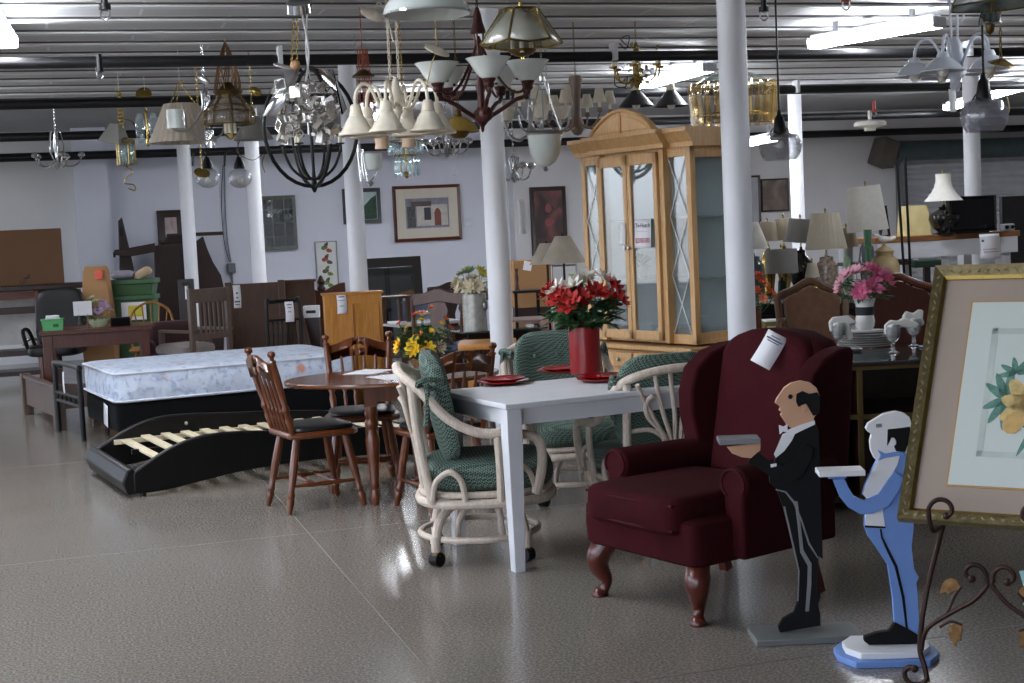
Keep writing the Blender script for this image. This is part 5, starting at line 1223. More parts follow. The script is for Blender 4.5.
def bin_(label, z, w, h):
    t = thing('green_bin', label, 'bin', (p.x, p.y, z), .05, 'green storage bins')
    vs = [(x*w_, y*w_*.7, zz) for zz, w_ in ((0, w*.44), (h-.05, w*.49), (h-.05, w*.53), (h, w*.53)) for x, y in ((-1, -1), (1, -1), (1, 1), (-1, 1))]
    obj('body', MB().raw(vs, [(3, 2, 1, 0)]+[(r*4+k_, r*4+(k_+1) % 4, r*4+4+(k_+1) % 4, r*4+4+k_) for r in range(3) for k_ in range(4)]+[(12, 13, 14, 15)]), GBIN, t, bevel=.012)
    return t
zb1 = zat(295, 134, 15.7); zb2 = zat(279, 134, 15.7)
b1 = bin_('lower green plastic bin with a yellow and white label', .30, .47, zb1-.30)
zz = zat(311, 136, 15.5)-.3
obj('label_sheet', MB().box((.03, -.186, zz), (.26, .006, .19)), PAPER, b1); obj('label_picture', MB().box((.05, -.191, zz+.0), (.16, .004, .12)), M('label_yellow', '#c9bf32', .5), b1)
b2 = bin_('upper green plastic bin stacked below the grey and tan cloths', zb1, .49, zb2-zb1)
s0 = thing('bin_stand', 'dark low stand carrying the two green bins', 'stand', (p.x, p.y, 0), .05)
obj('top', MB().box((0, 0, .28), (.6, .5, .04)), DARKW, s0); 
for sx in (-1, 1):
    for sy in (-1, 1): obj('leg', MB().box((sx*.26, sy*.2, .13), (.05, .05, .26)), DARKW, s0)
o = obj('grey_cloth', MB().pillow((-.10, 0, .05), (.26, .2, .10), .6, 18, 8), M('grey_cloth', '#8b8793', .9, var=.2), M4=Matrix.Translation((p.x, p.y, zb2))); tag(o, 'grey bundled cloth on the upper green bin', 'cloth')
o = obj('tan_cushion', MB().pillow((.12, 0, .06), (.19, .12, .10), .5, 18, 8, Euler((0, -.5, 0))), M('tan_cushion', '#b39c80', .9), M4=Matrix.Translation((p.x, p.y, zb2))); tag(o, 'tan cushion tipped up on the upper green bin', 'cushion')
# ---- bow back chair
p = A_(149, 14.9); zt = zat(303, 149, 14.9); HONEY = WOOD('bow_chair_wood', '#7d5225', '#a3732f', .35)
t = thing('bow_back_chair', 'honey wood bow back chair behind the wooden desk', 'chair', (p.x, p.y, 0), face_rz(.2, -1))
obj('seat', MB().pillow((0, 0, .44), (.46, .44, .05), .4, 28, 6), HONEY, t)
obj('bow', MB().ctube([(-.20, .15, .46), (-.22, .20, .68), (-.17, .24, zt-.08), (0, .26, zt), (.17, .24, zt-.08), (.22, .20, .68), (.20, .15, .46)], .013, 8), HONEY, t)
for i in range(5):
    an = -.5+.25*i; obj('spindle', MB().cyl((an*.22, .17, .46), (math.sin(an)*.36, .25, .46+(zt-.48)*math.cos(an*.9)), .007, n=8), HONEY, t)
obj('wheel_hub', MB().cyl((0, .20, .66), (0, .22, .66), .05), HONEY, t)
for sx in (-1, 1):
    for sy in (-1, 1): obj('leg', MB().turned((sx*.2, sy*.2, 0), (sx*.14, sy*.14, .43), LEGP, 8), HONEY, t)
# ---- slatted rocking chair with pale cushion, dark panels and headboards
c, L, a = span(190, 227, 13.6, 13.9); zt = zat(288, 208, 13.7)
t = thing('slat_back_chair', 'grey brown slat back chair with a pale seat cushion behind the mattress', 'chair', c, a)
for x in (-L/2, L/2): obj('rear_post', MB().bar((x, .0, 0), (x, .0, zt), .045, .04), GREYW, t)
obj('crest_rail', MB().box((0, 0, zt-.07), (L, .03, .13)), GREYW, t, bevel=.006); obj('lower_rail', MB().box((0, 0, .62), (L, .03, .06)), GREYW, t); obj('seat_rail', MB().box((0, 0, .40), (L, .03, .08)), GREYW, t)
for i in range(7): obj('slat', MB().box((-L/2+.05+(L-.1)*i/6, 0, (zt-.1+.62)/2), (.022, .012, zt-.13-.60)), GREYW, t)
obj('seat_cushion', MB().pillow((-.12, .26, .50), (L+.02, .5, .12), .4, 28, 8), M('pale_cushion', '#8f8582', .9), t)
for x in (-L/2, L/2): obj('front_leg', MB().box((x, .52, .33), (.045, .045, .66)), GREYW, t); obj('armrest', MB().box((x, .25, .67), (.06, .56, .025)), GREYW, t)
obj('side_stretcher', MB().box((-L/2, .26, .2), (.02, .5, .04)).box((L/2, .26, .2), (.02, .5, .04)), GREYW, t)
p = A_(175, 14.35); t = thing('upholstered_armchair', 'dim plum brown armchair left of the slat back chair', 'armchair', (p.x-.05, p.y+.15, 0), face_rz(.4, -1))
PLUM = M('plum_fabric', '#40272a', .9)
obj('backrest', MB().pillow((0, .26, .50), (.50, .2, .46), .35, 30, 10), PLUM, t); obj('seat', MB().pillow((0, -.05, .38), (.60, .58, .2), .3, 28, 8), PLUM, t)
for s in (-1, 1): obj('armrest', MB().pillow((s*.28, -.02, .42), (.10, .55, .3), .4, 20, 8), PLUM, t)
obj('base', MB().box((0, 0, .16), (.60, .60, .24)), PLUM, t, bevel=.01)
for sx in (-1, 1):
    for sy in (-1, 1): obj('foot', MB().box((sx*.25, sy*.25, .02), (.05, .05, .04)), DARKW, t)
c, L, a = span(179, 195, 15.2, 15.2); zt = zat(279, 187, 15.2)
t = thing('dark_bed_rail', 'upright dark grey board with a white tag behind the slat back chair', 'board', c, a-.1)
obj('board', MB().box((0, 0, zt/2), (L, .04, zt)), M('charcoal_board', '#2e2a2b', .6, var=.2), t, bevel=.006)
obj('bracket', MB().box((0, -.03, zt-.05), (.06, .02, .04)), BMET, t)
paper_tag('hanging_tag', 'narrow white tag on the upright dark grey board', Matrix.Translation(c+V((.01, -.035, zt-.05))), .035, .16, curl=.006)
# sleigh headboards leaning on the back wall
def wallpt(px, py, off=.12):
    d = ray(px, py); tt = (20.45-off)/d.dot(EY); return V((0, 0, EYE))+d*tt
def leanpanel(name, label, cat, poly_px, off, mat, th=.05, lean=0, extra=None):
    # a board standing parallel to the back wall, its outline given where it shows against that wall
    ps = [wallpt(x, y, off) for x, y in poly_px]; o = V((ps[0].x, ps[0].y, 0))
    t = thing(name, label, cat, o, TH)
    pl = [((q-o).dot(EX), q.z) for q in ps]
    obj('panel', MB().prism(pl, th, IDM), mat, t, bevel=.01)
    return t, pl
t, _ = leanpanel('sleigh_headboard', 'tall dark headboard panel in front of the back wall below the small picture', 'headboard', [(154, 246), (168, 243), (205, 242), (205, 352), (156, 352)], .35, DARKW)
obj('top_cap', MB().box((.55, 0, 1.62), (.75, .09, .05)), DARKW, t, bevel=.01)
t, _ = leanpanel('sleigh_bed_end', 'dark curved sleigh bed end right of the leftmost thin column', 'bed end', [(196, 241), (203, 236), (207, 248), (213, 262), (221, 275), (224, 288), (224, 350), (196, 350)], .62, DARKW)
t, _ = leanpanel('bed_side_rail', 'dark bed rail leaning upright beside the white pilaster', 'bed rail', [(118, 221), (122, 217), (127, 238), (134, 268), (136, 350), (122, 350)], .55, DARKW)
obj('bolt_plate', MB().box((.03, -.03, 1.7), (.05, .02, .12)), BMET, t)
t, _ = leanpanel('bed_crossbar', 'dark wooden bar fixed level across the upright bed rail', 'bar', [(114, 250), (128, 248), (155, 243), (155, 252), (128, 257), (114, 255)], .75, DARKW)
obj('end_plate', MB().box((-.0, 0, 1.40), (.03, .07, .07)), BMET, t)
wallpic('framed_picture', 'small dark framed picture with pale centre above the dark headboards', 171, 227, .36, .46, fw=.10, fill=PAINT('small_pale_picture', ['#8d7f80', '#b3a09e', '#6d5a58'], 3), yb=20.45)
# brown headboards
c, L, a = span(229, 282, 14.9, 15.0); zt = zat(283, 255, 15)
t = thing('brown_headboard', 'plain brown headboard standing behind the mattress with paper tags', 'headboard', c, a)
obj('panel', MB().box((0, 0, (zt+.1)/2), (L, .05, zt-.1)), BROWNW, t, bevel=.006)
for x in (-L/2, L/2): obj('post', MB().box((x, 0, zt/2+.01), (.07, .08, zt+.02)), BROWNW, t, bevel=.01)
paper_tag('hanging_tag', 'tall white tag with dark print on the left edge of the plain brown headboard', Matrix.Translation(c+V((-L/2+.09, -.06, zt-.01))) @ Matrix.Rotation(a, 4, 'Z'), .075, .235, curl=.006, marks=((.35, .3, .12), (.55, .3, .1), (.72, .7, .12), (.85, .6, .08)))
o = obj('yellow_tag', MB().box((0, 0, -.075), (.035, .002, .15)), M('yellow_tag_paper', '#c9b04a', .7), M4=Matrix.Translation(c+V((-L/2+.02, -.065, zt-.01)))); tag(o, 'narrow yellow tag on the corner post of the plain brown headboard', 'tag')
c, L, a = span(285, 315, 15.3, 15.4); zt = zat(281, 300, 15.3)
t = thing('brown_cabinet_back', 'brown panelled headboard standing left of the golden pine panel', 'headboard', c, a)
obj('panel', MB().box((0, 0, zt/2), (L, .05, zt)), WALNUT, t, bevel=.006); obj('cap', MB().box((0, 0, zt), (L+.03, .08, .03)), WALNUT, t, bevel=.006)
p = A_(306, 14.4); 
for i, (x0, x1, h, lab) in enumerate(((298, 312, 318, 'brown bed slat leaning behind the black metal headboard, steeper of the pair'), (294, 306, 310, 'brown bed slat leaning behind the black metal headboard, flatter of the pair'))):
    b0 = A_(x1, 14.5); tp = U(x0, h-10, 14.85); t = thing('leaning_slat', lab, 'slat', b0, 0, 'brown slats leaning by the headboards')
    obj('board', MB().bar((0, 0, .02), tp-b0, .07, .025, (0, 1, 0)), BROWNW, t); obj('hook_plate', MB().ball((tp-b0), .025, 6, (1, .5, 1)), BMET, t)
c, L, a = span(266, 299, 13.5, 13.6); zt = zat(302, 282, 13.5)
t = thing('metal_headboard', 'black metal barred headboard behind the right half of the mattress', 'headboard', c, a)
obj('frame', MB().ctube([(-L/2, 0, 0), (-L/2, 0, zt-.05), (-L/2+.05, 0, zt), (L/2-.05, 0, zt), (L/2, 0, zt-.05), (L/2, 0, 0)], .018, 10), BMET, t)
for z in (zt-.17, .46): obj('rail', MB().cyl((-L/2, 0, z), (L/2, 0, z), .012), BMET, t)
for i in range(6): x = -L/2+.05+(L-.1)*i/5; obj('bar', MB().turned((x, 0, .46), (x, 0, zt-.17), [(.007, 0), (.007, .4), (.014, .5), (.007, .6), (.007, .85), (.013, .92), (.007, 1)], 8), BMET, t)
paper_tag('hanging_tag', 'white tapered tag with print on the black metal headboard', Matrix.Translation(c+V((.06, -.03, zt-.0))) @ Matrix.Rotation(a, 4, 'Z'), .08, .19, curl=.008, marks=((.15, .6, .08), (.3, .5, .06), (.5, .4, .06)))
q = A_(311, 15.0); t = thing('white_storage_box', 'small white box with dark print behind the leaning brown slats', 'box', q, 0)
obj('body', MB().box((0, 0, .74), (.16, .12, .12)), PAPER, t); obj('print_line', MB().box((0, -.062, .74), (.10, .002, .03)), INK, t); obj('pedestal', MB().box((0, 0, .34), (.16, .14, .68)), DARKW, t)
# ---- golden pine panel (chest) with tags
c, L, a = span(322, 380, 12.85, 12.95); zt = zat(294, 350, 12.9)
t = thing('pine_cabinet', 'golden pine cabinet with two tall door panels behind the mattress', 'cabinet', c+V((0, .08, 0)), a)
obj('body', MB().box((0, 0, zt/2), (L, .16, zt)), PINE, t, bevel=.008); obj('top', MB().box((0, 0, zt+.005), (L+.03, .19, .02)), PINE, t, bevel=.005)
for i, s in enumerate((-1, 1)):
    w_ = L/2-.045; d = obj('door', frame_ring(MB(), w_, zt-.17, .055, -.016, .006), PINE, t, M4=Matrix.Translation((s*(w_/2+.008)+.01, -.083, .08))); obj('door_panel', MB().box((s*(w_/2+.008)+.01, -.08, zt/2-.0), (w_-.08, .006, zt-.27)), PINE, d, M4=Matrix.Translation((s*(w_/2+.008)+.01, -.083, .08)).inverted())
paper_tag('hanging_tag', 'wide white tag with red print on the golden pine cabinet', Matrix.Translation(c+V((-.085, -.03, zt+.0))) @ Matrix.Rotation(a, 4, 'Z'), .085, .17, curl=.01, marks=((.12, .6, .1), (.3, .7, .05), (.6, .5, .06)))
paper_tag('hanging_tag', 'narrow white tag at the left edge of the golden pine cabinet', Matrix.Translation(c+V((-.20, -.03, zt+.0))) @ Matrix.Rotation(a, 4, 'Z'), .035, .18, curl=.01)
# double arched dark headboard and a figurine, behind pine cabinet
c, L, a = span(298, 346, 16.0, 16.1); zt = zat(290, 322, 16)
t = thing('arched_headboard', 'dark red headboard with two low arches behind the golden pine cabinet', 'headboard', c, a)
pl = [(-L/2, 0)]+[(-L/2+L*i/24, zt+.09*abs(math.cos(PI*i/24))**1.3-.02) for i in range(25)]+[(L/2, 0)]
obj('panel', MB().prism(pl, .05, IDM), REDW, t, bevel=.008)
obj('finial', MB().turned((0, -.0, zt-.02), (0, 0, zt+.16), [(.03, 0), (.05, .2), (.03, .4), (.045, .6), (.02, .9), (.01, 1)], 12), DARKW, t)
# ---- fruit poster, pictures, mirrors on the lavender wall
def mirror_mat(): return M('mirror_glass', '#c9cdd0', .03, 1, var=.01)
t = wallpic('fruit_poster', 'narrow white wall poster with four fruit drawings', 327, 266, .31, .70, fw=.012, fm=NICKEL, fill=M('poster_white', '#cfd2d0', .6, var=.03), yb=20.45, cat='poster')
FR = [M('fruit_green', '#5d7a3e', .7, var=.5, vs=40), M('fruit_red', '#a24a32', .7, var=.6, vs=40), M('fruit_dark', '#5b4a46', .7, var=.6, vs=40), M('fruit_olive', '#77803f', .7, var=.5, vs=40)]
for i in range(4):
    z = .60-.165*i
    for pl, mm in ((petal(-.07, z, .2, .10, .06), FR[i]), (petal(-.02, z+.02, .9, .08, .05), FR[(i*2) % 4 if i else 2]), (petal(.0, z-.02, -.3, .09, .055), FR[(i+1) % 4])): obj('fruit_drawing', MB().prism(pl, .003, Matrix.Translation((0, .003, 0))), mm, t)
t = wallpic('paned_mirror', 'rectangular mirror with thin muntins in a grey green frame', 279, 223, .50, .76, fw=.05, fm=M('grey_green_frame', '#5b625c', .5), fill=mirror_mat(), yb=20.45, cat='mirror', z_off=.04)
mb = MB()
for i in (1, 2): mb.box((-.25+.5*i/3, -.0, .38), (.012, .01, .70))
for i in (1, 2, 3): mb.box((0, -.0, .76*i/4), (.44, .01, .012))
obj('muntins', mb, MATS['grey_green_frame'], t)
t = wallpic('framed_picture', 'small dark framed green landscape behind the third column from the left', 362, 206, .55, .50, fw=.055, fm=M('dark_grey_frame', '#33373a', .5), fill=M('pale_sky_picture', '#a9b9bb', .6), yb=20.45)
obj('painted_hill', MB().prism([(-.02, .06), (.21, .06), (.21, .40), (.14, .36), (.04, .26), (-.03, .2)], .003, Matrix.Translation((0, .003, 0))), M('painted_green', '#2c4638', .7, var=.4, vs=20), t)
t = wallpic('framed_picture', 'large wood framed print of a white house with an arched door', 427.5, 213, 1.0, .80, fw=.045, fm=REDW, fill=M('cream_mat', '#c9c2b4', .8, var=.03), yb=20.45)
pr_ = obj('print', MB().box((-.0, .002, .40), (.64, .004, .43)), M('print_dusk', '#7e7f8b', .7, var=.25, vs=10), t)
def pic(nm, x0, x1, z0_, z1_, mm, y=-.001): obj(nm, MB().box(((x0+x1)/2, y, (z0_+z1_)/2), (x1-x0, .002, z1_-z0_)), mm, pr_)
pic('painted_wall', -.16, .30, .22, .52, M('paint_stucco', '#b9b3ae', .7, var=.15, vs=12)); pic('painted_roof', -.24, .06, .50, .57, M('paint_roof', '#5b4c4a', .7), -.002); pic('painted_window', -.05, .05, .30, .48, M('paint_window', '#3c4148', .7), -.003)
obj('painted_arched_door', MB().prism([(.10, .22), (.20, .22), (.20, .40), (.18, .45), (.15, .47), (.12, .45), (.10, .40)], .002, Matrix.Translation((0, -.003, 0))), M('paint_door', '#7c4a40', .7), pr_)
pic('painted_shrub', -.30, -.18, .20, .50, M('paint_shrub', '#4d4f52', .7, var=.4, vs=30), -.003)
# black framed mirror leaning at the wall
c, L, a = span(358, 420, 17.4, 17.7); zt = zat(259, 395, 17.5); zb_ = .0
t = thing('black_framed_mirror', 'big black framed mirror standing behind the white column and flowers', 'mirror', c, a, rot=(-.06, 0, a))
obj('frame', frame_ring(MB(), L+.12, zt+.02, .115, -.04, .03), M('black_frame_paint', '#1b1715', .4), t); obj('glass', MB().box((0, .0, zt/2), (L-.1, .01, zt-.2)), mirror_mat(), t)
# electrical box with conduit, wall plates
d = wallpt(231.5, 268, .04); t = thing('electrical_wall_box', 'grey electrical box with a conduit running up the lavender wall', 'electrical box', d, TH)
obj('box', MB().box((0, 0, 0), (.11, .08, .13)), M('conduit_grey', '#6c7076', .5), t, bevel=.01)
pts = [wallpt(x, y, .03)-d for x, y in ((231, 262), (228, 245), (225.5, 215), (224.5, 170), (224, 150))]
R_ = Matrix.Rotation(-TH, 3, 'Z'); obj('conduit', MB().ctube([R_ @ q for q in pts], .010, 8), MATS['conduit_grey'], t); pts = [wallpt(x, y, .03)-d for x, y in ((229.5, 262), (224, 240), (221.5, 200), (223, 165))]; obj('cable', MB().ctube([R_ @ q for q in pts], .006, 6), BMET, t)
obj('lower_conduit', MB().cyl((0, 0, -.06), (0, 0, -.6), .014), MATS['conduit_grey'], t)
d = wallpt(469, 222, .02); t = thing('wall_notice_plate', 'small clear plate on the lavender wall right of the house print', 'plate', d, TH)
obj('plate', MB().box((0, 0, 0), (.12, .012, .12)), M('pale_plate', '#cdd0da', .3), t, bevel=.004); obj('screw', MB().ball((0, -.008, .04), .006, 6), NICKEL, t)
q = U(512.5, 216, 10.6); t = paper_tag('paper_sign', 'white paper taped to the column behind the green tufted chair', Matrix.Translation((q.x+.065, q.y-.035, zat(199, 513, 10.55))) @ Matrix.Rotation(.75, 4, 'Z'), .07, .255, curl=.004)
# ---- stool on a white topped table, blue box
c, L, a = span(382, 424, 13.7, 13.9); zt = zat(323, 400, 13.9)
t = thing('white_topped_table', 'white topped dark table right of the golden pine cabinet', 'table', c+V((.12, .3, 0)), a)
obj('tabletop', MB().box((0, 0, zt-.015), (L+.25, .6, .03)), WHITE, t, bevel=.004); obj('apron', MB().box((0, -.25, zt-.12), (L+.15, .03, .18)), REDW, t)
for sx in (-1, 1):
    for sy in (-1, 1): obj('leg', MB().box((sx*(L/2+.06), sy*.24, (zt-.03)/2), (.05, .05, zt-.03)), REDW, t)
def wstool(px, Y, label):
    p = A_(px, Y); t = thing('wooden_stool', label, 'stool', (p.x, p.y, zt), a)
    obj('top', MB().box((0, 0, .245), (.30, .24, .025)), WALNUT, t, bevel=.004)
    for sx in (-1, 1):
        for sy in (-1, 1): obj('leg', MB().box((sx*.125, sy*.09, .117), (.035, .035, .235)), WALNUT, t)
    return t
wstool(392, 14.05, 'little brown stool standing on the white topped table')
q = A_(405, 14.25); t = thing('blue_storage_box', 'blue box behind the little brown stool', 'box', (q.x+.1, q.y+.05, zt), a)
obj('body', MB().box((0, 0, .09), (.34, .12, .18)), M('slate_blue', '#5d6b80', .6), t, bevel=.004); obj('lid', MB().box((0, 0, .185), (.36, .14, .02)), MATS['slate_blue'], t)
# ---- dark dining chairs and glass table around the silver vase
def splat_chair(label, px, Y, rz, mat=REDW, H=1.06):
    p = A_(px, Y); t = thing('splat_back_chair', label, 'chair', (p.x, p.y, 0), rz, 'dark splat back chairs by the glass table')
    W = .5; sh = .14
    n = 16; top = [(-W/2+W*i/n, H-.05+.05*math.sin(PI*i/n)+.012*math.cos(4*PI*i/n)) for i in range(n+1)]; pl = top+[(W/2-.0, H-.15), (.0, H-.11), (-W/2, H-.15)]
    obj('crest_rail', MB().prism(pl, .03, Matrix(((1, 0, 0, 0), (0, 1, sh, .15), (0, 0, 1, 0), (0, 0, 0, 1)))), mat, t, bevel=.006)
    obj('splat', MB().prism([(-.05, .45), (.05, .45), (.04, .6), (.10, .78), (.06, H-.1), (-.06, H-.1), (-.10, .78), (-.04, .6)], .015, Matrix(((1, 0, 0, 0), (0, 1, sh, .15), (0, 0, 1, 0), (0, 0, 0, 1)))), mat, t)
    for s in (-1, 1):
        obj('rear_post', MB().ctube([(s*.2, .27, 0), (s*.21, .21, .42), (s*.235, .15+sh*.8, .8), (s*.235, .15+sh*(H-.08), H-.08)], .02, 8), mat, t)
        obj('leg', MB().bar((s*.22, -.2, 0), (s*.21, -.19, .42), .04, .04), mat, t)
    obj('seat', MB().pillow((0, 0, .45), (.48, .46, .07), .3, 24, 6), M('slate_seat', '#4e5a70', .9), t); obj('seat_frame', MB().box((0, 0, .40), (.46, .44, .05)), mat, t)
    return t
splat_chair('dark carved dining chair left of the silver vase, by the black framed mirror', 430, 13.0, face_rz(-.2, -1), H=zat(290, 435, 13.2))
splat_chair('dark dining chair behind the silver vase with white flowers', 478, 13.3, face_rz(.4, -1), H=zat(286, 478, 13.5))
splat_chair('dark dining chair seen behind the left dark carved dining chair', 452, 15.6, face_rz(.1, -1), mat=DARKW, H=zat(283, 452, 15.8))
c, L, a = span(446, 520, 11.9, 12.1); zt = zat(331, 480, 11.9)
t = thing('glass_table', 'dark glass topped table carrying the silver vase', 'table', c+V((.05, .32, 0)), a)
obj('glass_top', MB().box((0, 0, zt-.008), (L+.1, .8, .016)), MATS['dark_glass'], t, bevel=.004)
obj('base_frame', MB().box((0, -.2, zt-.06), (L-.1, .03, .08)).box((0, .2, zt-.06), (L-.1, .03, .08)), DARKW, t)
mb = MB()
for i in range(14): obj('slat', MB().box((-L/2+.08+i*(L-.16)/13, -.2, zt/2-.03), (.018, .02, zt-.18)), DARKW, t)
obj('plinth', MB().box((0, 0, .05), (L-.1, .45, .1)), DARKW, t)
p = A_(474, 12.1); t = thing('silver_vase', 'ribbed silver cylinder vase on the glass table', 'vase', (p.x, p.y, zt))
prof = [(0, 0), (.10, 0)]
for i in range(9): prof += [(.102, .012+.032*i), (.0985, .028+.032*i)]
prof += [(.10, .30), (.094, .30), (.09, .05), (0, .05)]
obj('body', MB().lathe(prof, n=28), M('silver_vase', '#a9a9a2', .35, .4, var=.2, vs=20), t)
obj('ornament', MB().ball((.085, -.05, .2), .03, 8, (1, .6, 1.8)), NICKEL, t)
bouquet('cream_bouquet', 'cream and pale green artificial flowers in the silver vase', (p.x, p.y, zt+.30), 0, (('cream_flower', PCR, .075, 9, [(3.6, .7, .35), (4.3, .6, .3), (5.0, .55, .32), (4.7, .1, .6), (3.2, .8, .5)]), ('pale_green_flower', PG, .07, 8, [(3.3, .5, .85), (.2, .8, .6), (2.0, .5, .9)]), ('lime_lily', PETAL('lime', '#b9b54a'), .07, 5, [(5.6, .6, .75), (5.9, .4, .95)])), .17, .20, 40, .07, LEAFP, seed=41)
# pale pine table end, red seat and boxes near the column
c, L, a = span(470, 505, 11.0, 11.0); zt2 = zat(344, 485, 11.0)
t = thing('pine_side_table', 'low pale pine table before the glass table, beside the white column', 'table', c+V((0, .3, 0)), a)
obj('tabletop', MB().pillow((-.02, 0, zt2-.025), (.46, .5, .05), .15, 24, 6), PINE, t)
for sx in (-1, 1):
    for sy in (-1, 1): obj('leg', MB().box((sx*.14-.02, sy*.18, (zt2-.05)/2), (.045, .045, zt2-.05)), PINE, t)
c, L, a = span(512, 552, 13.4, 13.4)
t = thing('dark_low_chest', 'dark low chest with pale top behind the green tufted chair', 'chest', c+V((.15, .3, 0)), a)
z3 = zat(320, 530, 13.4); obj('body', MB().box((0, 0, z3/2-.02), (L+.5, .5, z3-.04)), DARKW, t, bevel=.006); obj('top', MB().box((0, 0, z3-.02), (L+.56, .56, .04)), M('pale_brown_top', '#86706a', .5), t, bevel=.004)
for x in (-.2, .25): obj('drawer', MB().box((x, -.255, z3*.6), (.38, .015, .2)), DARKW, t, bevel=.004)
q = A_(556, 12.6); t = thing('white_bench_top', 'white board lying across a low stand behind the green tufted chair', 'table', (q.x-.0, q.y, 0), 0)
z4 = zat(333, 540, 12.6); obj('top', MB().box((0, 0, z4-.02), (.5, .4, .03)), WHITE, t, bevel=.004)
for sx in (-1, 1): obj('leg', MB().box((sx*.2, 0, (z4-.03)/2), (.05, .3, z4-.03)), WHITE, t)
c, L, a = span(511, 549, 17.2, 17.3); z5, z6 = zat(308, 530, 17.2), zat(260, 530, 17.2)
t = thing('cardboard_panel_box', 'tan cardboard box with a small white paper right of the white column', 'box', c+V((.02, .15, 0)), a)
obj('body', MB().box((0, 0, (z5+z6)/2), (L, .25, z6-z5)), CARD, t, bevel=.006); obj('paper', MB().box((-.06, -.128, z6-.07), (.10, .003, .11), Euler((0, .2, 0))), PAPER, t); obj('stand', MB().box((0, 0, z5/2), (L*.9, .24, z5)), DARKW, t)
p = A_(527, 14.6); z7 = zat(290, 527, 14.6); z8 = zat(318, 527, 14.6)
t = thing('small_black_table', 'little black side table in front of the tan cardboard box', 'table', (p.x, p.y, 0))
obj('tabletop', MB().box((0, 0, z7-.012), (.28, .28, .024)), BMET, t, bevel=.003)
for sx in (-1, 1):
    for sy in (-1, 1): obj('leg', MB().box((sx*.11, sy*.11, (z7-.024)/2), (.03, .03, z7-.024)), BMET, t)
p = A_(516, 14.6); t = thing('candlestick', 'tan turned candlestick on the little black side table', 'candlestick', (p.x+.02, p.y, z7))
obj('body', MB().lathe([(0, 0), (.03, 0), (.02, .03), (.012, .08), (.02, .12), (.012, .18), (.02, .22), (0, .22)], n=12), BROWNW, t)
p = A_(548, 11.6); t = thing('pink_ornament', 'round pale pink ornament low beside the red flowers', 'ornament', (p.x+.02, p.y+1.0, z4-.005)); o = obj('body', MB().ball((0, 0, .07), .075, 14, (1.1, 1, .95)).ball((.04, -.02, .12), .04, 10), M('pink_glass', '#bb8a86', .3), t)
# two fabric shades on a metal lamp stand
p = A_(563, 11.9); zs0, zs1 = zat(263, 563, 11.9), zat(236, 563, 11.9)
t = thing('floor_lamp', 'lamp with wide taupe coolie shade on a metal frame behind the red flowers', 'lamp', (p.x+.02, p.y, 0))
obj('shade', shade(MB(), zs0, zs1, .185, .065, 28), M('taupe_shade', '#a39a8b', .9), t)
obj('pole', MB().cyl((0, 0, 0), (0, 0, zs1+.02), .01), BMET, t); obj('base', MB().lathe([(0, 0), (.15, 0), (.15, .015), (.03, .03), (0, .03)], n=22), BMET, t)
for s in (-1, 1): obj('frame_bar', MB().cyl((s*.10, 0, .03), (s*.10, 0, zs0-.01), .008), NICKEL, t)
obj('frame_bar', MB().cyl((-.10, 0, zs0-.02), (.10, 0, zs0-.02), .008), NICKEL, t)
p = A_(549, 12.5); t = thing('floor_lamp', 'lamp with beige coolie shade half hidden behind the wider taupe one', 'lamp', (p.x, p.y, 0))
zs0, zs1 = zat(264, 550, 12.5), zat(243, 550, 12.5)
obj('shade', shade(MB(), zs0, zs1, .155, .06, 28), MATS['taupe_shade'], t); obj('pole', MB().cyl((0, 0, 0), (0, 0, zs1+.02), .01), BMET, t); obj('base', MB().lathe([(0, 0), (.15, 0), (.15, .015), (.03, .03), (0, .03)], n=22), BMET, t)
# ================================================================ HANGING LAMPS AND CHANDELIERS
def chain(mb, p0, p1, pitch=.028, r=.003, w=.010):
    p0, p1 = V(p0), V(p1); d = p1-p0; L = d.length; n = max(1, int(L/pitch)); d.normalize(); x = d.orthogonal().normalized(); y = d.cross(x)
    for i in range(n):
        c = p0+d*(L*(i+.5)/n); u = x if i % 2 else y; h = pitch*.62
        mb.tube([c+d*h, c+d*h*.5+u*w*.6, c-d*h*.5+u*w*.6, c-d*h, c-d*h*.5-u*w*.6, c+d*h*.5-u*w*.6], r, 4, True)
    return mb
def hung(name, label, px, py, Y, cat='chandelier', group=None):
    p = U(px, py, Y); t = thing(name, label, cat, p, 0, group); t['h'] = CEIL-p.z; return t, CEIL-p.z, Y/1450
def susp(t, z0, h, mat, r=.003, x=0, y=0, wire=False, nm='chain'):
    if wire: return obj(nm, MB().cyl((x, y, z0), (x, y, h), r, n=6), mat, t)
    return obj(nm, chain(MB(), (x, y, z0), (x, y, h), .034, r, .011), mat, t)
def arm_curve(a, r, pts): d = V((math.cos(a), math.sin(a), 0)); return [d*(q[0]*r)+V((0, 0, q[1])) for q in pts]
BELLD = [(.018, .10), (.024, .095), (.03, .085), (.045, .07), (.06, .045), (.075, .02), (.088, .004), (.09, 0), (.086, 0), (.072, .018), (.056, .043), (.04, .067), (.022, .085)]
def profs(pr, k): return [(r*k, z*k) for r, z in pr]
def Tm(p, R=None): return Matrix.Translation(p) @ (R.to_matrix().to_4x4() if R else IDM)
CANDLE = M('candle_sleeve', '#e3dcc6', .5); BULB = M('bulb_glass', '#e9e6da', .15)
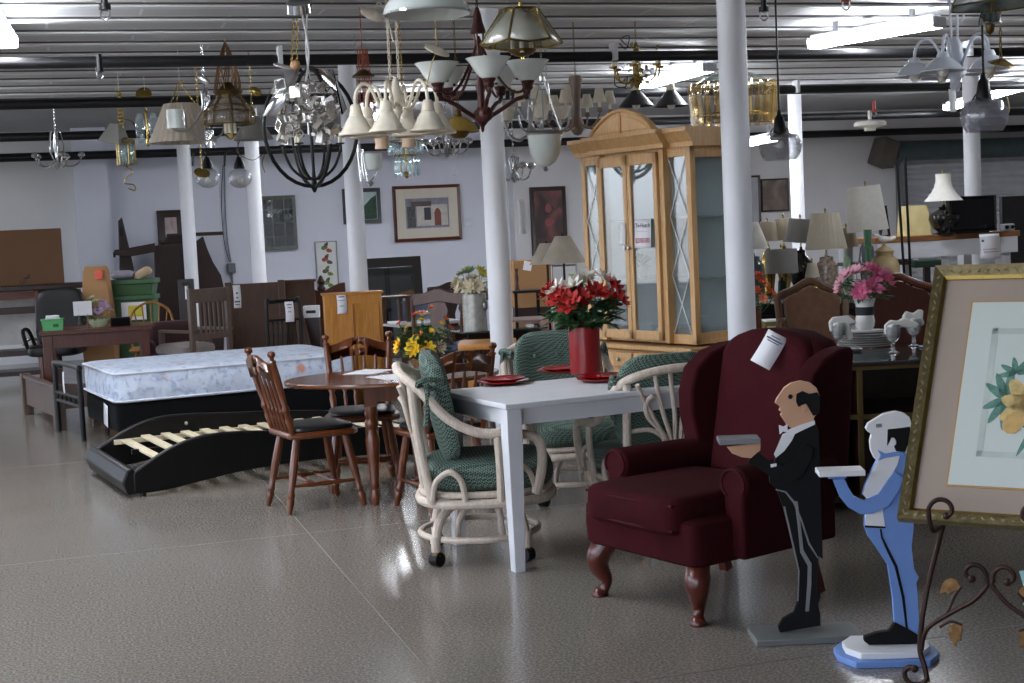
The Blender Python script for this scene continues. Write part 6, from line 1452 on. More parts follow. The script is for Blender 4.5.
# ---- cream five arm chandelier with bell shades (centre foreground)
t, h, k_ = hung('cream_chandelier', 'cream chandelier with arched arms and downward bell shades left of the burgundy one', 397, 112, 8.5)
obj('body', MB().lathe([(0, -.05), (.015, -.045), (.022, -.02), (.035, .0), (.028, .03), (.038, .05), (.045, .09), (.03, .12), (.022, .16), (.014, .19), (0, .20)], n=18), CREAM, t)
for i in range(6):
    a = .35+i*PI/3; R_ = .245; d = V((math.cos(a), math.sin(a), 0))
    arm_ = obj('arm', MB().ctube(arm_curve(a, R_, [(.08, .06), (.35, .02), (.50, .08), (.62, .145), (.78, .165), (.94, .13), (1, .075), (1, .03)]), .010, 8, 5), CREAM, t)
    obj('scroll', MB().tube([(d*(R_*.42+.03*math.cos(j*.5)*(1-j/16)))+V((0, 0, .06+.03*math.sin(j*.5)*(1-j/16))) for j in range(12)], .005, 6), CREAM, arm_)
    c = d*R_
    s = obj('lamp_shade', MB().lathe([(r*1.15, z*1.3) for r, z in BELLD], n=28), CREAMG, t, M4=Tm(c+V((0, 0, -.125))))
    obj('socket_cup', MB().lathe([(.0, .05), (.022, .048), (.034, .03), (.036, .0), (.042, -.012), (.04, -.02), (0, -.02)], n=18), CREAM, s, M4=Tm((0, 0, .125)))
    obj('shade_rim', MB().lathe([(.104, .010), (.108, .0), (.104, -.006), (.096, .0)], n=28), CREAM, s)
for x in (-.03, .02): susp(t, .19, h, CREAM, .0035, x)
obj('canopy', MB().lathe([(0, .03), (.02, .03), (.07, .005), (.075, 0), (0, .0)], n=22), CREAM, t, M4=Tm((-.11, 0, .56), Euler((.5, .5, 0)))); obj('canopy_cable', MB().ctube([(-.11, 0, .58), (-.07, 0, .63), (-.03, 0, .55), (0, 0, .4)], .004, 6), CREAM, t)
# ---- burgundy chandelier with white upward shades
t, h, k_ = hung('bronze_chandelier', 'dark red scrolled chandelier with upturned white glass shades', 482, 115, 8.3)
obj('body', MB().lathe([(0, -.10), (.008, -.09), (.012, -.065), (.03, -.045), (.05, -.02), (.055, .0), (.045, .02), (.025, .04), (.02, .12), (.03, .16), (.02, .20), (.022, .24), (0, .25)], n=18), BRONZE, t)
obj('rosette', MB().ball((.02, -.06, .0), .045, 12, (1, .5, 1)), BRONZE, t)
obj('bell', MB().lathe([(.045, .46), (.04, .48), (.028, .52), (.022, .56), (.01, .60), (0, .60)], n=18), BRONZE, t)
TUL = [(.03, 0), (.05, .012), (.075, .05), (.098, .095), (.115, .115), (.118, .118), (.108, .117), (.09, .094), (.068, .05), (.04, .015), (.03, .01)]
for i in range(5):
    a = -.12+i*2*PI/5; d = V((math.cos(a), math.sin(a), 0)); R_ = .27
    ar = obj('arm', MB().ctube(arm_curve(a, R_, [(.12, -.02), (.45, .03), (.72, .075), (.9, .09), (1, .115), (1, .13)]), .012, 8, 5).ctube(arm_curve(a, R_, [(.0, .22+.22), (.15, .33), (.45, .18), (.70, .12), (.9, .13), (.86, .19), (.76, .19)]), .008, 8, 5), BRONZE, t)
    s = obj('lamp_shade', MB().lathe(profs([(r*1.12, z) for r, z in TUL], .95), n=28, flute=.01, nf=8), FROST, t, M4=Tm(d*R_+V((0, 0, .175))))
    obj('socket_cup', MB().lathe([(0, -.05), (.02, -.05), (.03, -.035), (.026, -.02), (.036, -.008), (.038, .008), (0, .008)], n=16), BRONZE, s)
for i in range(3):
    a = i*2*PI/3+.3; obj('chain_rod', MB().cyl((.015*math.cos(a), .015*math.sin(a), .24), (.03*math.cos(a), .03*math.sin(a), .47), .006, n=6), BRONZE, t)
susp(t, .60, h, BRONZE, .004)
# ---- white dome pendant at the top edge
t, h, k_ = hung('white_dome_pendant', 'large white glass dome pendant cut off by the top edge', 427, 14, 7.6, 'pendant light')
obj('shade', MB().lathe([(.03, .17), (.10, .155), (.17, .11), (.215, .04), (.228, .0), (.222, -.004), (.205, .04), (.16, .10), (.09, .145), (.03, .16)], n=36), FROST, t)
obj('rim', MB().lathe([(.222, .008), (.233, .004), (.233, -.008), (.222, -.006)], n=36), CLEAR, t); obj('cap', MB().lathe([(0, .23), (.03, .22), (.045, .18), (.04, .155), (0, .155)], n=18), NICKEL, t); susp(t, .23, h, NICKEL)
obj('bulb', MB().ball((0, 0, .08), .035, 10), BULB, t)
# ---- brass framed glass panel shade with candle cluster
t, h, k_ = hung('brass_panel_pendant', 'brass framed glass panel pendant above the burgundy chandelier', 521, 30, 7.55, 'pendant light')
pan, bars = MB(), MB(); n = 6; r0, r1, zt_, zb_ = .10, .215, .10, -.068
for i in range(n):
    a0, a1 = 2*PI*i/n+.2, 2*PI*(i+1)/n+.2; P = [V((r*math.cos(a), r*math.sin(a), z)) for r, a, z in ((r0, a0, zt_), (r0, a1, zt_), (r1, a1, zb_), (r1, a0, zb_))]
    mid = (P[2]+P[3])/2+V((0, 0, -.012)); pan.raw(P[:3]+[mid]+P[3:], [(0, 1, 2, 3, 4)])
    bars.cyl(P[0], P[3], .006, n=6).cyl(P[0], P[1], .006, n=6); bars.ctube([P[3], mid, P[2]], .006, 6, 3)
obj('glass_panel', pan, GLASS('etched_panel', '#d5d6ca', .2, .55), t, solid=.003); obj('frame', bars, BRASS, t)
obj('top_plate', MB().lathe([(0, zt_+.01), (.10, zt_+.008), (.105, zt_), (0, zt_)], n=8), BRASS, t); obj('light_bowl', MB().lathe([(0, -.14), (.04, -.13), (.07, -.11), (.075, -.10), (0, -.105)], n=20), ABRASS, t)
for i in range(3):
    a = i*2*PI/3+.5; obj('candle', MB().cyl((.055*math.cos(a), .055*math.sin(a), -.12), (.055*math.cos(a), .055*math.sin(a), -.02), .011), CANDLE, t)
obj('centre_rod', MB().cyl((0, 0, -.15), (0, 0, .14), .008), BRASS, t); susp(t, .13, h, BRASS)
# ---- small loose disc shade left of the burgundy chandelier
t, h, k_ = hung('disc_pendant', 'small cream disc hanging on a wire left of the burgundy chandelier', 437, 51, 7.9, 'pendant light')
obj('disc', MB().lathe([(0, .02), (.03, .018), (.07, .004), (.072, 0), (0, .005)], n=22), CREAM, t, M4=Tm((0, 0, 0), Euler((.35, .45, 0)))); susp(t, .02, h, ABRASS, .003, wire=True); obj('cable', MB().ctube([(0, 0, 0), (-.03, 0, -.06), (-.05, 0, -.13), (-.07, 0, -.2)], .003, 6), ABRASS, t)
# ---- black orb and the tangle of chrome cubes
t, h, k_ = hung('black_orb_chandelier', 'round black ring orb chandelier left of the cream chandelier', 311, 128, 10.4)
R_ = .345
for i in range(2):
    a = .45+i*PI/2*1.05; d = V((math.cos(a), math.sin(a), 0)); obj('ring', MB().tube([d*(R_*math.cos(j*PI/16))+V((0, 0, 1.2*R_*math.sin(j*PI/16))) for j in range(32)], .014, 8, True), BMET, t)
for i in range(6):
    a = i*PI/3+.2; ar = obj('arm', MB().ctube(arm_curve(a, .2, [(.0, -.36), (.35, -.35), (.75, -.28), (1, -.16), (1, -.12)]), .010, 8), BMET, t)
    d = V((math.cos(a)*.2, math.sin(a)*.2, 0)); obj('candle', MB().cyl(d+V((0, 0, -.12)), d+V((0, 0, -.03)), .013), CANDLE, ar); obj('bobeche', MB().lathe([(0, -.125), (.03, -.12), (.032, -.112), (0, -.115)], d, 14), BMET, ar)
obj('stem', MB().lathe([(0, -.46), (.012, -.45), (.02, -.43), (.035, -.41), (.02, -.39), (.012, -.3), (.012, .40), (.02, .42), (0, .44)], n=14), BMET, t); obj('top_collar', MB().lathe([(0, .40), (.05, .40), (.05, .43), (0, .43)], n=16), BMET, t)
susp(t, .42, h, BMET)
t, h, k_ = hung('chrome_cube_chandelier', 'tangled chandelier of chrome squares hanging in front of the black orb', 308, 112, 9.85)
random.seed(12)
for i in range(90):
    a = random.random()*2*PI; rr = .22*math.sqrt(random.random()); z = random.uniform(-.19, .19); w = random.uniform(.035, .075)
    R = Euler((random.random()*3, random.random()*3, random.random()*3)).to_matrix(); c = V((rr*math.cos(a), rr*math.sin(a), z)); mb = MB(); th_ = .005
    for sx, sy, lx, ly in ((0, 1, w, th_), (0, -1, w, th_), (1, 0, th_, w), (-1, 0, th_, w)): mb.box(c+R @ V((sx*w/2, sy*w/2, 0)), (lx, ly, w*.55), R)
    obj('chrome_square', mb, M('silver_square', '#d6d4cf', .22, .7, var=.05), t)
mb = MB()
for (x0, y0, x1, y1, x2, y2) in ((-.13, .29, -.29, -.02, -.20, .0), (.09, .27, .27, .0, .18, -.02)):
    mb.raw([(x0, -.05, y0), (x0+.10, -.06, y0+.0), (x2+.06, -.12, y2-.02), (x1, -.08, y1)], [(0, 1, 2, 3)])
obj('bent_panel', mb, CHROME, t, solid=.006); obj('frame', MB().ctube([(.17*math.cos(i*PI/4), .17*math.sin(i*PI/4), .02*math.sin(i*2)) for i in range(8)], .006, 6, 3, True).cyl((0, 0, -.15), (0, 0, .25), .01), CHROME, t)
for x, mm in ((-.10, BRASS), (-.06, BRASS)): obj('chain', chain(MB(), (x, 0, .25), (x*.6, 0, .62), .03), mm, t)
obj('white_cord', MB().ctube([(.0, -.02, .2), (.03, -.02, .4), (.0, 0, .64)], .008, 6).ctube([(.03, 0, .2), (.01, 0, .4), (.03, 0, .64)], .006, 6), PAPER, t)
obj('canopy', MB().lathe([(0, .06), (.07, .058), (.085, .045), (.088, -.015), (0, -.02)], n=24), CHROME, t, M4=Tm((-.02, 0, .68), Euler((.4, 0, 0)))); susp(t, .72, h, CHROME)
obj('loose_disc', MB().lathe([(0, .01), (.08, .004), (.08, 0), (0, 0)], n=20), PAPER, t, M4=Tm((-.13, -.05, .30), Euler((.2, .3, 0)))); obj('wooden_ball', MB().ball((-.06, -.05, .31), .035), M('peach_wood', '#c99c72', .5), t)
# ---- coppery wire bundle
t, h, k_ = hung('copper_wire_pendant', 'dangling coppery chain bundle with a small dark cap by the second thick column', 364, 90, 10.2, 'pendant light')
mb = MB(); random.seed(2)
for i in range(6): x = random.uniform(-.03, .03); chain(mb, (x, random.uniform(-.02, .02), .28), (x*2.2+random.uniform(-.03, .03), 0, -.17), .035, .004, .014)
obj('chain_bundle', mb, TERRA, t); obj('cap', MB().lathe([(0, .14), (.02, .14), (.075, .10), (.08, .09), (0, .09)], n=20), ABRASS, t); susp(t, .28, h, TERRA, .004, wire=True, nm='hook_wire')
# ---- chrome arm sconce-like pendant by that column
t, h, k_ = hung('chrome_arm_pendant', 'chrome arms with one white cup shade beside the second thick column', 369, 168, 11.5, 'pendant light')
obj('cup_shade', MB().lathe([(0, -.04), (.05, -.035), (.065, 0), (.07, .09), (.062, .09), (.055, 0), (0, -.02)], n=20), FROST, t, M4=Tm((.04, 0, .02)))
obj('arm', MB().ctube([(-.05, 0, .12), (-.05, 0, .02), (-.035, 0, -.08), (.0, 0, -.11), (.06, 0, -.03)], .008, 8).cyl((-.07, 0, -.1), (-.085, 0, .2), .007).cyl((-.02, 0, -.1), (-.045, 0, .15), .007), CHROME, t); obj('finial', MB().lathe([(0, -.15), (.02, -.14), (.035, -.12), (.015, -.1), (0, -.1)], n=14), CHROME, t); susp(t, .15, h, CHROME, .003, -.06, wire=True, nm='cord')
# ---- blue crystal chandelier
t, h, k_ = hung('crystal_chandelier', 'small pale blue crystal chandelier hanging below the cream chandelier', 406, 158, 10.6)
for tier, (r, z0_, z1_, n) in enumerate(((.125, .12, .02, 22), (.085, .02, -.14, 14))):
    for i in range(n): a = i*2*PI/n; obj('prism_drop', MB().lathe([(0, z0_), (.011, z0_-.015), (.009, z1_+.02), (0, z1_)], (r*math.cos(a), r*math.sin(a), 0), 5), CRYST, t)
    obj('ring', MB().tube([(r*math.cos(i*PI/10), r*math.sin(i*PI/10), z0_) for i in range(20)], .005, 6, True), BRASS, t)
for i in range(4): a = i*PI/2; obj('candle', MB().cyl((.045*math.cos(a), .045*math.sin(a), -.10), (.045*math.cos(a), .045*math.sin(a), -.03), .011), CANDLE, t)
obj('stem', MB().lathe([(0, -.15), (.015, -.14), (.025, -.12), (.008, -.08), (.008, .15), (0, .16)], n=12), BRASS, t); susp(t, .15, h, BRASS)
t, h, k_ = hung('beige_cup_chandelier', 'two fat beige candle cups showing beneath the cream chandelier shades', 395, 142, 9.3)
for x in (-.085, .085): obj('candle_cup', MB().lathe([(0, -.04), (.045, -.04), (.04, -.01), (.048, .04), (.04, .045), (0, .045)], (x, 0, 0), 18), M('beige_cup', '#c4a98c', .5), t)
obj('cross_arm', MB().ctube([(-.085, 0, .04), (-.06, 0, .10), (0, 0, .13), (.06, 0, .10), (.085, 0, .04)], .008, 6), ABRASS, t); susp(t, .13, h, ABRASS)
# ---- frosted bowl pendant on three rods
t, h, k_ = hung('bowl_pendant', 'frosted glass bowl pendant on three chrome rods left of the china cabinet crown', 545, 148, 9.9, 'pendant light')
obj('bowl', MB().lathe([(0, -.125), (.03, -.12), (.07, -.095), (.10, -.04), (.112, .04), (.115, .09), (.11, .09), (.105, .04), (.09, -.04), (0, -.11)], n=32), FROST, t)
obj('rim', MB().lathe([(.112, .085), (.13, .09), (.135, .10), (.13, .112), (.118, .115), (.112, .105)], n=32), NICKEL, t); obj('finial', MB().lathe([(0, -.16), (.012, -.155), (.018, -.14), (.012, -.13), (0, -.122)], n=12), NICKEL, t)
for i in range(3):
    a = i*2*PI/3-.5; obj('rod', MB().cyl((.125*math.cos(a), .125*math.sin(a), .11), (.012*math.cos(a), .012*math.sin(a), .46), .005, n=8), NICKEL, t); obj('scroll', MB().ctube([(.125*math.cos(a), .125*math.sin(a), .10), (.18*math.cos(a), .18*math.sin(a), .14), (.2*math.cos(a), .2*math.sin(a), .22)], .007, 6), NICKEL, t)
obj('hub', MB().lathe([(0, .44), (.02, .45), (.02, .48), (0, .5)], n=12), NICKEL, t); susp(t, .5, h, NICKEL)
paper_tag('hanging_tag', 'white round-holed tag hanging above the frosted bowl pendant', Matrix.Translation(U(534, 71, 8.6)), .045, .07, curl=.003, marks=((.3, .4, .12),))
# ---- chandelier of white tulip cups behind the bowl
def cup_chandelier(name, label, px, py, Y, n, R_, shade_mat, pr, metal, up=True, cat='chandelier', kz=1, stem=.2, curve=None, off=0.0):
    t, h, k_ = hung(name, label, px, py, Y, cat)
    obj('body', MB().lathe([(0, -.10), (.012, -.09), (.03, -.06), (.045, -.03), (.03, .0), (.018, .03), (.024, stem*.6), (.014, stem), (0, stem+.01)], n=16), metal, t)
    for i in range(n):
        a = off+i*2*PI/n; d = V((math.cos(a)*R_, math.sin(a)*R_, 0))
        cv = curve or [(.1, -.04), (.45, -.09), (.8, -.06), (1, .02), (1, .05)]
        obj('arm', MB().ctube(arm_curve(a, R_, cv), .008, 8), metal, t); zt_ = cv[-1][1]
        s = obj('lamp_shade', MB().lathe(pr, n=22), shade_mat, t, M4=Tm(d+V((0, 0, zt_)))); obj('socket', MB().lathe([(0, -.03), (.018, -.028), (.024, -.005), (.016, .01), (0, .01)], n=12), metal, s)
    susp(t, stem, h, metal); return t
CUP = [(0, 0), (.03, .005), (.055, .03), (.07, .075), (.085, .10), (.08, .10), (.064, .074), (.045, .03), (0, .012)]
cup_chandelier('tulip_chandelier', 'chandelier with cream tulip cup shades behind the frosted bowl pendant', 531, 128, 11.2, 5, .235, CREAMG, CUP, NICKEL)
SM = [(.052, 0), (.03, .105), (.027, .105), (.048, .0)]
def small_shades(name, label, px, py, Y, n, R_, metal, off):
    t = cup_chandelier(name, label, px, py, Y, n, R_, SHADE, [(r, z+.05) for r, z in SM]+[(.052, .05)], metal, off=off, stem=.25)
    for i in range(n): a = off+i*2*PI/n; obj('candle', MB().cyl((R_*math.cos(a), R_*math.sin(a), .04), (R_*math.cos(a), R_*math.sin(a), .12), .011), CANDLE, t)
    return t
t = small_shades('shaded_chandelier', 'chandelier with small ivory cone shades and a fat taupe turned stem', 577, 118, 11.6, 6, .27, M('taupe_metal', '#7d6a5c', .5), .15)
obj('turned_stem', MB().lathe([(0, -.14), (.03, -.13), (.06, -.08), (.05, -.03), (.035, .02), (.03, .10), (.038, .22), (.055, .30), (.05, .33), (0, .33)], n=20), MATS['taupe_metal'], t)
small_shades('shaded_chandelier', 'chandelier with small ivory cone shades hanging above the frosted bowl pendant', 548, 112, 12.4, 5, .24, NICKEL, .5)
# ---- amber dome behind burgundy
t, h, k_ = hung('amber_dome_pendant', 'mustard brown dome pendant partly behind the burgundy chandelier', 459, 132, 9.6, 'pendant light')
obj('shade', MB().lathe([(.02, .10), (.05, .095), (.10, .06), (.135, .0), (.13, -.004), (.095, .052), (.05, .083), (.02, .09)], n=30), M('mustard_glass', '#8d7334', .25, var=.2), t); obj('dark_bowl', MB().lathe([(0, -.045), (.04, -.04), (.07, -.01), (.07, .0), (0, .0)], n=20), ABRASS, t); obj('cap', MB().lathe([(0, .15), (.02, .14), (.03, .10), (0, .1)], n=12), ABRASS, t); susp(t, .14, h, ABRASS)
# ---- small silver chandeliers far back
def ball_chandelier(label, px, py, Y, n, R_, drop, metal=CHROME):
    t, h, k_ = hung('ball_arm_chandelier', label, px, py, Y)
    obj('stem', MB().lathe([(0, -.10), (.015, -.09), (.04, -.06), (.03, -.03), (.015, 0), (.02, .1), (.035, .14), (.02, drop), (0, drop+.02)], n=14), metal, t)
    for i in range(n):
        a = i*2*PI/n+.2; d = V((math.cos(a)*R_, math.sin(a)*R_, 0)); ar = obj('arm', MB().ctube(arm_curve(a, R_, [(.1, 0), (.4, -.07), (.8, -.05), (1, .03)]), .008, 8), metal, t); obj('holder', MB().ball(d+V((0, 0, .05)), .04, 10, (1, 1, .8)), metal, ar); obj('loop', MB().ctube(arm_curve(a, R_, [(.1, -.02), (.3, .12), (.2, drop)]), .006, 6), metal, ar)
    susp(t, drop, h, metal, .004); return t
ball_chandelier('chrome chandelier with round lamp holders at the far left', 57, 160, 15.8, 5, .26, .32)
ball_chandelier('silver chandelier with round lamp holders just left of the white column by the tufted chair', 447, 147, 13.2, 6, .2, .12)
ball_chandelier('silver chandelier with round lamp holders low beside the white column, left of the frosted bowl', 514, 172, 13.0, 5, .16, .12)
t, h, k_ = hung('white_pull_drop', 'little white pull knob dangling from a cord on the lavender wall side', 455, 173, 13.4, 'pull cord'); t.name = 'hanging_pull_cord'
obj('knob', MB().lathe([(0, -.03), (.02, -.02), (.022, 0), (.008, .03), (0, .03)], n=12), PAPER, t); susp(t, .03, h, PAPER, .002, wire=True, nm='cord')
# ---- left group
t, h, k_ = hung('lantern_pendant', 'brass pendant with an angled fabric shade and a glass lantern at the left', 122, 140, 13.6, 'pendant light')
obj('tilted_shade', shade(MB(), -.07, .11, .16, .06, 4, sq=True), SHADEG, t, M4=Tm((-.06, 0, .04), Euler((.1, .15, .5)))); gl = MB(); br_ = MB()
for i in range(6):
    a0, a1 = i*PI/3, (i+1)*PI/3; r = .085; gl.raw([(r*math.cos(a0), r*math.sin(a0), .03), (r*math.cos(a1), r*math.sin(a1), .03), (r*math.cos(a1), r*math.sin(a1), -.18), (r*math.cos(a0), r*math.sin(a0), -.18)], [(0, 1, 2, 3)]); br_.cyl((r*math.cos(a0), r*math.sin(a0), .03), (r*math.cos(a0), r*math.sin(a0), -.18), .005, n=6)
obj('lantern_glass', gl, CRYST, t, solid=.004, M4=Tm((.03, 0, -.05))); obj('lantern_frame', br_.lathe([(0, .03), (.09, .03), (.085, .05), (.03, .07), (0, .07)], n=6).lathe([(0, -.2), (.03, -.19), (.08, -.18), (0, -.175)], n=6), BRASS, t, M4=Tm((.03, 0, -.05)))
for i in range(3): a = i*2; obj('candle', MB().cyl((.03+.03*math.cos(a), .03*math.sin(a), -.22), (.03+.03*math.cos(a), .03*math.sin(a), -.12), .011), CANDLE, t)
obj('hanging_cord', MB().ctube([(.03, 0, -.25), (.08, 0, -.30), (.02, 0, -.35), (.0, 0, -.40), (.08, 0, -.42), (.09, 0, -.47), (.03, 0, -.45)], .006, 6), BRASS, t); obj('brass_arch', MB().ctube([(-.05, 0, .12), (0, 0, .18), (.10, 0, .17), (.14, 0, .08)], .006, 6), BRASS, t)
mb = MB()
for x in (-.02, .0, .02): chain(mb, (x, 0, .1), (x*.4, 0, .45), .032, .005, .014)
obj('chain_bundle', mb, BRASS, t); susp(t, .45, h, PAPER, .003, wire=True, nm='hook_wire')
t, h, k_ = hung('brass_glass_pendant', 'brass pendant with two rounded glass panes and a tilted round canopy', 147, 128, 13.9, 'pendant light')
for s in (-1, 1): obj('glass_pane', MB().pillow((s*.065, 0, 0), (.085, .02, .29), .55, 20, 10), CRYST, t)
obj('stem', MB().lathe([(0, -.18), (.012, -.17), (.02, -.14), (.008, -.1), (.01, .12), (.02, .15), (0, .17)], n=12), BRASS, t); obj('canopy', MB().lathe([(0, .02), (.04, .018), (.075, 0), (0, 0)], n=22), BRASS, t, M4=Tm((-.01, 0, .32), Euler((1.1, .2, 0)))); mb = MB(); chain(mb, (0, 0, .16), (0, 0, .32), .032, .005, .014); obj('chain', mb, BRASS, t); susp(t, .34, h, PAPER, .003, wire=True, nm='hook_wire')
t, h, k_ = hung('pleated_shade_pendant', 'big pleated ivory cone shade hanging third from the left', 182, 124, 12.2, 'pendant light')
obj('shade', shade(MB(), -.155, .165, .275, .14, 120, 0, .02, 30), M('pleated_ivory', '#b5aa9b', .85, var=.06), t)
mb = MB()
for a in (0, 2.1, 4.2): chain(mb, (.12*math.cos(a), .12*math.sin(a), .165), (0, 0, .36), .03)
obj('chain', mb, BRASS, t); obj('spider', MB().cyl((-.12, 0, .16), (.12, 0, .16), .004).cyl((0, -.12, .16), (0, .12, .16), .004), BRASS, t); susp(t, .36, h, PAPER, .003, wire=True, nm='hook_wire')
t, h, k_ = hung('silver_cup_chandelier', 'silver curved arm chandelier with one white cylinder cup in front of the pleated shade', 200, 128, 11.7)
obj('cup', MB().lathe([(0, 0), (.07, 0), (.072, .15), (.066, .15), (.066, .01), (0, .008)], n=24), FROST, t, M4=Tm((-.18, -.05, .0)))
obj('arm', MB().ctube([(-.20, -.05, -.01), (-.1, -.04, -.02), (-.02, -.02, .06), (.03, 0, .16), (.03, 0, .28)], .009, 8).ctube([(-.1, -.04, -.02), (.0, -.03, -.09), (.10, -.03, -.10), (.18, -.02, -.05), (.2, 0, .04)], .008, 8), NICKEL, t)
mb = MB()
for i in range(5): mb.cyl((.04+.012*i, .01*i, -.13+.02*i), (.045+.012*i, .01*i, .42-.05*i), .008, n=8)
obj('rod', mb, CHROME, t); obj('shade_ring', MB().lathe([(0, -.16), (.022, -.16), (.022, -.1), (0, -.1)], (.09, 0, 0), 14), CHROME, t); obj('oval_plate', MB().ball((.06, -.03, .38), .04, 10, (1.6, .3, .7), Euler((0, .7, 0))), CHROME, t); mb = MB(); chain(mb, (.05, 0, .4), (.05, 0, h), .034, .005, .014); obj('chain', mb, CHROME, t)
t, h, k_ = hung('glass_lantern', 'bell shaped glass lantern under a bundle of copper wires', 229, 108, 11.6, 'pendant light')
gl, fr = MB(), MB(); ring = [(.10, .10), (.16, .02), (.20, -.03), (.20, -.13)]
for i in range(8):
    a0, a1 = i*PI/4+.3, (i+1)*PI/4+.3
    for (r0_, z0_), (r1_, z1_) in zip(ring, ring[1:]):
        gl.raw([(r0_*math.cos(a0), r0_*math.sin(a0), z0_), (r0_*math.cos(a1), r0_*math.sin(a1), z0_), (r1_*math.cos(a1), r1_*math.sin(a1), z1_), (r1_*math.cos(a0), r1_*math.sin(a0), z1_)], [(0, 1, 2, 3)])
    fr.tube([(r*math.cos(a0), r*math.sin(a0), z) for r, z in ring], .006, 6)
for r, z in ring: fr.tube([(r*math.cos(i*PI/4+.3), r*math.sin(i*PI/4+.3), z) for i in range(8)], .006, 6, True)
obj('glass', gl, GLASS('smoky_glass', '#d0c8c0', .05, .16, '#e8e2dc'), t, solid=.003); obj('frame', fr, ABRASS, t); obj('crown', MB().lathe([(.10, .10), (.12, .13), (.06, .16), (.03, .2), (0, .2)], n=16), ABRASS, t)
for i in range(4): a = i*PI/2; obj('candle', MB().cyl((.035*math.cos(a), .035*math.sin(a), -.20), (.035*math.cos(a), .035*math.sin(a), -.10), .013), CANDLE, t)
obj('candle_plate', MB().lathe([(0, -.25), (.02, -.24), (.05, -.21), (0, -.2)], n=14), BRASS, t); mb = MB(); random.seed(8)
for i in range(22): a = random.random()*6.28; mb.ctube([(.0, 0, .52), (.05*math.cos(a), .05*math.sin(a), .4), (.10*math.cos(a+.5), .08*math.sin(a+.5), .2), (.10*math.cos(a+1), .10*math.sin(a+1), random.uniform(-.08, .1))], .005, 5, 4)
obj('copper_wires', mb, M('copper_wire', '#8a6a4c', .4, .7), t); susp(t, .5, h, PAPER, .003, wire=True, nm='hook_wire')
t, h, k_ = hung('grey_cone_pendant', 'grey cone shade pendant with looping wire left of the black orb', 253, 128, 12.4, 'pendant light')
obj('shade', shade(MB(), -.10, .10, .17, .055, 24), SHADEG, t); obj('cap', MB().lathe([(0, .16), (.03, .16), (.035, .1), (0, .1)], n=14), NICKEL, t); obj('wire_loop', MB().ctube([(-.12, 0, -.1), (-.14, 0, -.2), (-.02, 0, -.27), (.08, 0, -.22), (.06, 0, -.3), (.08, 0, -.38)], .004, 6), ABRASS, t); susp(t, .16, h, BRASS)
obj('gold_disc', MB().ball((.05, -.05, .30), .045, 10, (1.2, .4, .8), Euler((0, .5, 0))), BRASS, t); obj('cream_disc', MB().ball((-.01, -.05, .17), .05, 10, (1.3, .5, .4)), CREAM, t)
for i, (px, py, lab) in enumerate(((208, 178, 'clear glass globe pendant with black fitting, left one behind the pleated shade'), (240, 178, 'clear glass globe pendant with black fitting, beside the second thin column'))):
    t, h, k_ = hung('glass_globe_pendant', lab, px, py, 14.0, 'pendant light', 'clear glass globe pendants')
    obj('globe', MB().ball((0, 0, 0), .115, 18, (1, 1, .85)), CLEAR, t); obj('fitting', MB().lathe([(0, .2), (.02, .2), (.05, .13), (.055, .09), (0, .09)], n=16), BMET, t); obj('arm', MB().ctube([(0, 0, .2), (-.05, 0, .28), (-.12, 0, .25), (-.14, 0, .12)], .010, 6), BMET, t); obj('bulb', MB().ball((0, 0, -.03), .035, 10), BULB, t); susp(t, .2, h, BMET, .004, wire=True, nm='cord')
t, h, k_ = hung('gold_canopy', 'tilted gold canopy cup hanging on a chain between pleated shade and globes', 202, 173, 12.75, 'pendant light')
obj('canopy', MB().lathe([(0, .03), (.03, .028), (.07, .005), (.07, 0), (0, .0)], n=22), BRASS, t, M4=Tm((0, 0, 0), Euler((.6, .4, 0)))); obj('glass_tip', MB().lathe([(0, -.09), (.012, -.08), (.014, -.04), (0, -.03)], (-.05, 0, 0), 8), CRYST, t); susp(t, .03, h, BRASS)
# ---- brass flower chandelier, black cones, amber chandelier
t, h, k_ = hung('brass_flower_chandelier', 'tangled brass floral chandelier with candle cups left of the tall white column', 637, 74, 11.7)
random.seed(15); obj('stem', MB().lathe([(0, -.12), (.02, -.1), (.04, -.06), (.02, -.02), (.015, .1), (.03, .15), (.01, .25), (0, .26)], n=14), BRASS, t)
for i in range(6):
    a = i*PI/3+.3; d = V((math.cos(a), math.sin(a), 0)); ar = obj('arm', MB().ctube(arm_curve(a, .2, [(.05, 0), (.4, -.07), (.85, -.04), (1, .05)]), .007, 6), BRASS, t); obj('candle', MB().cyl(d*.2+V((0, 0, .06)), d*.2+V((0, 0, .14)), .012), CANDLE, ar); obj('cup', MB().lathe([(0, .04), (.03, .045), (.034, .06), (0, .055)], d*.2, 12), BRASS, ar)
mb = MB(); 
for i in range(60): c = V((random.gauss(0, .09), random.gauss(0, .09), random.gauss(.03, .09))); leafblade(mb, c, V((random.gauss(0, 1), random.gauss(0, 1), random.gauss(0, 1))), .06, .03)
obj('brass_leaves', mb, M('pale_brass_leaf', '#a2966a', .4, .7, var=.3, vs=30), t, smooth=80); obj('wire', MB().ctube([(-.06, 0, .22), (-.12, 0, .28), (-.05, 0, .30), (-.08, 0, .2), (-.13, 0, .25)], .004, 6).ctube([(-.17, -.02, .03), (-.18, -.02, -.08), (-.1, -.02, -.1), (-.08, -.02, -.02)], .005, 6), BMET, t); susp(t, .26, h, BRASS)
obj('red_tag', MB().box((-.17, 0, .17), (.03, .03, .06)), M('sprinkler_red'), t)
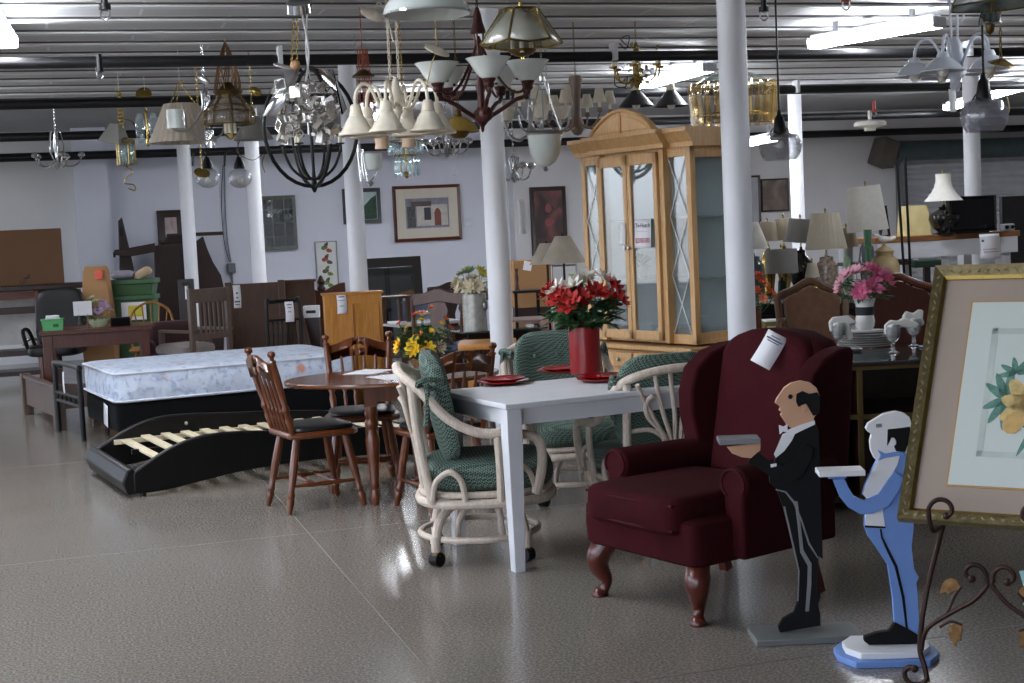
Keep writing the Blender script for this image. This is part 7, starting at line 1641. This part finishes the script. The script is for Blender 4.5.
for px, lab in ((636, 'black cone pendant left of its twin above the cabinet crown'), (671, 'black cone pendant right of its twin, by the tall white column')):
    t, h, k_ = hung('black_cone_pendant', lab, px, 100, 14.0, 'pendant light', 'black cone pendants')
    obj('shade', shade(MB(), -.06, .09, .17, .04, 28), BMET, t); obj('socket', MB().lathe([(0, .16), (.035, .15), (.045, .09), (0, .09)], n=14), CREAM, t); obj('bulb', MB().ball((0, 0, -.05), .04, 12), BULB, t); susp(t, .15, h, PAPER, .004, wire=True, nm='cord')
t, h, k_ = hung('amber_glass_chandelier', 'wide amber glass strip chandelier behind the foremost white column', 733, 103, 12.9)
n = 24; R_ = .36
for i in range(n):
    a = i*2*PI/n; d = V((math.cos(a), math.sin(a), 0)); obj('glass_strip', MB().ctube([d*R_+V((0, 0, .17)), d*(R_+.015)+V((0, 0, .10)), d*R_+V((0, 0, -.05)), d*(R_-.005)+V((0, 0, -.19))], .026, 6, 3), AMBER, t)
obj('frame_ring', MB().tube([(R_*.97*math.cos(i*PI/16), R_*.97*math.sin(i*PI/16), .165) for i in range(32)], .008, 6, True).tube([(R_*.9*math.cos(i*PI/16), R_*.9*math.sin(i*PI/16), -.1) for i in range(32)], .008, 6, True), BRASS, t)
obj('dome', MB().lathe([(.02, .30), (.1, .28), (.25, .22), (.33, .17)], n=32), CRYST, t); obj('hub', MB().lathe([(0, .45), (.06, .42), (.08, .36), (.03, .30), (.02, -.1), (0, -.12)], n=16), ABRASS, t); susp(t, .42, h, ABRASS, .005)
for i in range(5): a = i*2*PI/5; obj('candle', MB().cyl((.15*math.cos(a), .15*math.sin(a), -.1), (.15*math.cos(a), .15*math.sin(a), .05), .014), CANDLE, t)
# ---- clear bell pendants on black cords
def bell_pendant(name, label, px, py, Y, w, mat, cord=BMET, capw=.045):
    t, h, k_ = hung(name, label, px, py, Y, 'pendant light')
    obj('glass_shade', MB().lathe([(.04, .055), (.25*w, .05), (.40*w, .03), (.48*w, -.01), (.5*w, -.045), (.475*w, -.085), (.41*w, -.12), (.37*w, -.135), (.36*w, -.132), (.40*w, -.115), (.462*w, -.083), (.487*w, -.045), (.468*w, -.01), (.39*w, .025), (.24*w, .043), (.04, .048)], n=32), mat, t)
    obj('cap', MB().lathe([(0, .20), (.012, .20), (.016, .17), (capw*.7, .15), (capw, .06), (capw, .02), (0, .02)], n=20), BMET, t)
    obj('wire_holder', MB().ctube([(capw, 0, .08), (capw+.03, 0, .03), (capw+.02, 0, .01)], .004, 6).ctube([(-capw, 0, .08), (-capw-.03, 0, .03), (-capw-.02, 0, .01)], .004, 6), BMET, t)
    obj('bulb', MB().ball((0, 0, -.03), .03, 10), BULB, t); obj('cord', MB().cyl((0, 0, .19), (0, 0, h), .007, n=8), cord, t); return t
bell_pendant('glass_bell_pendant', 'clear glass bell pendant on a long black cord right of the foremost column', 780, 140, 9.9, .29, CLEAR)
m = GLASS('crackled_glass', '#dcdce2', .06, .14); bell_pendant('crackled_glass_pendant', 'crackled glass pendant on a black cord in front of the white chandelier', 984, 108, 8.4, .27, m)
# ---- white chandelier upper right
t, h, k_ = hung('white_chandelier', 'white arched arm chandelier with flared shades at the upper right', 955, 66, 9.4)
WEN = M('white_enamel', '#c9ced8', .35, var=.03)
obj('body', MB().lathe([(0, -.17), (.02, -.16), (.035, -.13), (.03, -.10), (.048, -.07), (.05, .05), (.055, .07), (.05, .09), (.05, .13), (.035, .16), (.02, .18), (0, .19)], n=20), WEN, t)
for i in range(5):
    a = .35+i*2*PI/5; R_ = .25; d = V((math.cos(a), math.sin(a), 0)); arm_ = obj('arm', MB().ctube(arm_curve(a, R_, [(.18, -.02), (.35, .08), (.55, .165), (.78, .18), (.95, .13), (1, .06)]), .010, 8, 5), WEN, t)
    R = Euler((0, .0, 0)); s = obj('lamp_shade', MB().lathe([(.03, .04), (.055, .03), (.09, .0), (.12, -.035), (.138, -.043), (.138, -.05), (.116, -.041), (.085, -.007), (.05, .02), (.02, .03)], n=28), WEN, t, M4=Tm(d*R_)); obj('socket_cup', MB().lathe([(0, .075), (.03, .07), (.04, .045), (.042, .025), (0, .025)], n=16), WEN, s); obj('bulb', MB().ball((0, 0, -.05), .035, 10), BULB, s)
mb = MB()
for x in (-.02, .02): mb.cyl((x, 0, .18), (x*1.5, 0, h), .008, n=8)
obj('rod', mb, WEN, t); obj('cable', MB().ctube([(-.02, 0, .22), (.05, 0, .28), (.06, 0, .33), (.02, 0, .36)], .006, 6), WEN, t)
paper_tag('hanging_tag', 'long white tag hanging below the white chandelier body', Matrix.Translation(U(952, 89, 9.35)), .045, .145, curl=.003)
t, h, k_ = hung('gold_chain_canopy', 'gold ceiling canopy dangling on a chain at the upper right', 1001, 64, 9.0, 'pendant light')
obj('canopy', MB().lathe([(0, .03), (.02, .03), (.08, .005), (.082, 0), (0, .0)], n=24), BRASS, t, M4=Tm((0, 0, 0), Euler((.3, .15, 0)))); susp(t, .03, h, BRASS, .004)
obj('looping_wire', MB().ctube([(-.03, 0, 0), (-.06, 0, -.08), (-.12, 0, -.13), (-.02, 0, -.17), (.03, 0, -.2), (.04, 0, -.3), (-.04, 0, -.33)], .004, 6), M('tan_wire', '#a9966c', .5), t)
t, h, k_ = hung('glass_panel_pendant', 'pale glass panel pendant cut by the top right corner', 995, -12, 7.6, 'pendant light')
pan = MB(); fr = MB()
for i in range(6):
    a0, a1 = i*PI/3+.25, (i+1)*PI/3+.25; P = [V((r*math.cos(a), r*math.sin(a), z)) for r, a, z in ((.10, a0, .12), (.10, a1, .12), (.25, a1, -.09), (.25, a0, -.09))]; pan.raw(P, [(0, 1, 2, 3)]); fr.cyl(P[0], P[3], .005, n=6).cyl(P[3], P[2], .005, n=6)
obj('glass_panel', pan, GLASS('pale_panel', '#c9d6d6', .1, .45), t, solid=.004); obj('frame', fr, ABRASS, t); obj('chrome_cup', MB().lathe([(0, -.11), (.05, -.11), (.06, -.16), (.05, -.17), (0, -.17)], n=18), CHROME, t, M4=Tm((-.03, 0, -.02))); obj('finial', MB().lathe([(0, -.24), (.02, -.22), (.025, -.19), (0, -.18)], (-.03, 0, 0), 12), ABRASS, t); obj('stem', MB().cyl((-.02, 0, -.14), (0, 0, .13), .008), ABRASS, t); susp(t, .12, h, BRASS)
# ================================================================ DAYLIGHT, CAMERA
w = bpy.data.worlds.new('World'); SC.world = w; w.use_nodes = True; nt = w.node_tree
bg = nt.nodes['Background']; bg.inputs['Strength'].default_value = 3.4
tc = nt.nodes.new('ShaderNodeTexCoord'); sx = nt.nodes.new('ShaderNodeSeparateXYZ'); nt.links.new(tc.outputs['Generated'], sx.inputs[0])
mr = nt.nodes.new('ShaderNodeMapRange'); mr.inputs['From Min'].default_value = -.2; mr.inputs['From Max'].default_value = .6
nt.links.new(sx.outputs['Z'], mr.inputs['Value'])
nt.links.new(ramp(nt, mr.outputs['Result'], [(.0, lin('#6f6d6a')), (.24, lin('#b6b8bc')), (.3, lin('#dfe6f3')), (1, lin('#b9cdf2'))]), bg.inputs['Color'])
cam = bpy.data.cameras.new('Camera'); co = bpy.data.objects.new('Camera', cam); COL.objects.link(co); SC.camera = co
cam.sensor_width = 36; cam.lens = F_PX/1024*36; cam.clip_start = .05; cam.clip_end = 200
co.matrix_world = Matrix.Translation((0, 0, EYE)) @ CAM_R.to_4x4()
vs = SC.view_settings; vs.view_transform = 'Standard'; vs.look = 'None'; vs.gamma = 1; vs.use_curve_mapping = False; vs.exposure = 0.83
SC.cycles.use_denoising = True; SC.cycles.max_bounces = 8; SC.cycles.transparent_max_bounces = 16; SC.cycles.caustics_reflective = False; SC.cycles.caustics_refractive = False
SC.cycles.sample_clamp_indirect = 6
